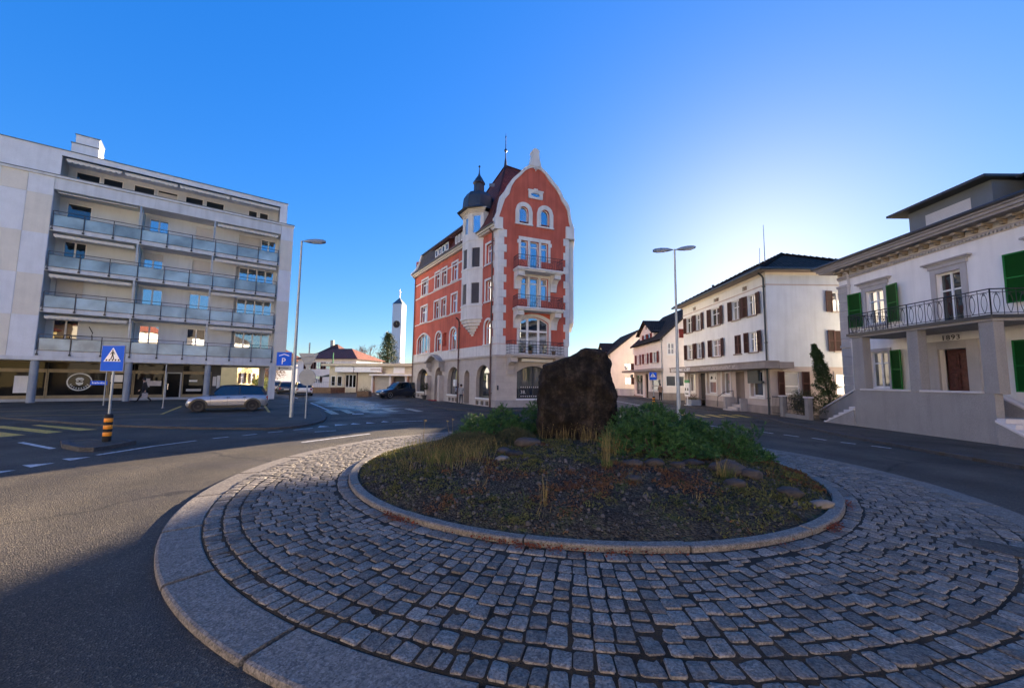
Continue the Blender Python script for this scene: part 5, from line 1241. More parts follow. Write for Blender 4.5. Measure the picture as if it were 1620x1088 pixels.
# ------------------------------------------------------------------ pink house with gabled dormer
Kf=Fr((16.26,42.83),(-.01215,-.99993)); LK=-10.6; KW=8.2
pk=thing('pink_house','pink rendered house with red shutters, a shop below and a gabled dormer','building',tuple(Kf.p(-5,-4,0)))
SK=Fr((16.26,42.83),(1,0)); er=6.85; rz=9.6+.35
kup=[(-9.25,-8.0,4.2,5.4),(-6.25,-5.1,4.2,5.4),(-3.2,-1.75,4.2,5.4)]
kg=[(-9.9,-7.0,.35,2.9),(-6.2,-4.95,.1,2.95),(-4.0,-.85,1.05,2.85)]
mb=MB(); wall(mb,Kf,LK,0,0,er,kup+kg,dep=.2)
rid=(KW/2,er+KW/2*.92)
ksw=[(.55,1.25,5.0,6.2),(1.78,2.40,6.75,7.75),(.30,2.36,1.55,2.68)]
wall(mb,SK,0,KW,0,er,[w for w in ksw if w[3]<er],dep=.12)
for s,o in((SK,0),(SK,-(-LK))):
    pass
def gab(F,o,w,z0,z1): return [F.p(0,o,z0),F.p(w,o,z0),F.p(w/2,o,z1)]
mb.face(gab(SK,0,KW,er,rid[1])); mb.face([Kf.p(LK,0,0),Kf.p(LK,-KW,0),Kf.p(LK,-KW,er),Kf.p(LK,-KW/2,rid[1]),Kf.p(LK,0,er)]); mb.face([Kf.p(LK,-KW,0),Kf.p(0,-KW,0),Kf.p(0,-KW,er),Kf.p(LK,-KW,er)])
mb.build('wall','rose_wall',pk)
mb=MB(); mb.box(LK,-7.0,.003,.05,0,.35,Kf.p); mb.box(-4.9,.03,.003,.05,-.05,.85,Kf.p); mb.box(-.03,3,.003,.05,-.05,.85,SK.p); mb.build('plinth','plinth',pk)
for a,b,z0,z1 in kup: window(pk,Kf,a,b,z0,z1,-.14,0,(.5,),sill='beige_trim',gl='glass_curtain')
for a,b in((-9.75,-9.3),(-7.95,-7.45),(-6.75,-6.3),(-5.05,-4.5),(-3.8,-3.25),(-1.7,-1.1)): shutter(pk,Kf,a,b,4.18,5.42,'shutter_red',.03,R(7),'r' if a in(-9.75,-6.75,-3.8) else 'l')
for i,(a,b,z0,z1) in enumerate(kg):
    if i==1: q=MB(); q.box(a,b,-.6,-.5,z0,z1,Kf.p); q.build('door','shutter_red',pk)
    else: window(pk,Kf,a,b,z0,z1,-.15,0,(.5,) if i==0 else (),fw=.07,gl='glass_arch',sill='frame_white')
q=MB(); q.box(-4.0,-.85,-.12,-.10,2.25,2.85,Kf.p); q.box(-4.0,-.85,-.12,-.10,1.5,1.62,Kf.p); q.build('window_sign','letter_faded',pk)
w=window(pk,SK,.55,1.25,5.0,6.2,-.1,0,(.5,),trans=(.5,),gl='glass_curtain',surround=(.06,.02,'frame_white')); 
window(pk,SK,.3,2.36,1.55,2.68,-.1,0,(.5,),gl='glass_arch')
shutter(pk,SK,1.80,2.42,6.78,7.75,'shutter_red',.02)
q=MB(); q.box(-15.0,.05,.0,.95,3.22,3.48,Kf.p) if False else q.box(LK-2.6,.05,.0,.95,3.20,3.48,Kf.p); q.build('canopy','taupe_stone',pk)
q=MB(); q.box(LK+.4,LK+1.3,.5,.62,2.5,2.95,Kf.p); q.build('hanging_sign','gutter_dark',pk)
mb=MB(); ov=.45; a,b=LK-.3,.35
def kp(u,n,z): return Kf.p(u,n,z)
sl=(rid[1]-er)/(KW/2)
mb.quad(kp(a,ov,er-ov*sl+.15),kp(b,ov,er-ov*sl+.15),kp(b,-KW/2,rid[1]+.15),kp(a,-KW/2,rid[1]+.15)); mb.quad(kp(b,-KW-ov,er-ov*sl+.15),kp(a,-KW-ov,er-ov*sl+.15),kp(a,-KW/2,rid[1]+.15),kp(b,-KW/2,rid[1]+.15))
mb.build('roof','tile_dark',pk,solid=.16)
# dormer with its own gable to the street
dz0,dz1=er+.1,9.45; du0,du1=-9.0,-3.7; dn=-.35; dm=(du0+du1)/2
mb=MB(); wall(mb,Kf,du0,du1,dz0-.2,8.05,[(-7.9,-4.4,6.85,7.85)],n=dn,dep=.1); mb.face([Kf.p(du0,dn,8.05),Kf.p(du1,dn,8.05),Kf.p(dm,dn,dz1-.1)])
for u in(du0,du1): mb.face([Kf.p(u,dn,6.4),Kf.p(u,-4.2,6.4),Kf.p(u,-4.2,8.05),Kf.p(u,dn,8.05)])
d=mb.build('dormer','rose_wall',pk)
mb=MB()
for s_,u in((-1,du0),(1,du1)):
    mb.quad(Kf.p(u+s_*.4,dn+.4,7.82),Kf.p(u+s_*.4,-5.2,7.82),Kf.p(dm,-5.2,dz1+.05),Kf.p(dm,dn+.4,dz1+.05))
mb.build('dormer_roof','tile_dark',d,solid=.12)
window(d,Kf,-7.3,-5.0,6.9,7.8,dn-.05,0,(.5,),gl='glass_curtain')
for a_,b_ in((-7.95,-7.35),(-6.5,-5.8),(-4.95,-4.3)): shutter(d,Kf,a_,b_,6.85,7.85,'shutter_red',dn+.02)
q=MB(); q.box(dm-.2,dm+.2,dn-.02,dn+.03,8.45,8.85,Kf.p); q.build('gable_vent','frame_brown',d)
downpipe(pk,Kf,-.12,.08,.05,6.6,'galv',.05)
q=MB(); q.box(LK+.15,LK+.85,-1.5,-.8,7.0,8.5,Kf.p); q.box(LK+.3,LK+.7,-1.4,-.9,8.5,8.95,Kf.p); q.build('chimney','concrete',pk)
# ------------------------------------------------------------------ cream house further along, behind a low wall
Cf=Fr((15.0,60.5),(-.01215,-.99993)); SC=Fr((15.0,60.5),(1,0)); CW=8.6; cz=6.3
cr=thing('cream_house','cream gabled house with a dark tiled roof behind a low garden wall','building',tuple(Cf.p(-5,-4,0)))
mb=MB(); wall(mb,Cf,-11,0,0,cz,[(-8.5,-7.4,4.0,5.1),(-3.5,-2.4,4.0,5.1),(-8.5,-7.4,1.6,2.8),(-3.5,-2.4,1.6,2.8)],dep=.15)
csw=[(2.1,3.1,3.75,4.75),(2.15,3.1,1.6,2.65),(3.3,4.3,6.0,6.1)]
wall(mb,SC,0,CW,0,cz,csw[:2],dep=.12); mb.face(gab(SC,0,CW,cz,cz+CW/2*.80)); mb.face([Cf.p(-11,0,0),Cf.p(-11,-CW,0),Cf.p(-11,-CW,cz),Cf.p(-11,-CW/2,cz+CW/2*.8),Cf.p(-11,0,cz)]); mb.build('wall','cream_wall',cr)
for a,b,z0,z1 in csw[:2]: window(cr,SC,a,b,z0,z1,-.08,0,(.5,)); shutter(cr,SC,b+.03,b+.5,z0,z1,'shutter_brown',.03)
q=MB(); q.box(3.4,4.6,.0,.06,6.1,7.0,SC.p); q.build('gable_window','frame_grey',cr)
for a,b,z0,z1 in((-8.5,-7.4,4.0,5.1),(-3.5,-2.4,4.0,5.1),(-8.5,-7.4,1.6,2.8),(-3.5,-2.4,1.6,2.8)): window(cr,Cf,a,b,z0,z1,-.1,0,(.5,))
mb=MB(); sl=.80; rzc=cz+CW/2*.8
mb.quad(Cf.p(-11.3,.4,cz-.4*sl+.12),Cf.p(.3,.4,cz-.4*sl+.12),Cf.p(.3,-CW/2,rzc+.12),Cf.p(-11.3,-CW/2,rzc+.12)); mb.quad(Cf.p(.3,-CW-.4,cz-.2),Cf.p(-11.3,-CW-.4,cz-.2),Cf.p(-11.3,-CW/2,rzc+.12),Cf.p(.3,-CW/2,rzc+.12)); mb.build('roof','tile_dark',cr,solid=.15)
mb=MB(); du0,du1,dn=-8.2,-4.4,.0; dm=(du0+du1)/2
mb.box(du0,du1,dn-4,dn,cz-.2,7.0,Cf.p); mb.face([Cf.p(du0,dn,7.0),Cf.p(du1,dn,7.0),Cf.p(dm,dn,8.2)]); d=mb.build('dormer','cream_wall',cr)
mb=MB()
for s_,u in((-1,du0),(1,du1)): mb.quad(Cf.p(u+s_*.35,dn+.35,6.75),Cf.p(u+s_*.35,-4.5,6.75),Cf.p(dm,-4.5,8.3),Cf.p(dm,dn+.35,8.3))
mb.build('dormer_roof','tile_dark',d,solid=.12)
downpipe(cr,Cf,-.1,.06,.0,6.0,'galv',.05)
t=thing('garden_wall','low pale garden wall in front of the cream house','wall',(15,57,0)); q=MB(); q.box(14.9,15.2,54.8,66,0,.95); q.box(15.2,20,54.8,55.1,0,.95); q.build('wall','concrete',t); q=MB(); q.box(14.86,15.24,54.76,66,.95,1.02); q.box(15.24,20,54.76,55.14,.95,1.02); q.build('coping','coping',t)
# ------------------------------------------------------------------ villa with green shutters
V=Fr((15.92,13.265),(-.01215,-.99993)); vn=-2.0
vil=thing('villa','lilac white villa dated 1893 with green shutters, balcony and pebbledash porch','building',tuple(V.p(-3,-6,0)))
VL,VR=-8.35,9.5
SV=Fr(tuple(V.p(VL,vn,0))[:2],(-1,.0))
vo=[(-6.70,-5.72,5.0,6.66),(-3.30,-2.36,4.36,6.66),(-.42+.55,1.1,5.0,6.66),(-6.70,-5.72,1.86,3.60),(-3.42,-2.36,.95,3.48),(.15,1.15,1.86,3.60),(4.2,5.2,5.0,6.66),(4.2,5.2,1.86,3.60)]
mb=MB(); wall(mb,V,VL,VR,0,8.0,vo,n=vn,dep=.22)
q4=[V.p(VL,vn,0),V.p(VL,vn-10,0),V.p(VR,vn-10,0),V.p(VR,vn,0)]
for a,b in zip(q4[:-1],q4[1:]): mb.face([a,b,b+Vector((0,0,8)),a+Vector((0,0,8))])
mb.build('wall','villa_wall',vil)
mb=MB()
for i in range(16):
    z=.02+i*.49
    if z>7.2: break
    mb.box(VL-.05,VL+.62,vn+.003,vn+.05,z,z+.475,V.p); mb.box(VL-.05,VL-.003,vn-.7,vn+.003,z,z+.475,V.p)
mb.box(VL-.10,VL+.66,vn+.003,vn+.09,7.20,7.34,V.p); mb.box(VL-.08,VL+.64,vn+.051,vn+.09,3.95,4.08,V.p)
mb.build('quoin_pilaster','villa_trim',vil,bevel=.012)
for i,(a,b,z0,z1) in enumerate(vo):
    if i==4: continue
    F=Fr(tuple(V.p(0,vn,0))[:2],(-.01215,-.99993))
    window(vil,F,a,b,z0,z1,-.17,0,(.5,),trans=(.68,),fw=.07,mw=.04,gl='glass_villa')
    q=MB(); w=.22 if z1>4 else .16
    q.box(a-w,a-.003,.003,.06,z0-.1,z1+w,F.p); q.box(b+.003,b+w,.003,.06,z0-.1,z1+w,F.p); q.box(a-.003,b+.003,.003,.06,z1+.003,z1+w,F.p)
    if z1>4:
        q.box(a-w-.05,b+w+.05,.003,.10,z1+w,z1+w+.20,F.p); q.box(a-w-.22,b+w+.22,.003,.22,z1+w+.22,z1+w+.29,F.p); q.box(a-w-.15,b+w+.15,.003,.15,z1+w+.16,z1+w+.22,F.p)
    q.box(a-w-.05,b+w+.05,.003,.12,z0-.16,z0-.05,F.p)
    q.build('window_surround','villa_trim',vil,bevel=.008)
FV=Fr(tuple(V.p(0,vn,0))[:2],(-.01215,-.99993))
for a,b,h,z0,z1,n in((-7.62,-6.94,'r',4.95,6.72,.07),(-5.50,-4.84,'l',4.95,6.72,.07),(-.83,-.11,'r',4.95,6.72,.07),(1.3,2.0,'l',4.95,6.72,.07),(-5.54,-4.92,'l',1.80,3.62,.07),(-7.5,-6.9,'r',1.80,3.62,.07),(-.80,-.03,'r',1.80,3.62,.07),(1.35,2.0,'l',1.8,3.62,.07),(3.3,3.95,'r',4.95,6.72,.07),(3.3,3.95,'r',1.8,3.62,.07)):
    shutter(vil,FV,a,b,z0,z1,'shutter_green',n,R(10),h)
q=MB(); a,b,z0,z1=vo[4]
q.box(a-.42,a-.003,.003,.10,.9,z1+.34,FV.p); q.box(b+.003,b+.42,.003,.10,.9,z1+.34,FV.p); q.box(a-.003,b+.003,.003,.10,z1+.003,z1+.34,FV.p); q.build('door_surround','villa_trim',vil,bevel=.012)
q=MB(); q.box(a,b,-.36,-.28,z0,z1,FV.p)
for u in(a+.10,(a+b)/2+.04):
    for zz,h in((z0+.15,.6),(z0+.9,.7),(z0+1.75,.6)):
        q.box(u,u+.38,-.28,-.25,zz,zz+h,FV.p); q.box(u+.07,u+.31,-.25,-.23,zz+.08,zz+h-.08,FV.p)
q.build('front_door','door_wood',vil,bevel=.006)
text(vil,'1893',FV,-2.93,.004,3.86,.20,'sign_black',.012,1.15,'CENTER',wscale=1.15)
# porch: parapet, piers, floor, stairs both ways
mb=MB(); mb.box(-5.42,.06,-.28,0,0,1.74,V.p); mb.box(-5.3,-.05,vn+.01,-.28,.2,.95,V.p); mb.build('porch_wall','pebble',vil)
mb=MB(); mb.box(-5.05,-2.78,-.32,.05,1.74,1.81,V.p); mb.box(-2.35,-.26,-.32,.05,1.74,1.81,V.p); mb.build('porch_coping','coping',vil,bevel=.01)
for u0,u1 in((-5.36,-4.80),(-2.74,-2.30),(-.22,.22)): mb=MB(); mb.box(u0,u1,-.36,.004,1.74,4.15,V.p); mb.build('porch_pier','pebble',vil,bevel=.02)
mb=MB(); bz0,bz1=4.15,4.24; mb.slab([xy(V,-5.45,vn+.01),xy(V,-5.45,.05),xy(V,.25,.05),xy(V,.55,vn+.01)],bz0,bz1); bal=mb.build('balcony','pebble',vil)
mb=MB(); mb.slab([xy(V,-5.52,vn+.01),xy(V,-5.52,.12),xy(V,.30,.12),xy(V,.62,vn+.01)],bz1+.003,bz1+.12); mb.build('balcony_edge','lead',bal)
q=MB(); rt=5.22; fl=bz1+.12
segs=[((-5.45,vn+.2),(-5.45,.03)),((-5.45,.03),(.22,.03)),((.22,.03),(.50,vn+.2))]
for (a0,n0),(a1,n1) in segs:
    Ln=math.hypot(a1-a0,n1-n0)
    for zz,r in((rt,.022),(rt-.10,.012),(fl+.06,.014)): q.tube([V.p(a0,n0,zz),V.p(a1,n1,zz)],r,5)
    k=max(1,round(Ln/.36))
    for i in range(k+1):
        f=i/k; u,n=a0+(a1-a0)*f,n0+(n1-n0)*f; big=i%4==0
        q.tube([V.p(u,n,fl),V.p(u,n,rt)],.022 if big else .011,5)
        if i<k and not(big and False):
            du,dn=(a1-a0)/Ln,(n1-n0)/Ln; um,nm=u+du*Ln/k/2,n+dn*Ln/k/2; zc=(fl+rt-.04)/2; h=(rt-.1-fl)/2-.02
            for sg in(-1,1):   # crossing oval of flat bars
                q.tube([V.p(um+du*(.085*math.sin(PI*t/8)*sg),nm+dn*(.085*math.sin(PI*t/8)*sg),zc-h+2*h*t/8) for t in range(9)],.010,4)
                q.tube([V.p(um+du*sg*(.05+.05*math.cos(t)),nm+dn*sg*(.05+.05*math.cos(t)),rt-.17+.05*math.sin(t)) for t in (0,1.2,2.4,3.6,4.8)],.008,4)
q.build('railing','iron',bal)
def stair(us,ue,z0,z1,nst):
    st=MB(); 
    for i in range(nst):
        a=us+(ue-us)*i/nst; st.box(min(a,ue),max(a,ue),-1.22,.02,z0+(z1-z0)*i/nst,z0+(z1-z0)*(i+1)/nst-.002,V.p)
    return st
st=stair(-7.35,-5.43,0,.95,6); st.build('stairs','coping',vil,bevel=.008)
st=stair(1.55,.07,0,.95,6); st.build('stairs','coping',vil,bevel=.008)
mb=MB(); mb.prism([(-9.3,0),(-9.3,.50),(-9.15,.50),(-6.72,1.72),(-5.43,1.72),(-5.43,0)],-1.4,-1.22,V.p); m2_=MB(); m2_.prism([(-1.0,1.70),(-1.0,0),(1.95,0),(1.95,.03)],-1.4,-1.22,V.p); m2_.build('stair_cheek','pebble',vil)
mb.prism([(-7.4,0),(-7.2,0.0),(-5.43,.83),(-5.43,0)],.0,.03,V.p) if False else None
mb.build('stair_cheek','pebble',vil)
for pr in(([(-7.42,-.02),(-5.43,.80),(-5.43,.0)]),([(.07,0),(.07,.80),(1.6,-.02)])): mb=MB(); mb.prism(pr,.0,.06,V.p); mb.build('stair_stringer','pebble',vil)
def cop(a,b,n0,n1): mb=MB(); mb.prism([a,b,(b[0],b[1]+.07),(a[0],a[1]+.07)],n0,n1,V.p); mb.build('stair_coping','coping',vil)
cop((-9.22,.50),(-6.70,1.74),-1.45,-1.16); cop((-6.70,1.74),(-5.43,1.74),-1.45,-1.16); cop((-1.02,1.72),(2.0,.02),-1.45,-1.16); cop((-7.46,-.04),(-5.43,.82),-.02,.08); cop((.07,.82),(1.62,-.02),-.02,.08)
# cornice, modillions, roof
mb=MB(); cl_=[(.02,7.62,7.74),(.06,7.74,7.82),(.12,8.05,8.14),(.62,8.14,8.24),(.70,8.24,8.36),(.78,8.36,8.50)]
mb.box(VL-.02,VR,vn+.003,vn+.03,7.62,8.06,V.p)
mb.build('frieze','cornice_cream',vil); mb=MB()
for n,z0,z1 in cl_: mb.box(VL-n,VR+n,vn-.3 if n<.1 else vn-10-n,vn+n+.003,z0,z1,V.p)
mb.build('cornice','cornice_grey',vil)
u=VL+.15
while u<VR: mb=MB(); mb.box(u,u+.15,vn+.03,vn+.46,7.96,8.05,V.p); mb.prism([(u+.02,7.87),(u+.13,7.87),(u+.13,7.96),(u+.02,7.96)],vn+.03,vn+.2,V.p); u+=.46; mb.build('modillion','modillion',vil)
mb=MB(); u=VL
while u<VR: mb.box(u,u+.07,vn+.03,vn+.10,7.66,7.74,V.p); u+=.13
mb.build('dentil_row','villa_trim',vil)
o=.82; z=8.5; e=[V.p(VL-o,vn+o,z),V.p(VR+o,vn+o,z),V.p(VR+o,vn-10-o,z),V.p(VL-o,vn-10-o,z)]; g0,g1=V.p(VL+4.6,vn-5,10.9),V.p(VR-4.6,vn-5,10.9)
mb=MB(); mb.quad(e[0],e[1],g1,g0); mb.tri(e[1],e[2],g1); mb.quad(e[2],e[3],g0,g1); mb.tri(e[3],e[0],g0); mb.build('roof','tile_dark',vil)
mb=MB(); mb.tube([e[3],e[0],e[1]],.08,8); mb.build('gutter','lead',vil,smooth='auto')
mb=MB(); d0,d1=-5.0,-1.7; n0=-2.75; mb.box(d0,d1,n0-6,n0,8.6,10.05,V.p); mb.box(d0+.75,d1-.75,n0-.02,n0+.004,9.0,9.66,V.p,1)
mb.build('roof_dormer',['zinc','shutter_white'],vil)
mb=MB(); mb.slab([xy(V,d0-.55,n0+.55),xy(V,d1+.25,n0+.55),xy(V,d1+.25,n0-6.2),xy(V,d0-.55,n0-6.2)],10.06,10.16); mb.build('dormer_roof','lead',vil)
mb=MB(); mb.box(d1+.25,VR-2,n0-6,n0-1.1,8.6,9.95,V.p); mb.build('roof_dormer','zinc',vil)
mb=MB(); mb.slab([xy(V,d1+.27,n0-.6),xy(V,VR-1.5,n0-.6),xy(V,VR-1.5,n0-6.2),xy(V,d1+.27,n0-6.2)],9.96,10.05); mb.build('dormer_roof','lead',vil)
downpipe(vil,Fr(tuple(V.p(VL+.70,vn,0))[:2],(-.012,-1)),0,.08,.3,8.1,'coping',.05)
# garden fence with gate and hedge, cypress
def pillar(x,y,h,label):
    t=thing('gate_pillar',label,'pillar',(x,y,.09)); q=MB(); q.box(-.13,.13,-.13,.13,0,h); q.build('shaft','concrete_mid',t,local=True,bevel=.015); q=MB(); q.box(-.17,.17,-.17,.17,h+.002,h+.07); q.build('cap','coping',t,local=True,bevel=.01)
pillar(15.75,23.25,1.15,'pale gate pillar beside the dark downpipe of the restaurant house'); pillar(15.8,21.35,1.15,'pale gate pillar at the foot of the villa stairs')
t=thing('garden_fence','dark wrought iron fence on a low wall between the two gate pillars','fence',(15.8,22.3,.09)); q=MB(); q.box(15.72,15.9,21.5,23.1,.09,.30); q.build('base_wall','concrete_mid',t)
q=MB()
for i in range(13): y=21.6+i*.118; q.tube([(15.81,y,.42),(15.81,y,1.28)],.012,4)
for zz in(.55,1.15): q.tube([(15.81,21.52,zz),(15.81,23.08,zz)],.015,4)
q.build('bars','iron',t)
t=thing('garden_gate','narrow iron gate next to the restaurant house','gate',(15.9,23.9,.09)); q=MB()
for i in range(8): y=23.5+i*.12; q.tube([(15.85,y,.15),(15.85,y,1.25)],.012,4)
for zz in(.25,1.2): q.tube([(15.85,23.45,zz),(15.85,24.4,zz)],.018,4)
q.build('bars','iron',t)
def foliage(q,fn,n,s,fl=1.0):
    for _ in range(n):
        d=Vector(fn()); a=Vector((rnd(-1,1),rnd(-1,1),rnd(-.7,1))).normalized()*s*rnd(.6,1.3); b=a.cross(Vector((rnd(-1,1),rnd(-1,1),rnd(-1,1)))).normalized()*s*rnd(.3,.6)
        q.face([d-b*.5,d+a*.5-b*.2,d+a,d+a*.5+b*.8])
t=thing('hedge','brown green hedge behind the iron garden fence','hedge',(16.4,22.3,.1)); q=MB(); foliage(q,lambda:(16.25+random.gauss(0,.2),rnd(21.55,23.15),.15+abs(rnd(0,1)+rnd(0,1))*.78),5200,.075); q.build('foliage','hedge',t)
t=thing('cypress','narrow dark green cypress leaning left between the villa and the white house','tree',(17.75,22.3,.1))
q=MB()
def cyp():
    h=random.random()**.8; r=(.64*(1-h)**.75+.10)*(.72+.55*noise.noise(Vector((h*11,2,5)))+rnd(-.15,.35)); a=rnd(0,2*PI); k=math.sqrt(rnd(.35,1))
    return (17.75-.78*h**1.3+r*k*math.cos(a),22.3+r*k*math.sin(a),.30+h*3.9)
foliage(q,cyp,13000,.085); q.build('crown','cypress',t)
q=MB(); q.tube([(17.75,22.3,.1),(17.7,22.3,1.2),(17.25,22.3,3)],[.09,.07,.02],6); q.build('trunk','bark',t)
# ------------------------------------------------------------------ street furniture
def lamp_post(x,y,h,heads,label,rz):
    t=thing('street_lamp',label,'street lamp',(x,y,0),rz,'tall street lamps round the junction')
    q=MB(); q.lathe([(.13,0),(.13,.02),(.095,.03),(.092,1.5),(.085,1.55),(.042,h-.1),(.05,h-.08),(.05,h),(.02,h+.02)],(0,0,0),14); q.lathe([(.17,0),(.17,.035),(.12,.05)],(0,0,0),14); q.build('pole','galv',t,local=True,smooth='auto')
    q=MB(); q.box(.07,.10,-.06,.06,.75,1.2); q.build('service_door','alu_back',t,local=True)
    for a,el in heads:
        c,s_=math.cos(a),math.sin(a)
        def T(d,w,z,c=c,s_=s_,el=el): return Vector((d*c-w*s_, d*s_+w*c, h-.05+z+d*el))
        q=MB()
        st=[(.06,.05,.03,.05),(.2,.07,.0,.09),(.35,.12,-.02,.13),(.7,.155,-.03,.155),(1.0,.14,-.02,.13),(1.12,.09,.0,.09)]
        rings=[]
        for d,w,z0,z1 in st:
            rings.append([T(d,-w,z0),T(d,w,z0),T(d,w,z0+(z1-z0)*.5),T(d,w*.6,z1),T(d,-w*.6,z1),T(d,-w,z0+(z1-z0)*.5)])
        for a_,b_ in zip(rings[:-1],rings[1:]):
            for k in range(6): q.face([a_[k],a_[(k+1)%6],b_[(k+1)%6],b_[k]])
        q.face(rings[0]); q.face(rings[-1]); hd=q.build('lamp_head','alu_back',t,local=True)
        q=MB(); q.face([T(.45,-.1,-.034),T(.45,.1,-.034),T(1.0,.1,-.026),T(1.0,-.1,-.026)]); q.box(.5,.95,-.09,.09,-.06,-.035,T); q.build('lamp_glass','lamp_clear',hd,local=True)
lamp_post(-10.8,19.8,8.95,[(0,.06)],'single headed grey street lamp on the pavement corner beside the apartment block',R(14))
lamp_post(8.74,21.0,9.15,[(R(8),.12),(R(172),.02)],'double headed grey street lamp rising behind the dwarf pines',R(-8))
def sign_board(t,F,w,h,cz,th=.03,mf='sign_blue',mb_='alu_back',name='sign_plate'):
    q=MB(); q.box(-w/2,w/2,-th,0,cz-h/2,cz+h/2,F.p); o=q.build(name,mb_,t)
    q=MB(); q.box(-w/2+.012,w/2-.012,.001,.004,cz-h/2+.012,cz+h/2-.012,F.p); q.build('sign_face',mf,o); return o
def ped_sign(x,y,z,az,s,label,zc,lean=0):
    """pedestrian crossing sign over a black and orange beacon sleeve"""
    F=Fr((x,y),(math.cos(az),math.sin(az)))
    t=thing('crossing_sign',label,'traffic sign',(x,y,z))
    q=MB(); q.tube([(x,y,z),(x,y,zc+s*.5)],.032,10); q.build('post','galv',t,smooth='auto')
    q=MB(); q.lathe([(.09,0),(.098,.02),(.098,.74),(.092,.77),(.06,.79),(.04,.79)],(x,y,z),20); b=q.build('beacon_sleeve','black',t,smooth='auto')
    q=MB()
    for k in range(3): q.lathe([(.0985,.16+.2*k),(.1005,.163+.2*k),(.1005,.267+.2*k),(.0985,.27+.2*k)],(x,y,z),20)
    q.build('reflective_band','orange_film',b,smooth='auto')
    F=Fr((x+F.n.x*.06,y+F.n.y*.06),(math.cos(az),math.sin(az)))
    pl=sign_board(t,F,s,s,zc)
    k=s/.72; c=zc+.08*k
    q=MB(); q.prism([(-.27*k,c-.17*k),(.27*k,c-.17*k),(0,c+.22*k)],.004,.0065,F.p); q.build('white_triangle','sign_white',pl)
    q=MB(); n0,n1=.0066,.009
    def P(pts): q.prism([(a*k,c+b*k) for a,b in pts],n0,n1,F.p)
    P([(.022*math.cos(a*PI/5)-.005,.135+.024*math.sin(a*PI/5)) for a in range(10)])
    P([(-.035,.105),(.03,.105),(.025,.0),(-.025,.0)]); P([(-.025,.0),(.005,.0),(-.03,-.11),(-.065,-.11)]); P([(-.005,.0),(.025,.0),(.065,-.11),(.03,-.11)]); P([(-.035,.10),(-.02,.10),(-.065,.02),(-.08,.03)]); P([(.02,.10),(.035,.10),(.075,.03),(.06,.025)])
    for i in range(5): u=-.21+i*.095; P([(u,-.155),(u+.05,-.155),(u+.06,-.105),(u+.015,-.105)])
    q.build('walker_symbol','sign_black',pl)
ped_sign(-11.68,11.72,.10,R(-6),.76,'blue pedestrian crossing sign on the near left traffic island',2.50)
ped_sign(11.0,31.0,.10,R(-45),.60,'small blue pedestrian crossing sign on the far traffic island beyond the pines',2.45)
# blank backs of a give-way and a roundabout sign
x,y=-9.86,19.34; t=thing('road_sign','grey backs of a triangular and a round traffic sign on one post','traffic sign',(x,y,.07)); F=Fr((x,y),(1,.1))
q=MB(); q.tube([(x,y,.07),(x,y,3.7)],.032,10); q.build('post','galv',t,smooth='auto')
q=MB(); q.prism([(-.46,3.18),(.46,3.18),(.05,2.42),(-.05,2.42)],.04,.06,F.p); q.box(-.3,.3,.06,.085,3.0,3.04,F.p); q.box(-.14,.14,.06,.085,2.66,2.70,F.p); q.build('triangular_plate','alu_back',t,bevel=.01)
q=MB(); q.prism([(.40*math.cos(2*PI*i/28),2.02+.40*math.sin(2*PI*i/28)) for i in range(28)],.04,.06,F.p); q.box(-.33,.33,.06,.085,2.16,2.20,F.p); q.box(-.33,.33,.06,.085,1.84,1.88,F.p); q.build('round_plate','alu_back',t,smooth='auto')
# parking garage sign on the lamp post
F=Fr((-11.28,19.72),(math.cos(R(-4)),math.sin(R(-4)))); t=thing('parking_sign','blue covered parking sign with a white P and an arrow panel below it','traffic sign',(-11.28,19.72,2.5))
pl=sign_board(t,F,.78,.68,2.92)
q=MB(); q.box(-.40,.40,-.03,0,2.36,2.555,F.p); ar=q.build('arrow_plate','alu_back',t)
q=MB(); q.prism([(-.30,2.455),(-.18,2.53),(-.18,2.475),(.26,2.475),(.26,2.435),(-.18,2.435),(-.18,2.38)],.001,.005,F.p); q.build('arrow','sign_black',ar)
text(pl,'P',F,-.10,.0045,2.66,.30,'sign_white',.003,1,name='letter')
q=MB(); q.prism([(-.26,3.05),(0,3.13),(.26,3.05),(.26,3.09),(0,3.17),(-.26,3.09)],.0045,.008,F.p); q.build('roof_symbol','sign_white',pl)
q=MB(); q.tube([F.p(.3,-.03,3.05),Vector((-10.8,19.8,3.05))],.02,6); q.tube([F.p(.3,-.03,2.6),Vector((-10.8,19.8,2.6))],.02,6); q.build('bracket','galv',t)
# street name plate and thin posts
t=thing('street_name_sign','small dark blue street name plate on a thin post by the shop window','street sign',(-26.25,25.9,.07)); F=Fr((-26.6,25.9),(1,.15))
q=MB(); q.tube([(-26.25,25.9,.07),(-26.25,25.9,2.3)],.03,8); q.build('post','galv',t)
q=MB(); q.box(-.52,.44,.03,.05,1.38,1.64,F.p); p_=q.build('name_plate','sign_blue',t); q=MB()
for i in range(9): q.box(-.42+i*.088,-.37+i*.088,.051,.054,1.46,1.54+.03*(i%3==0),F.p)
q.build('plate_lettering','sign_white',p_)
t=thing('marker_post','thin grey post standing before the shop door','post',(-21.2,24.5,.07)); q=MB(); q.tube([(-21.2,24.5,.07),(-21.2,24.5,2.75)],.028,8); q.lathe([(.07,0),(.07,.03),(.03,.05)],(-21.2,24.5,.07),10); q.build('post','galv',t,smooth='auto')
t=thing('bollard','short black bollard on the pavement edge behind the street lamp','bollard',(-18.2,33.1,.07)); q=MB(); q.lathe([(.09,0),(.09,.8),(.10,.82),(.10,.95),(.05,1.0)],(-18.2,33.1,.07),12); q.build('post','black_gloss',t,smooth='auto')
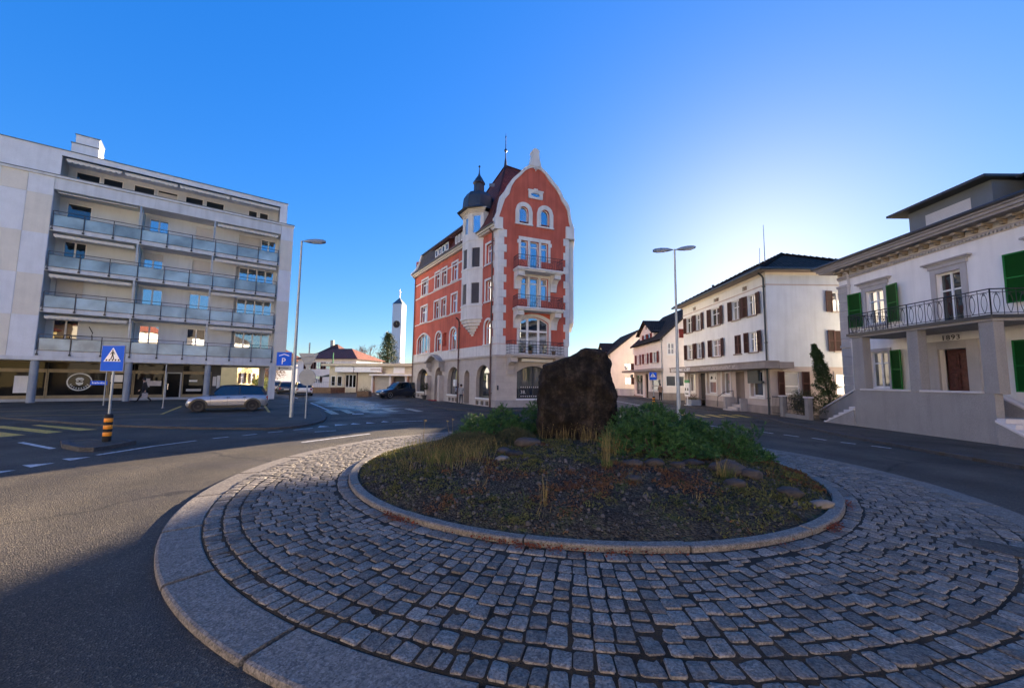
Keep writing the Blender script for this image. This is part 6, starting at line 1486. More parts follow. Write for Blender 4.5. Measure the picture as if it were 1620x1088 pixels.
# ------------------------------------------------------------------ cars
def car(name,label,loc,rz,L,W,H,paint,roof,hood=.62,cab=(-.16,.10),rear=.94,rim='alloy',group=None,wb=.57,clad=False,belt=.60,plate_=True,wheel_r=.325):
    """x forward; lofted lower body, greenhouse, roof, wheels, lamps"""
    t=thing(name,label,'car',loc,rz,group)
    bz=.20; be=H*belt; w=W/2
    # stations: x, top z, half width, bottom z
    st=[(-.5,be*.70,.80,.42),(-.485,be*.90,.88,.30),(-.46,be*.985,.94,.24),(-.30,be,.99,.20),(0,be*.985,1.0,.20),(.18,be*.96,1.0,.20),(.26,be*.93,.99,.20),(.38,be*.86,.97,.21),(.45,be*.78,.91,.23),(.485,be*.68,.82,.26),(.5,be*.56,.72,.32)]
    q=MB(); rings=[]
    for fx,zt,hw,zb in st:
        x=fx*L; a=hw*w; zm_=zb+(zt-zb)*.52
        half=[(0,zb),(a*.80,zb),(a*.955,zb+.07),(a,zm_),(a*.985,zb+(zt-zb)*.80),(a*.90,zt-.015),(a*.80,zt+.01),(0,zt+.025)]
        rings.append([Vector((x,p,z)) for p,z in half]+[Vector((x,-p,z)) for p,z in half[-2:0:-1]])
    k=len(rings[0]); base=len(q.v); q.v+= [v for r in rings for v in r]
    for i in range(len(rings)-1):
        for j in range(k): q.f.append((base+i*k+j,base+i*k+(j+1)%k,base+(i+1)*k+(j+1)%k,base+(i+1)*k+j)); q.m.append(0); q.uv.append(None)
    q.f.append(tuple(base+j for j in range(k))); q.f.append(tuple(base+(len(rings)-1)*k+j for j in range(k))); q.m+=[0,0]; q.uv+=[None,None]
    body=q.build('body',paint,t,local=True,smooth='auto')
    fb,ft,rt,rb=.23*L,cab[1]*L,-.40*L*rear/.94,-.475*L*rear/.94
    hb,ht=.86*w,.66*w; zb,zt=be-.01,H-.05
    P={}
    for nm,x,hw,z in(('fb',fb,hb*.94,be*.95),('ft',ft,ht*.97,zt),('rt',rt,ht*.95,zt-.04),('rb',rb,hb*.92,zb)): P[nm]=(Vector((x,-hw,z)),Vector((x,hw,z)))
    mx=(ft+rt)/2; P['mt']=(Vector((mx,-ht,zt+.02)),Vector((mx,ht,zt+.02))); P['mb']=(Vector((mx,-hb,zb)),Vector((mx,hb,zb)))
    g=MB(); g.face([P['fb'][0],P['fb'][1],P['ft'][1],P['ft'][0]]); g.face([P['rb'][1],P['rb'][0],P['rt'][0],P['rt'][1]])
    for s_ in(0,1): g.face([P['fb'][s_],P['mb'][s_],P['mt'][s_],P['ft'][s_]]); g.face([P['mb'][s_],P['rb'][s_],P['rt'][s_],P['mt'][s_]])
    g.build('windows','car_glass',t,local=True)
    g=MB(); xs=[ft-.02,mx,rt+.0]; 
    ring=lambda x,hw,z:[Vector((x,-hw*1.03,z-.03)),Vector((x,-hw*.93,z+.02)),Vector((x,-hw*.4,z+.045)),Vector((x,hw*.4,z+.045)),Vector((x,hw*.93,z+.02)),Vector((x,hw*1.03,z-.03))]
    rr=[ring(ft+.06,ht*.97,zt-.035),ring(ft-.10,ht*.98,zt),ring(mx,ht,zt+.02),ring(rt+.12,ht*.96,zt-.02),ring(rt-.10,ht*.95,zt-.06)]
    for a,b in zip(rr[:-1],rr[1:]):
        for j in range(5): g.face([a[j],a[j+1],b[j+1],b[j]])
    g.face(rr[0]); g.face(rr[-1]); 
    g.build('roof',roof,t,local=True,smooth='auto')
    g=MB()
    for s_ in(0,1):
        sg=(-1,1)[s_]; o=Vector((0,sg*.008,.004))
        for a,b,r in(('fb','ft',.032),('rb','rt',.05)): g.tube([P[a][s_]+o,P[b][s_]+o],r,6)
        g.tube([P['mb'][s_]+o+Vector((.06,0,0)),P['mt'][s_]+o+Vector((.06,0,0))],.03,6); g.tube([P['fb'][s_]+o,P['mb'][s_]+o,P['rb'][s_]+o],.018,6)
    g.build('pillars','black_gloss',t,local=True)
    for xx in(wb/2*L+.02*L,-wb/2*L+.02*L):
        for sg in(-1,1):
            yy=sg*(w-.075)
            def T(a,b,c,xx=xx,yy=yy): return Vector((xx+a,yy+c,wheel_r+b))
            g=MB(); R_w=wheel_r
            g.lathe([(R_w*.62,-.10),(R_w*.93,-.105),(R_w,-.085),(R_w,.085),(R_w*.93,.105),(R_w*.62,.10)],(0,0,0),24,T=T); wh=g.build('wheel','black',t,local=True,smooth='auto')
            g=MB(); o_=sg*.085
            for i in range(5):
                a=2*PI*i/5; ca,sa=math.cos(a),math.sin(a)
                pts=[(-.035,.05),(.035,.05),(.05,R_w*.6),(-.05,R_w*.6)]; g.face([T(ca*v-sa*u,sa*v+ca*u,o_+sg*.012) for u,v in pts])
            ring_=[(R_w*.55,0),(R_w*.64,0)]
            for i in range(24):
                a,b=2*PI*i/24,2*PI*(i+1)/24; g.face([T(R_w*.54*math.cos(a),R_w*.54*math.sin(a),o_+sg*.014),T(R_w*.54*math.cos(b),R_w*.54*math.sin(b),o_+sg*.014),T(R_w*.66*math.cos(b),R_w*.66*math.sin(b),o_+sg*.02),T(R_w*.66*math.cos(a),R_w*.66*math.sin(a),o_+sg*.02)])
            g.lathe([(.06,o_+sg*.0),(.06,o_+sg*.018)],(0,0,0),12,T=T); g.build('rim',rim,wh,local=True)
            g=MB()   # dark arch lip and wheel house
            for i in range(14):
                a,b=PI*(-.06+1.12*i/14),PI*(-.06+1.12*(i+1)/14); r0,r1=R_w*.98,R_w*(1.28 if clad else 1.14); yo=sg*(w+.010); 
                g.face([(xx+r0*math.cos(a),yo,R_w+r0*math.sin(a)),(xx+r0*math.cos(b),yo,R_w+r0*math.sin(b)),(xx+r1*math.cos(b),yo-sg*.01,R_w+r1*math.sin(b)),(xx+r1*math.cos(a),yo-sg*.01,R_w+r1*math.sin(a))])
            g.prism([(xx+R_w*1.1*math.cos(PI*i/12),R_w+R_w*1.1*math.sin(PI*i/12)) for i in range(13)]+[(xx-R_w*1.1,.18),(xx+R_w*1.1,.18)],sg*(w-.28),sg*(w+.004),wp)
            g.build('wheel_arch','black_gloss' if clad else 'black',t,local=True)
    g=MB(); 
    for sg in(-1,1): g.box(-.36*L,.37*L,sg*w*.995-.02,sg*w*.995+.012,.19,.30 if not clad else .36)
    g.box(.44*L,.497*L,-.62*w,.62*w,.22,.36); g.box(-.502*L,-.45*L,-.78*w,.78*w,.27,.43); g.build('lower_trim','black_gloss',t,local=True,bevel=.02)
    for sg in(-1,1):
        g=MB(); g.lathe([(.02,-.06),(.13,-.05),(.14,.02),(.08,.06)],(0,0,0),14,T=lambda a,b,c,sg=sg:Vector((.462*L+c*.9-abs(a)*.2,sg*.70*w+a*.9,be*.68+b*.85))); g.build('headlight','lamp_clear',t,local=True,smooth='auto')
        g=MB(); g.box(-.497*L,-.455*L,sg*.74*w-.11,sg*.74*w+.11,be*.66,be*.90); g.build('tail_light','lamp_red',t,local=True,bevel=.02)
        g=MB(); g.box(.165*L,.205*L,sg*w*1.0-.02,sg*w*1.0+sg*.14,be+.02,be+.14); g.build('wing_mirror','black_gloss',t,local=True,bevel=.03)
        g=MB()
        for xx in(.01*L,.21*L,-.2*L): g.box(xx-.004,xx+.004,sg*w*1.0-.004,sg*w*1.0+.004,.38,be-.07)
        for xx in(-.02*L,-.22*L): g.box(xx,xx+.16,sg*w*.99-.01,sg*w*.99+.03,be-.15,be-.12)
        g.build('door_seam','black',t,local=True)
    g=MB(); g.box(.47*L,.503*L,-.42*w,.42*w,be*.42,be*.62); g.build('grille','black_gloss',t,local=True,bevel=.02)
    g=MB(); g.box(-.508*L,-.49*L,-.26,.26,be*.62,be*.62+.11); g.box(.497*L,.506*L,-.26,.26,.36,.47); g.build('number_plate','plate',t,local=True)
    g=MB(); g.tube([(ft-.1,.9*ht,zt+.03),(mx,.93*ht,zt+.06),(rt+.2,.9*ht,zt+.01)],.018,5); g.tube([(ft-.1,-.9*ht,zt+.03),(mx,-.93*ht,zt+.06),(rt+.2,-.9*ht,zt+.01)],.018,5); g.build('roof_rail','chrome' if not clad else 'black_gloss',t,local=True)
    return t
ang=math.atan2(A.u.y,A.u.x)
car('estate_car','silver estate car with black roof parked in front of the shops',(-16.3,23.25,.07),R(31)+PI,3.8,1.80,1.46,'silver_paint','black_gloss',rim='rim_dark',clad=True,wb=.65,belt=.63)
car('dark_suv','dark blue sports utility car parked half behind the red corner house',(-11.75,42.3,.02),R(222),4.8,1.92,1.64,'blue_paint','blue_paint',belt=.60,wheel_r=.36,wb=.6)
car('white_car','white car seen from behind on the left side street',(-23.9,45.8,.0),R(123),4.3,1.82,1.52,'white_paint','white_paint')
car('champagne_car','sunlit champagne coloured car parked along the left kerb',(-32.0,54.2,.0),R(123),4.3,1.8,1.55,'champagne_paint','champagne_paint')
car('dark_car','dark grey car parked behind the white one by the left kerb',(-27.6,48.9,.0),R(123),4.2,1.75,1.5,'grey_paint','grey_paint')
# ------------------------------------------------------------------ people
def person(label,loc,rz,h,pose,top_m,leg_m,hair='hair_dark',build_=1.0,carry=None):
    """one skinned body; clothing by height; separate hair"""
    t=thing('person',label,'person',loc,rz); k=h/1.75
    J={'pel':(0,0,.95),'sp':(.01,0,1.15),'ch':(.02,0,1.36),'nk':(.03,0,1.50),'hb':(.04,0,1.58),'hd':(.055,0,1.68),
       'lh':(0,.10,.90),'rh':(0,-.10,.90),'ls':(.01,.19,1.42),'rs':(.01,-.19,1.42)}
    J.update(pose)
    rad={'pel':.135,'sp':.125,'ch':.135,'nk':.055,'hb':.075,'hd':.085,'lh':.10,'rh':.10,'ls':.075,'rs':.075,'lk':.068,'rk':.068,'la':.048,'ra':.048,'lt':.038,'rt':.038,'le':.05,'re':.05,'lw':.036,'rw':.036,'lf':.026,'rf':.026}
    E=[('pel','sp'),('sp','ch'),('ch','nk'),('nk','hb'),('hb','hd'),('pel','lh'),('pel','rh'),('lh','lk'),('lk','la'),('la','lt'),('rh','rk'),('rk','ra'),('ra','rt'),('ch','ls'),('ch','rs'),('ls','le'),('le','lw'),('lw','lf'),('rs','re'),('re','rw'),('rw','rf')]
    names=list(J); me=bpy.data.meshes.new('body'); me.from_pydata([Vector(J[n])*k for n in names],[(names.index(a),names.index(b)) for a,b in E],[])
    o=bpy.data.objects.new('body',me); C.objects.link(o)
    sk=o.modifiers.new('skin','SKIN'); sk.use_smooth_shade=True
    for i,n in enumerate(names):
        r=rad[n]*k*(build_ if n in('pel','sp','ch','lh','rh','ls','rs') else 1); me.skin_vertices[0].data[i].radius=(r,r*(1.15 if n in('pel','sp','ch') else 1))
        me.skin_vertices[0].data[i].use_root=(n=='pel')
    o.modifiers.new('sub','SUBSURF').levels=2; o.modifiers['sub'].render_levels=2
    dg=bpy.context.evaluated_depsgraph_get(); dg.update(); m2=bpy.data.meshes.new_from_object(o.evaluated_get(dg)); bpy.data.objects.remove(o); 
    m2.name='body'; b=bpy.data.objects.new('body',m2); C.objects.link(b); b.parent=t; ROOT[b.name]=Vector((0,0,0))
    m2.materials.clear()
    for mm in(top_m,leg_m,'skin','black'): m2.materials.append(M[mm])
    for p in m2.polygons:
        c=p.center/k; hand=min((Vector(J[n])-c).length for n in('lf','rf'))
        p.material_index=2 if(c.z>1.49 or hand<.075) else 3 if c.z<.09 else 1 if c.z<.88 else 0
        p.use_smooth=True
    hp=Vector(J['hd'])*k
    q=MB(); q.lathe([(.02,.115),(.07,.10),(.098,.05),(.102,-.01),(.092,-.06),(.05,-.08)],tuple(hp+Vector((-.018,0,.01))),14); q.build('hair',hair,t,local=True,smooth='auto')
    q=MB(); q.lathe([(.004,-.02),(.016,-.012),(.010,.02),(.003,.035)],tuple(hp+Vector((.088*k,0,-.02))),8)
    for s_ in(-1,1): q.lathe([(.004,-.03),(.012,-.01),(.014,.02),(.004,.035)],tuple(hp+Vector((0,s_*.088*k,-.01))),8)
    q.build('face','skin',t,local=True,smooth='auto')
    q=MB()
    for s_ in(-1,1): q.lathe([(.003,-.008),(.009,0),(.003,.008)],tuple(hp+Vector((.078*k,s_*.032,.008))),8)
    q.box(hp.x+.068*k,hp.x+.083*k,-.022,.022,hp.z-.058,hp.z-.05); q.build('eyes_and_mouth','hair_dark',t,local=True)
    q=MB()
    for f,w,sg in(('lf','lw',1),('rf','rw',-1)):
        d=(Vector(J[f])-Vector(J[w])).normalized(); x=Vector((1,0,0)); p0=Vector(J[f])*k
        for i in range(4): a=p0+x*(i-1.5)*.017; q.tube([a,a+d*.05+Vector((.0,-sg*.006,0)),a+d*.08+Vector((.004,-sg*.022,0))],[.010,.009,.007],5)
        a=p0+x*.028-d*.03; q.tube([a,a+x*.022+d*.03,a+x*.024+d*.055],[.011,.010,.008],5)
    q.build('fingers','skin',t,local=True,smooth='auto')
    if carry:
        q=MB(); c=Vector(J[carry])*k+Vector((0,0,-.30)); q.box(c.x-.16,c.x+.16,c.y-.05,c.y+.05,c.z-.17,c.z+.17); q.tube([c+Vector((-.09,0,.17)),Vector(J[carry])*k,c+Vector((.09,0,.17))],.012,5); 
        tb=thing('carrier_bag','pale carrier bag held by the person walking past the shops','bag',tuple(Matrix.Translation(loc)@(Matrix.Rotation(rz,4,'Z')@c)),rz); 
        q2=MB(); q2.v=[v-c for v in q.v]; q2.f,q2.m,q2.uv=q.f,q.m,q.uv; q2.build('bag','bag',tb,local=True,bevel=.03)
walk={'lk':(.20,.10,.52),'la':(.36,.10,.12),'lt':(.50,.10,.06),'rk':(-.05,-.10,.50),'ra':(-.38,-.10,.16),'rt':(-.30,-.10,.05),'le':(-.14,.25,1.16),'lw':(-.08,.26,.92),'lf':(-.06,.26,.83),'re':(.10,-.25,1.16),'rw':(.26,-.24,.96),'rf':(.31,-.24,.88),'hd':(.09,0,1.67)}
person('person in dark hooded coat striding past the shop front with a bag',(-26.6,29.1,.07),ang+PI,1.74,walk,'cloth_black','cloth_black',build_=1.2,carry='lf')
stand={'lk':(.02,.11,.50),'la':(0,.12,.09),'lt':(.13,.13,.04),'rk':(.01,-.11,.50),'ra':(-.01,-.12,.09),'rt':(.12,-.14,.04),'le':(.02,.27,1.16),'lw':(.14,.17,1.02),'lf':(.19,.09,1.03),'re':(.02,-.27,1.16),'rw':(.14,-.17,1.02),'rf':(.19,-.09,1.06)}
person('person standing in brown jacket and dark trousers before the pink house',(15.35,41.3,.09),R(215),1.68,stand,'cloth_brown','cloth_black',build_=1.15)
stand2=dict(stand); stand2.update({'lw':(.05,.27,.93),'lf':(.07,.27,.84),'rw':(.05,-.27,.93),'rf':(.07,-.27,.84)})
person('person in grey top and navy trousers by the side door of the red house',(-4.05,32.35,.06),R(250),1.52,stand2,'cloth_grey','cloth_navy')
# ------------------------------------------------------------------ roundabout planting
RXC,RYC=1.63,10.15
rk=[(-.02,-.95,.98,.55),(.3,-.95,.99,.56),(.7,-.95,.97,.56),(1.1,-.95,.95,.55),(1.5,-.94,.91,.53),(1.82,-.93,.88,.50),(1.96,-.88,.86,.47),(2.05,-.66,.85,.43),(2.13,-.36,.83,.40),(2.21,-.10,.79,.37),(2.29,.02,.73,.33),(2.36,.10,.64,.27),(2.40,.22,.50,.15)]
mb=MB(); ns=112; zb=.42
fine=[]
for a,b in zip(rk[:-1],rk[1:]):
    n=max(1,int((b[0]-a[0])/.028))
    for i in range(n): fine.append([a[j]+(b[j]-a[j])*i/n for j in range(4)])
fine.append(list(rk[-1]))
for h,xl,xr,dp in fine:
    cx,hw=(xl+xr)/2,(xr-xl)/2
    for k in range(ns):
        a=2*PI*k/ns; ca,sa=math.cos(a),math.sin(a); e=.55
        x=cx+hw*math.copysign(abs(ca)**e,ca); y=dp*math.copysign(abs(sa)**e,sa)
        p=Vector((x,y,h)); d=.085*noise.noise(p*1.7+Vector((4,1,9)))+.045*noise.noise(p*4.2)+.022*noise.noise(p*9)-.022*abs(noise.noise(p*5+Vector((7,2,1))))+.012*noise.noise(p*22)
        nrm=Vector((ca,sa,0)); q=p+nrm*d; mb.v.append(Vector((RXC+q.x,RYC+q.y,zb+h+.04*noise.noise(p*3+Vector((9,9,0)))*min(1,h))))
nl=len(fine)
for i in range(nl-1):
    for k in range(ns): mb.f.append((i*ns+k,i*ns+(k+1)%ns,(i+1)*ns+(k+1)%ns,(i+1)*ns+k)); mb.m.append(0); mb.uv.append(None)
mb.f.append(tuple((nl-1)*ns+k for k in range(ns))); mb.m.append(0); mb.uv.append(None)
tag(mb.build('standing_stone','rock',smooth=True),'tall dark brown standing stone with a notched top in the middle of the roundabout','stone')
def shoots(q,x,y,z,n,spread,hgt,tip=None,s=.056):
    """needle tufts along short upcurved shoots"""
    for _ in range(n):
        a=rnd(0,2*PI); r=spread*math.sqrt(random.random()); dirv=Vector((math.cos(a)*r*1.4/spread*.55,math.sin(a)*r*1.4/spread*.55,.9+rnd(-.2,.3))).normalized()
        base=Vector((x+math.cos(a)*r,y+math.sin(a)*r,z+rnd(-.10,.10)))
        ln=rnd(.10,.2)*hgt
        for j in range(28):
            f=j/28; p=base+dirv*ln*f; sd=Vector((rnd(-1,1),rnd(-1,1),rnd(-.6,.9))); e=(dirv*(.25+.75*f)+sd*.95).normalized()*s*rnd(.65,1.05); w=e.cross(Vector((rnd(-1,1),rnd(-1,1),rnd(-1,1)))).normalized()*.0078
            q.face([p-w,p+w,p+e],1 if(tip and f>.6 and random.random()<.6) else 0)
def dome(q,c,R_,tip=None):
    """rounded head of short needle-covered shoots"""
    for _ in range(int(rnd(9,14))):
        d=Vector((rnd(-1,1),rnd(-1,1),rnd(-.25,1.2))).normalized(); b0=c+d*R_*.25; ln=R_*rnd(.7,1.1)
        for j in range(17):
            f=j/17; p=b0+d*ln*f; sd=Vector((rnd(-1,1),rnd(-1,1),rnd(-1,1)))
            e=(d*(.35+.8*f)+sd*.8).normalized()*R_*rnd(.32,.55); w=e.cross(Vector((rnd(-1,1),rnd(-1,1),rnd(-1,1)))).normalized()*.0085
            q.face([p-w,p+w,p+e],1 if(tip and f>.5 and random.random()<.6) else 0)
def pine(cx,cy,rx,ry,h,n,label,tips=0,seed=1,extra=()):
    random.seed(seed)
    t=thing('dwarf_pine',label,'shrub',(cx,cy,zm(cx,cy)),0,'dwarf mountain pines on the roundabout')
    q=MB(); tr=MB(); used=[]
    for i in range(n*3):
        a=rnd(0,2*PI); r=math.sqrt(random.random()); lump=.72+.5*noise.noise(Vector((math.cos(a)*r*2.3+seed*3,math.sin(a)*r*2.3,seed)))
        x,y=cx+rx*r*math.cos(a),cy+ry*r*math.sin(a); g=zm(x,y) if math.hypot(x-CX,y-CY)<RI-.2 else .25
        top_=g+h*max(.16,(1-r**2.3))*lump*1.15
        z=top_ if random.random()<.7 else g+(top_-g)*rnd(.2,.85)
        cand=Vector((x,y,z))
        if any((cand-p_).length_squared<.029 for p_ in used): continue
        used.append(cand); dome(q,cand,rnd(.095,.155),tips and random.random()<tips)
        if len(used)%4==0: tr.tube([(cx+(x-cx)*.15,cy+(y-cy)*.15,g),(cx+(x-cx)*.6,cy+(y-cy)*.6,g+(z-g)*.35),(x,y,z)],[.03,.022,.008],5)
    for x,y,z in extra:
        for _ in range(3): shoots(q,x+rnd(-.1,.1),y+rnd(-.1,.1),z+rnd(-.05,.08),3,.06,1.2)
        tr.tube([(cx+(x-cx)*.5,cy+(y-cy)*.5,z-.2),(x,y,z)],[.02,.008],5)
    q.build('foliage',['pine','pine_light'],t); tr.build('branches','bark',t)
pine(3.0,8.35,1.15,.78,.74,520,'broad dwarf pine directly right of the standing stone, nearest the camera',seed=3)
pine(3.55,9.5,1.5,1.0,.88,700,'tallest dwarf pine behind the others to the right of the stone',seed=5)
pine(4.65,9.0,1.0,.8,.66,420,'rightmost dwarf pine, reaching out over the kerb with one long branch',seed=8,extra=((5.45,9.2,.72),(5.62,9.25,.80),(5.3,9.05,.62)))
pine(-.45,11.0,1.1,.8,.68,460,'dwarf pine left of the standing stone with a few pale yellow shoots',tips=.05,seed=11)
pine(.65,11.3,.55,.5,.95,120,'upright light green young pine just left of the standing stone',seed=14)
random.seed(21)
def on_mound(rmax=RI-.3):
    while True:
        r=rmax*math.sqrt(random.random()); a=rnd(0,2*PI); x,y=CX+r*math.cos(a),CY+r*math.sin(a)
        return x,y
def cushion(x,y,r,h,m,label,n=2600):
    q=MB()
    for _ in range(n):
        a=rnd(0,2*PI); rr=math.sqrt(random.random()); k=1+.25*noise.noise(Vector((math.cos(a)*2,math.sin(a)*2,x))); px,py=x+r*rr*math.cos(a)*k,y+r*.8*rr*math.sin(a)*k
        z=zm(px,py)+h*(1-rr**2)*rnd(.55,1.05); e=Vector((rnd(-.6,.6),rnd(-.6,.6),rnd(.5,1))).normalized()*rnd(.05,.10); w=Vector((rnd(-1,1),rnd(-1,1),0)).normalized()*.006
        q.face([Vector((px,py,z))-w,Vector((px,py,z))+w,Vector((px,py,z))+e])
    tag(q.build('heather_cushion',m,None,loc=(x,y,zm(x,y))),label,'plant','low cushion plants')
cushion(-.85,8.9,.75,.30,'heather','dark green heather cushion on the left of the mound')
cushion(.05,9.35,.55,.30,'heather','brownish rounded heather cushion between the left pine and the boulder')
cushion(-1.25,9.75,.6,.2,'hedge','low dark cushion at the far left edge of the mound',1600)
# boulders one can tell apart
def boulder(x,y,r,label,m='boulder',fl=.62,seed=0):
    q=MB(); me=bmesh.new(); bmesh.ops.create_icosphere(me,subdivisions=3,radius=1)
    off=Vector((seed*3.1,seed*1.7,seed*.9)); s=Vector((r*rnd(1.0,1.35),r*rnd(.75,1.0),r*fl)); 
    vs=[Vector((v.co.x*s.x,v.co.y*s.y,v.co.z*s.z))*(1+.28*noise.noise(v.co*1.3+off)+.10*noise.noise(v.co*3.5+off)) for v in me.verts]
    fs=[tuple(v.index for v in f.verts) for f in me.faces]; me.free(); z=zm(x,y)+r*fl*.35; q.mesh([v+Vector((x,y,z)) for v in vs],fs)
    o=q.build('boulder',m,None,smooth=True,loc=(x,y,z)); tag(o,label,'boulder',group='boulders set in the gravel mound')
BL=[(-.15,7.55,.13,'small pale boulder at the right edge of the dry grass','boulder_pale'),(.08,7.75,.17,'dark boulder touching the small pale one beside the dry grass','boulder'),(.35,8.65,.27,'largest round boulder below the heather cushion','boulder'),(-.12,8.1,.16,'dark low boulder behind the pale one by the dry grass','boulder'),
 (2.55,7.25,.20,'greyish boulder in the middle of the row under the pines','boulder'),(2.95,7.2,.15,'small brown boulder leaning in the row under the pines','boulder'),(3.3,7.35,.18,'rounded dark boulder at the foot of the nearest pine','boulder'),(3.75,7.05,.34,'long flat boulder at the right end of the row','boulder'),(4.05,6.9,.22,'dark boulder touching the long flat one','boulder'),(2.15,7.15,.2,'boulder beside the tall grass stalks in the centre','boulder'),
 (3.5,6.35,.17,'low boulder alone in front of the long flat one','boulder'),(4.25,6.25,.2,'dark broad boulder near the right front of the kerb','boulder'),(4.55,6.0,.16,'small rounded boulder closest to the kerb on the right','boulder_pale'),(1.9,6.3,.15,'flat boulder alone in the bare gravel at the front','boulder')]
for i,b in enumerate(BL): boulder(b[0],b[1],b[2]*.80,b[3],b[4],fl=.55,seed=i+1)
# gravel, sedum carpet, dry grass: uncountable
q=MB()
for _ in range(5200):
    x,y=on_mound(RI-.25)
    if y>10.5: continue
    r=.008+.03*random.random()**4; z=zm(x,y)+r*.25; k=6; p=[Vector((x+r*rnd(.7,1.2)*math.cos(2*PI*i/k),y+r*rnd(.7,1.2)*math.sin(2*PI*i/k),z)) for i in range(k)]; tp=[v.lerp(Vector((x,y,0)),.4) for v in p]
    tp=[Vector((v.x,v.y,z+r*rnd(.5,.75))) for v in tp]; dn=[Vector((v.x,v.y,z-r)) for v in p]
    for i in range(k): j=(i+1)%k; q.face([p[i],p[j],tp[j],tp[i]]); q.face([dn[i],dn[j],p[j],p[i]])
    q.face(tp)
tag(q.build('gravel','pebbles',smooth=False),'loose grey and brown stones scattered over the planted mound','gravel',kind='stuff')
def clump(q,x,y,r,n,h,mi,w=.008,up=.8,s=.035):
    for _ in range(n):
        a=rnd(0,2*PI); rr=r*math.sqrt(random.random()); px,py=x+rr*math.cos(a),y+rr*math.sin(a)
        if math.hypot(px-CX,py-CY)>RI-.12: continue
        p=Vector((px,py,zm(px,py)+rnd(0,h))); e=Vector((rnd(-1,1),rnd(-1,1),rnd(.1,up))).normalized()*s*rnd(.6,1.3); ww=e.cross(Vector((rnd(-1,1),rnd(-1,1),rnd(-1,1)))).normalized()*s*.32
        q.face([p-ww,p+e*.5-ww*.4,p+e,p+e*.5+ww,p+ww*.3],mi)
q=MB()
for _ in range(2600):
    x,y=on_mound(RI-.25)
    if y>10.8: continue
    v=noise.noise(Vector((x*.9+5,y*.9,2)))
    if v<-.30: continue
    clump(q,x,y,rnd(.06,.2),int(rnd(10,34)),.03,1 if noise.noise(Vector((x*.7,y*.7,9)))>.14 else 0)
for _ in range(150):
    a=R(rnd(-35,75)); r=RI-rnd(.25,.9); clump(q,CX+r*math.cos(a),CY+r*math.sin(a),.16,40,.05,1 if random.random()<.55 else 0,s=.045)
tag(q.build('ground_cover',['sedum','sedum_red']),'low green and reddish sedum growing between the stones','ground cover',kind='stuff')
q=MB()
def blades(x,y,r,n,h,mi,lean=.38,heads=0.06):
    for _ in range(n):
        a=rnd(0,2*PI); rr=r*math.sqrt(random.random()); px,py=x+rr*math.cos(a),y+rr*math.sin(a)
        if math.hypot(px-CX,py-CY)>RI-.15: continue
        z=zm(px,py); hh=h*rnd(.5,1.1); d=Vector((rnd(-lean,lean),rnd(-lean,lean),1)); w=Vector((rnd(-1,1),rnd(-1,1),0)).normalized()*rnd(.002,.0042)
        p0=Vector((px,py,z-.01)); p1=p0+d*hh*.6; p2=p0+d*hh+Vector((d.x,d.y,-.3))*hh*.25
        q.face([p0-w,p0+w,p1+w*.8,p1-w*.8],mi); q.face([p1-w*.8,p1+w*.8,p2],mi)
        if heads and random.random()<heads:
            for _ in range(5): e=Vector((rnd(-1,1),rnd(-1,1),rnd(-1,1)))*.02; q.face([p2,p2+e,p2+e.cross(Vector((0,0,1)))+e*.5],mi)
for _ in range(70): x,y=rnd(-1.9,-.3),rnd(7.2,8.8); blades(x,y,.25,13,.34,0 if random.random()<.75 else 1)
for _ in range(40): x,y=rnd(-2.6,-1.0),rnd(8.0,10.8); blades(x,y,.28,14,.24,0 if random.random()<.6 else 1)
blades(1.62,6.9,.07,40,.85,0,.10); blades(1.62,6.85,.10,60,.22,1,.4); blades(3.55,6.7,.10,70,.28,1,.5); blades(3.5,6.75,.08,30,.42,0,.3); blades(.45,5.45,.05,14,.5,0,.12)
for _ in range(60): x,y=on_mound(RI-.4); blades(x,y,.12,12,.16,1 if random.random()<.6 else 0,.5)
for x,y in((1.3,9.6),(1.8,9.2),(2.4,8.6),(.9,9.8),(2.0,8.0)): blades(x,y,.25,70,.42,0,.2,.3)
tag(q.build('dry_grass',['straw','grass_green']),'dry straw coloured grass tufts on the mound','grass',kind='stuff')
# single tall seed stalks standing out against the road
for i,(x,y,h,l) in enumerate(((-2.3,10.6,.62,'seed stalk furthest left at the rim of the mound'),(-1.75,11.2,.5,'short seed stalk second from the left at the rim'),(-1.05,11.6,.62,'tall seed stalk nearest the left dwarf pine'),(-1.6,10.9,.55,'thin bent seed stalk between its two neighbours at the rim'))):
    t=thing('seed_stalk','dry '+l,'dry plant',(x,y,zm(x,y)),0,'dry seed stalks'); q=MB(); tp=(x+rnd(-.06,.06),y,zm(x,y)+h); q.tube([(x,y,zm(x,y)),(x+.02,y,zm(x,y)+h*.5),tp],.005,4); q.build('stem','straw',t)
    q=MB()
    for _ in range(26): e=Vector((rnd(-1,1),rnd(-1,1),rnd(-.3,.6)))*.035; p=Vector(tp); q.face([p,p+e,p+e*.7+Vector((.012,.0,.012))])
    q.build('seed_head','straw',t)
# fallen leaves in the gutter of the kerb
q=MB()
for a0,n,sp in((R(232),150,.06),(R(255),230,.10),(R(268),90,.10),(R(305),110,.035),(R(322),60,.05),(R(240),25,.2),(R(285),20,.3)):
    for _ in range(n):
        a=a0+random.gauss(0,sp*.7); r=RI+.02+abs(random.gauss(0,.05)); p=Vector((CX+r*math.cos(a),CY+r*math.sin(a),zr(r)+.012+rnd(0,.03))); e=Vector((rnd(-1,1),rnd(-1,1),rnd(-.4,.5))).normalized()*rnd(.02,.04); w=e.cross(Vector((rnd(-.3,.3),rnd(-.3,.3),1))).normalized()*.014
        q.face([p,p+e*.5+w,p+e,p+e*.5-w])
tag(q.build('fallen_leaves','fallen'),'rust brown fallen leaves gathered along the island kerb','leaves',kind='stuff')
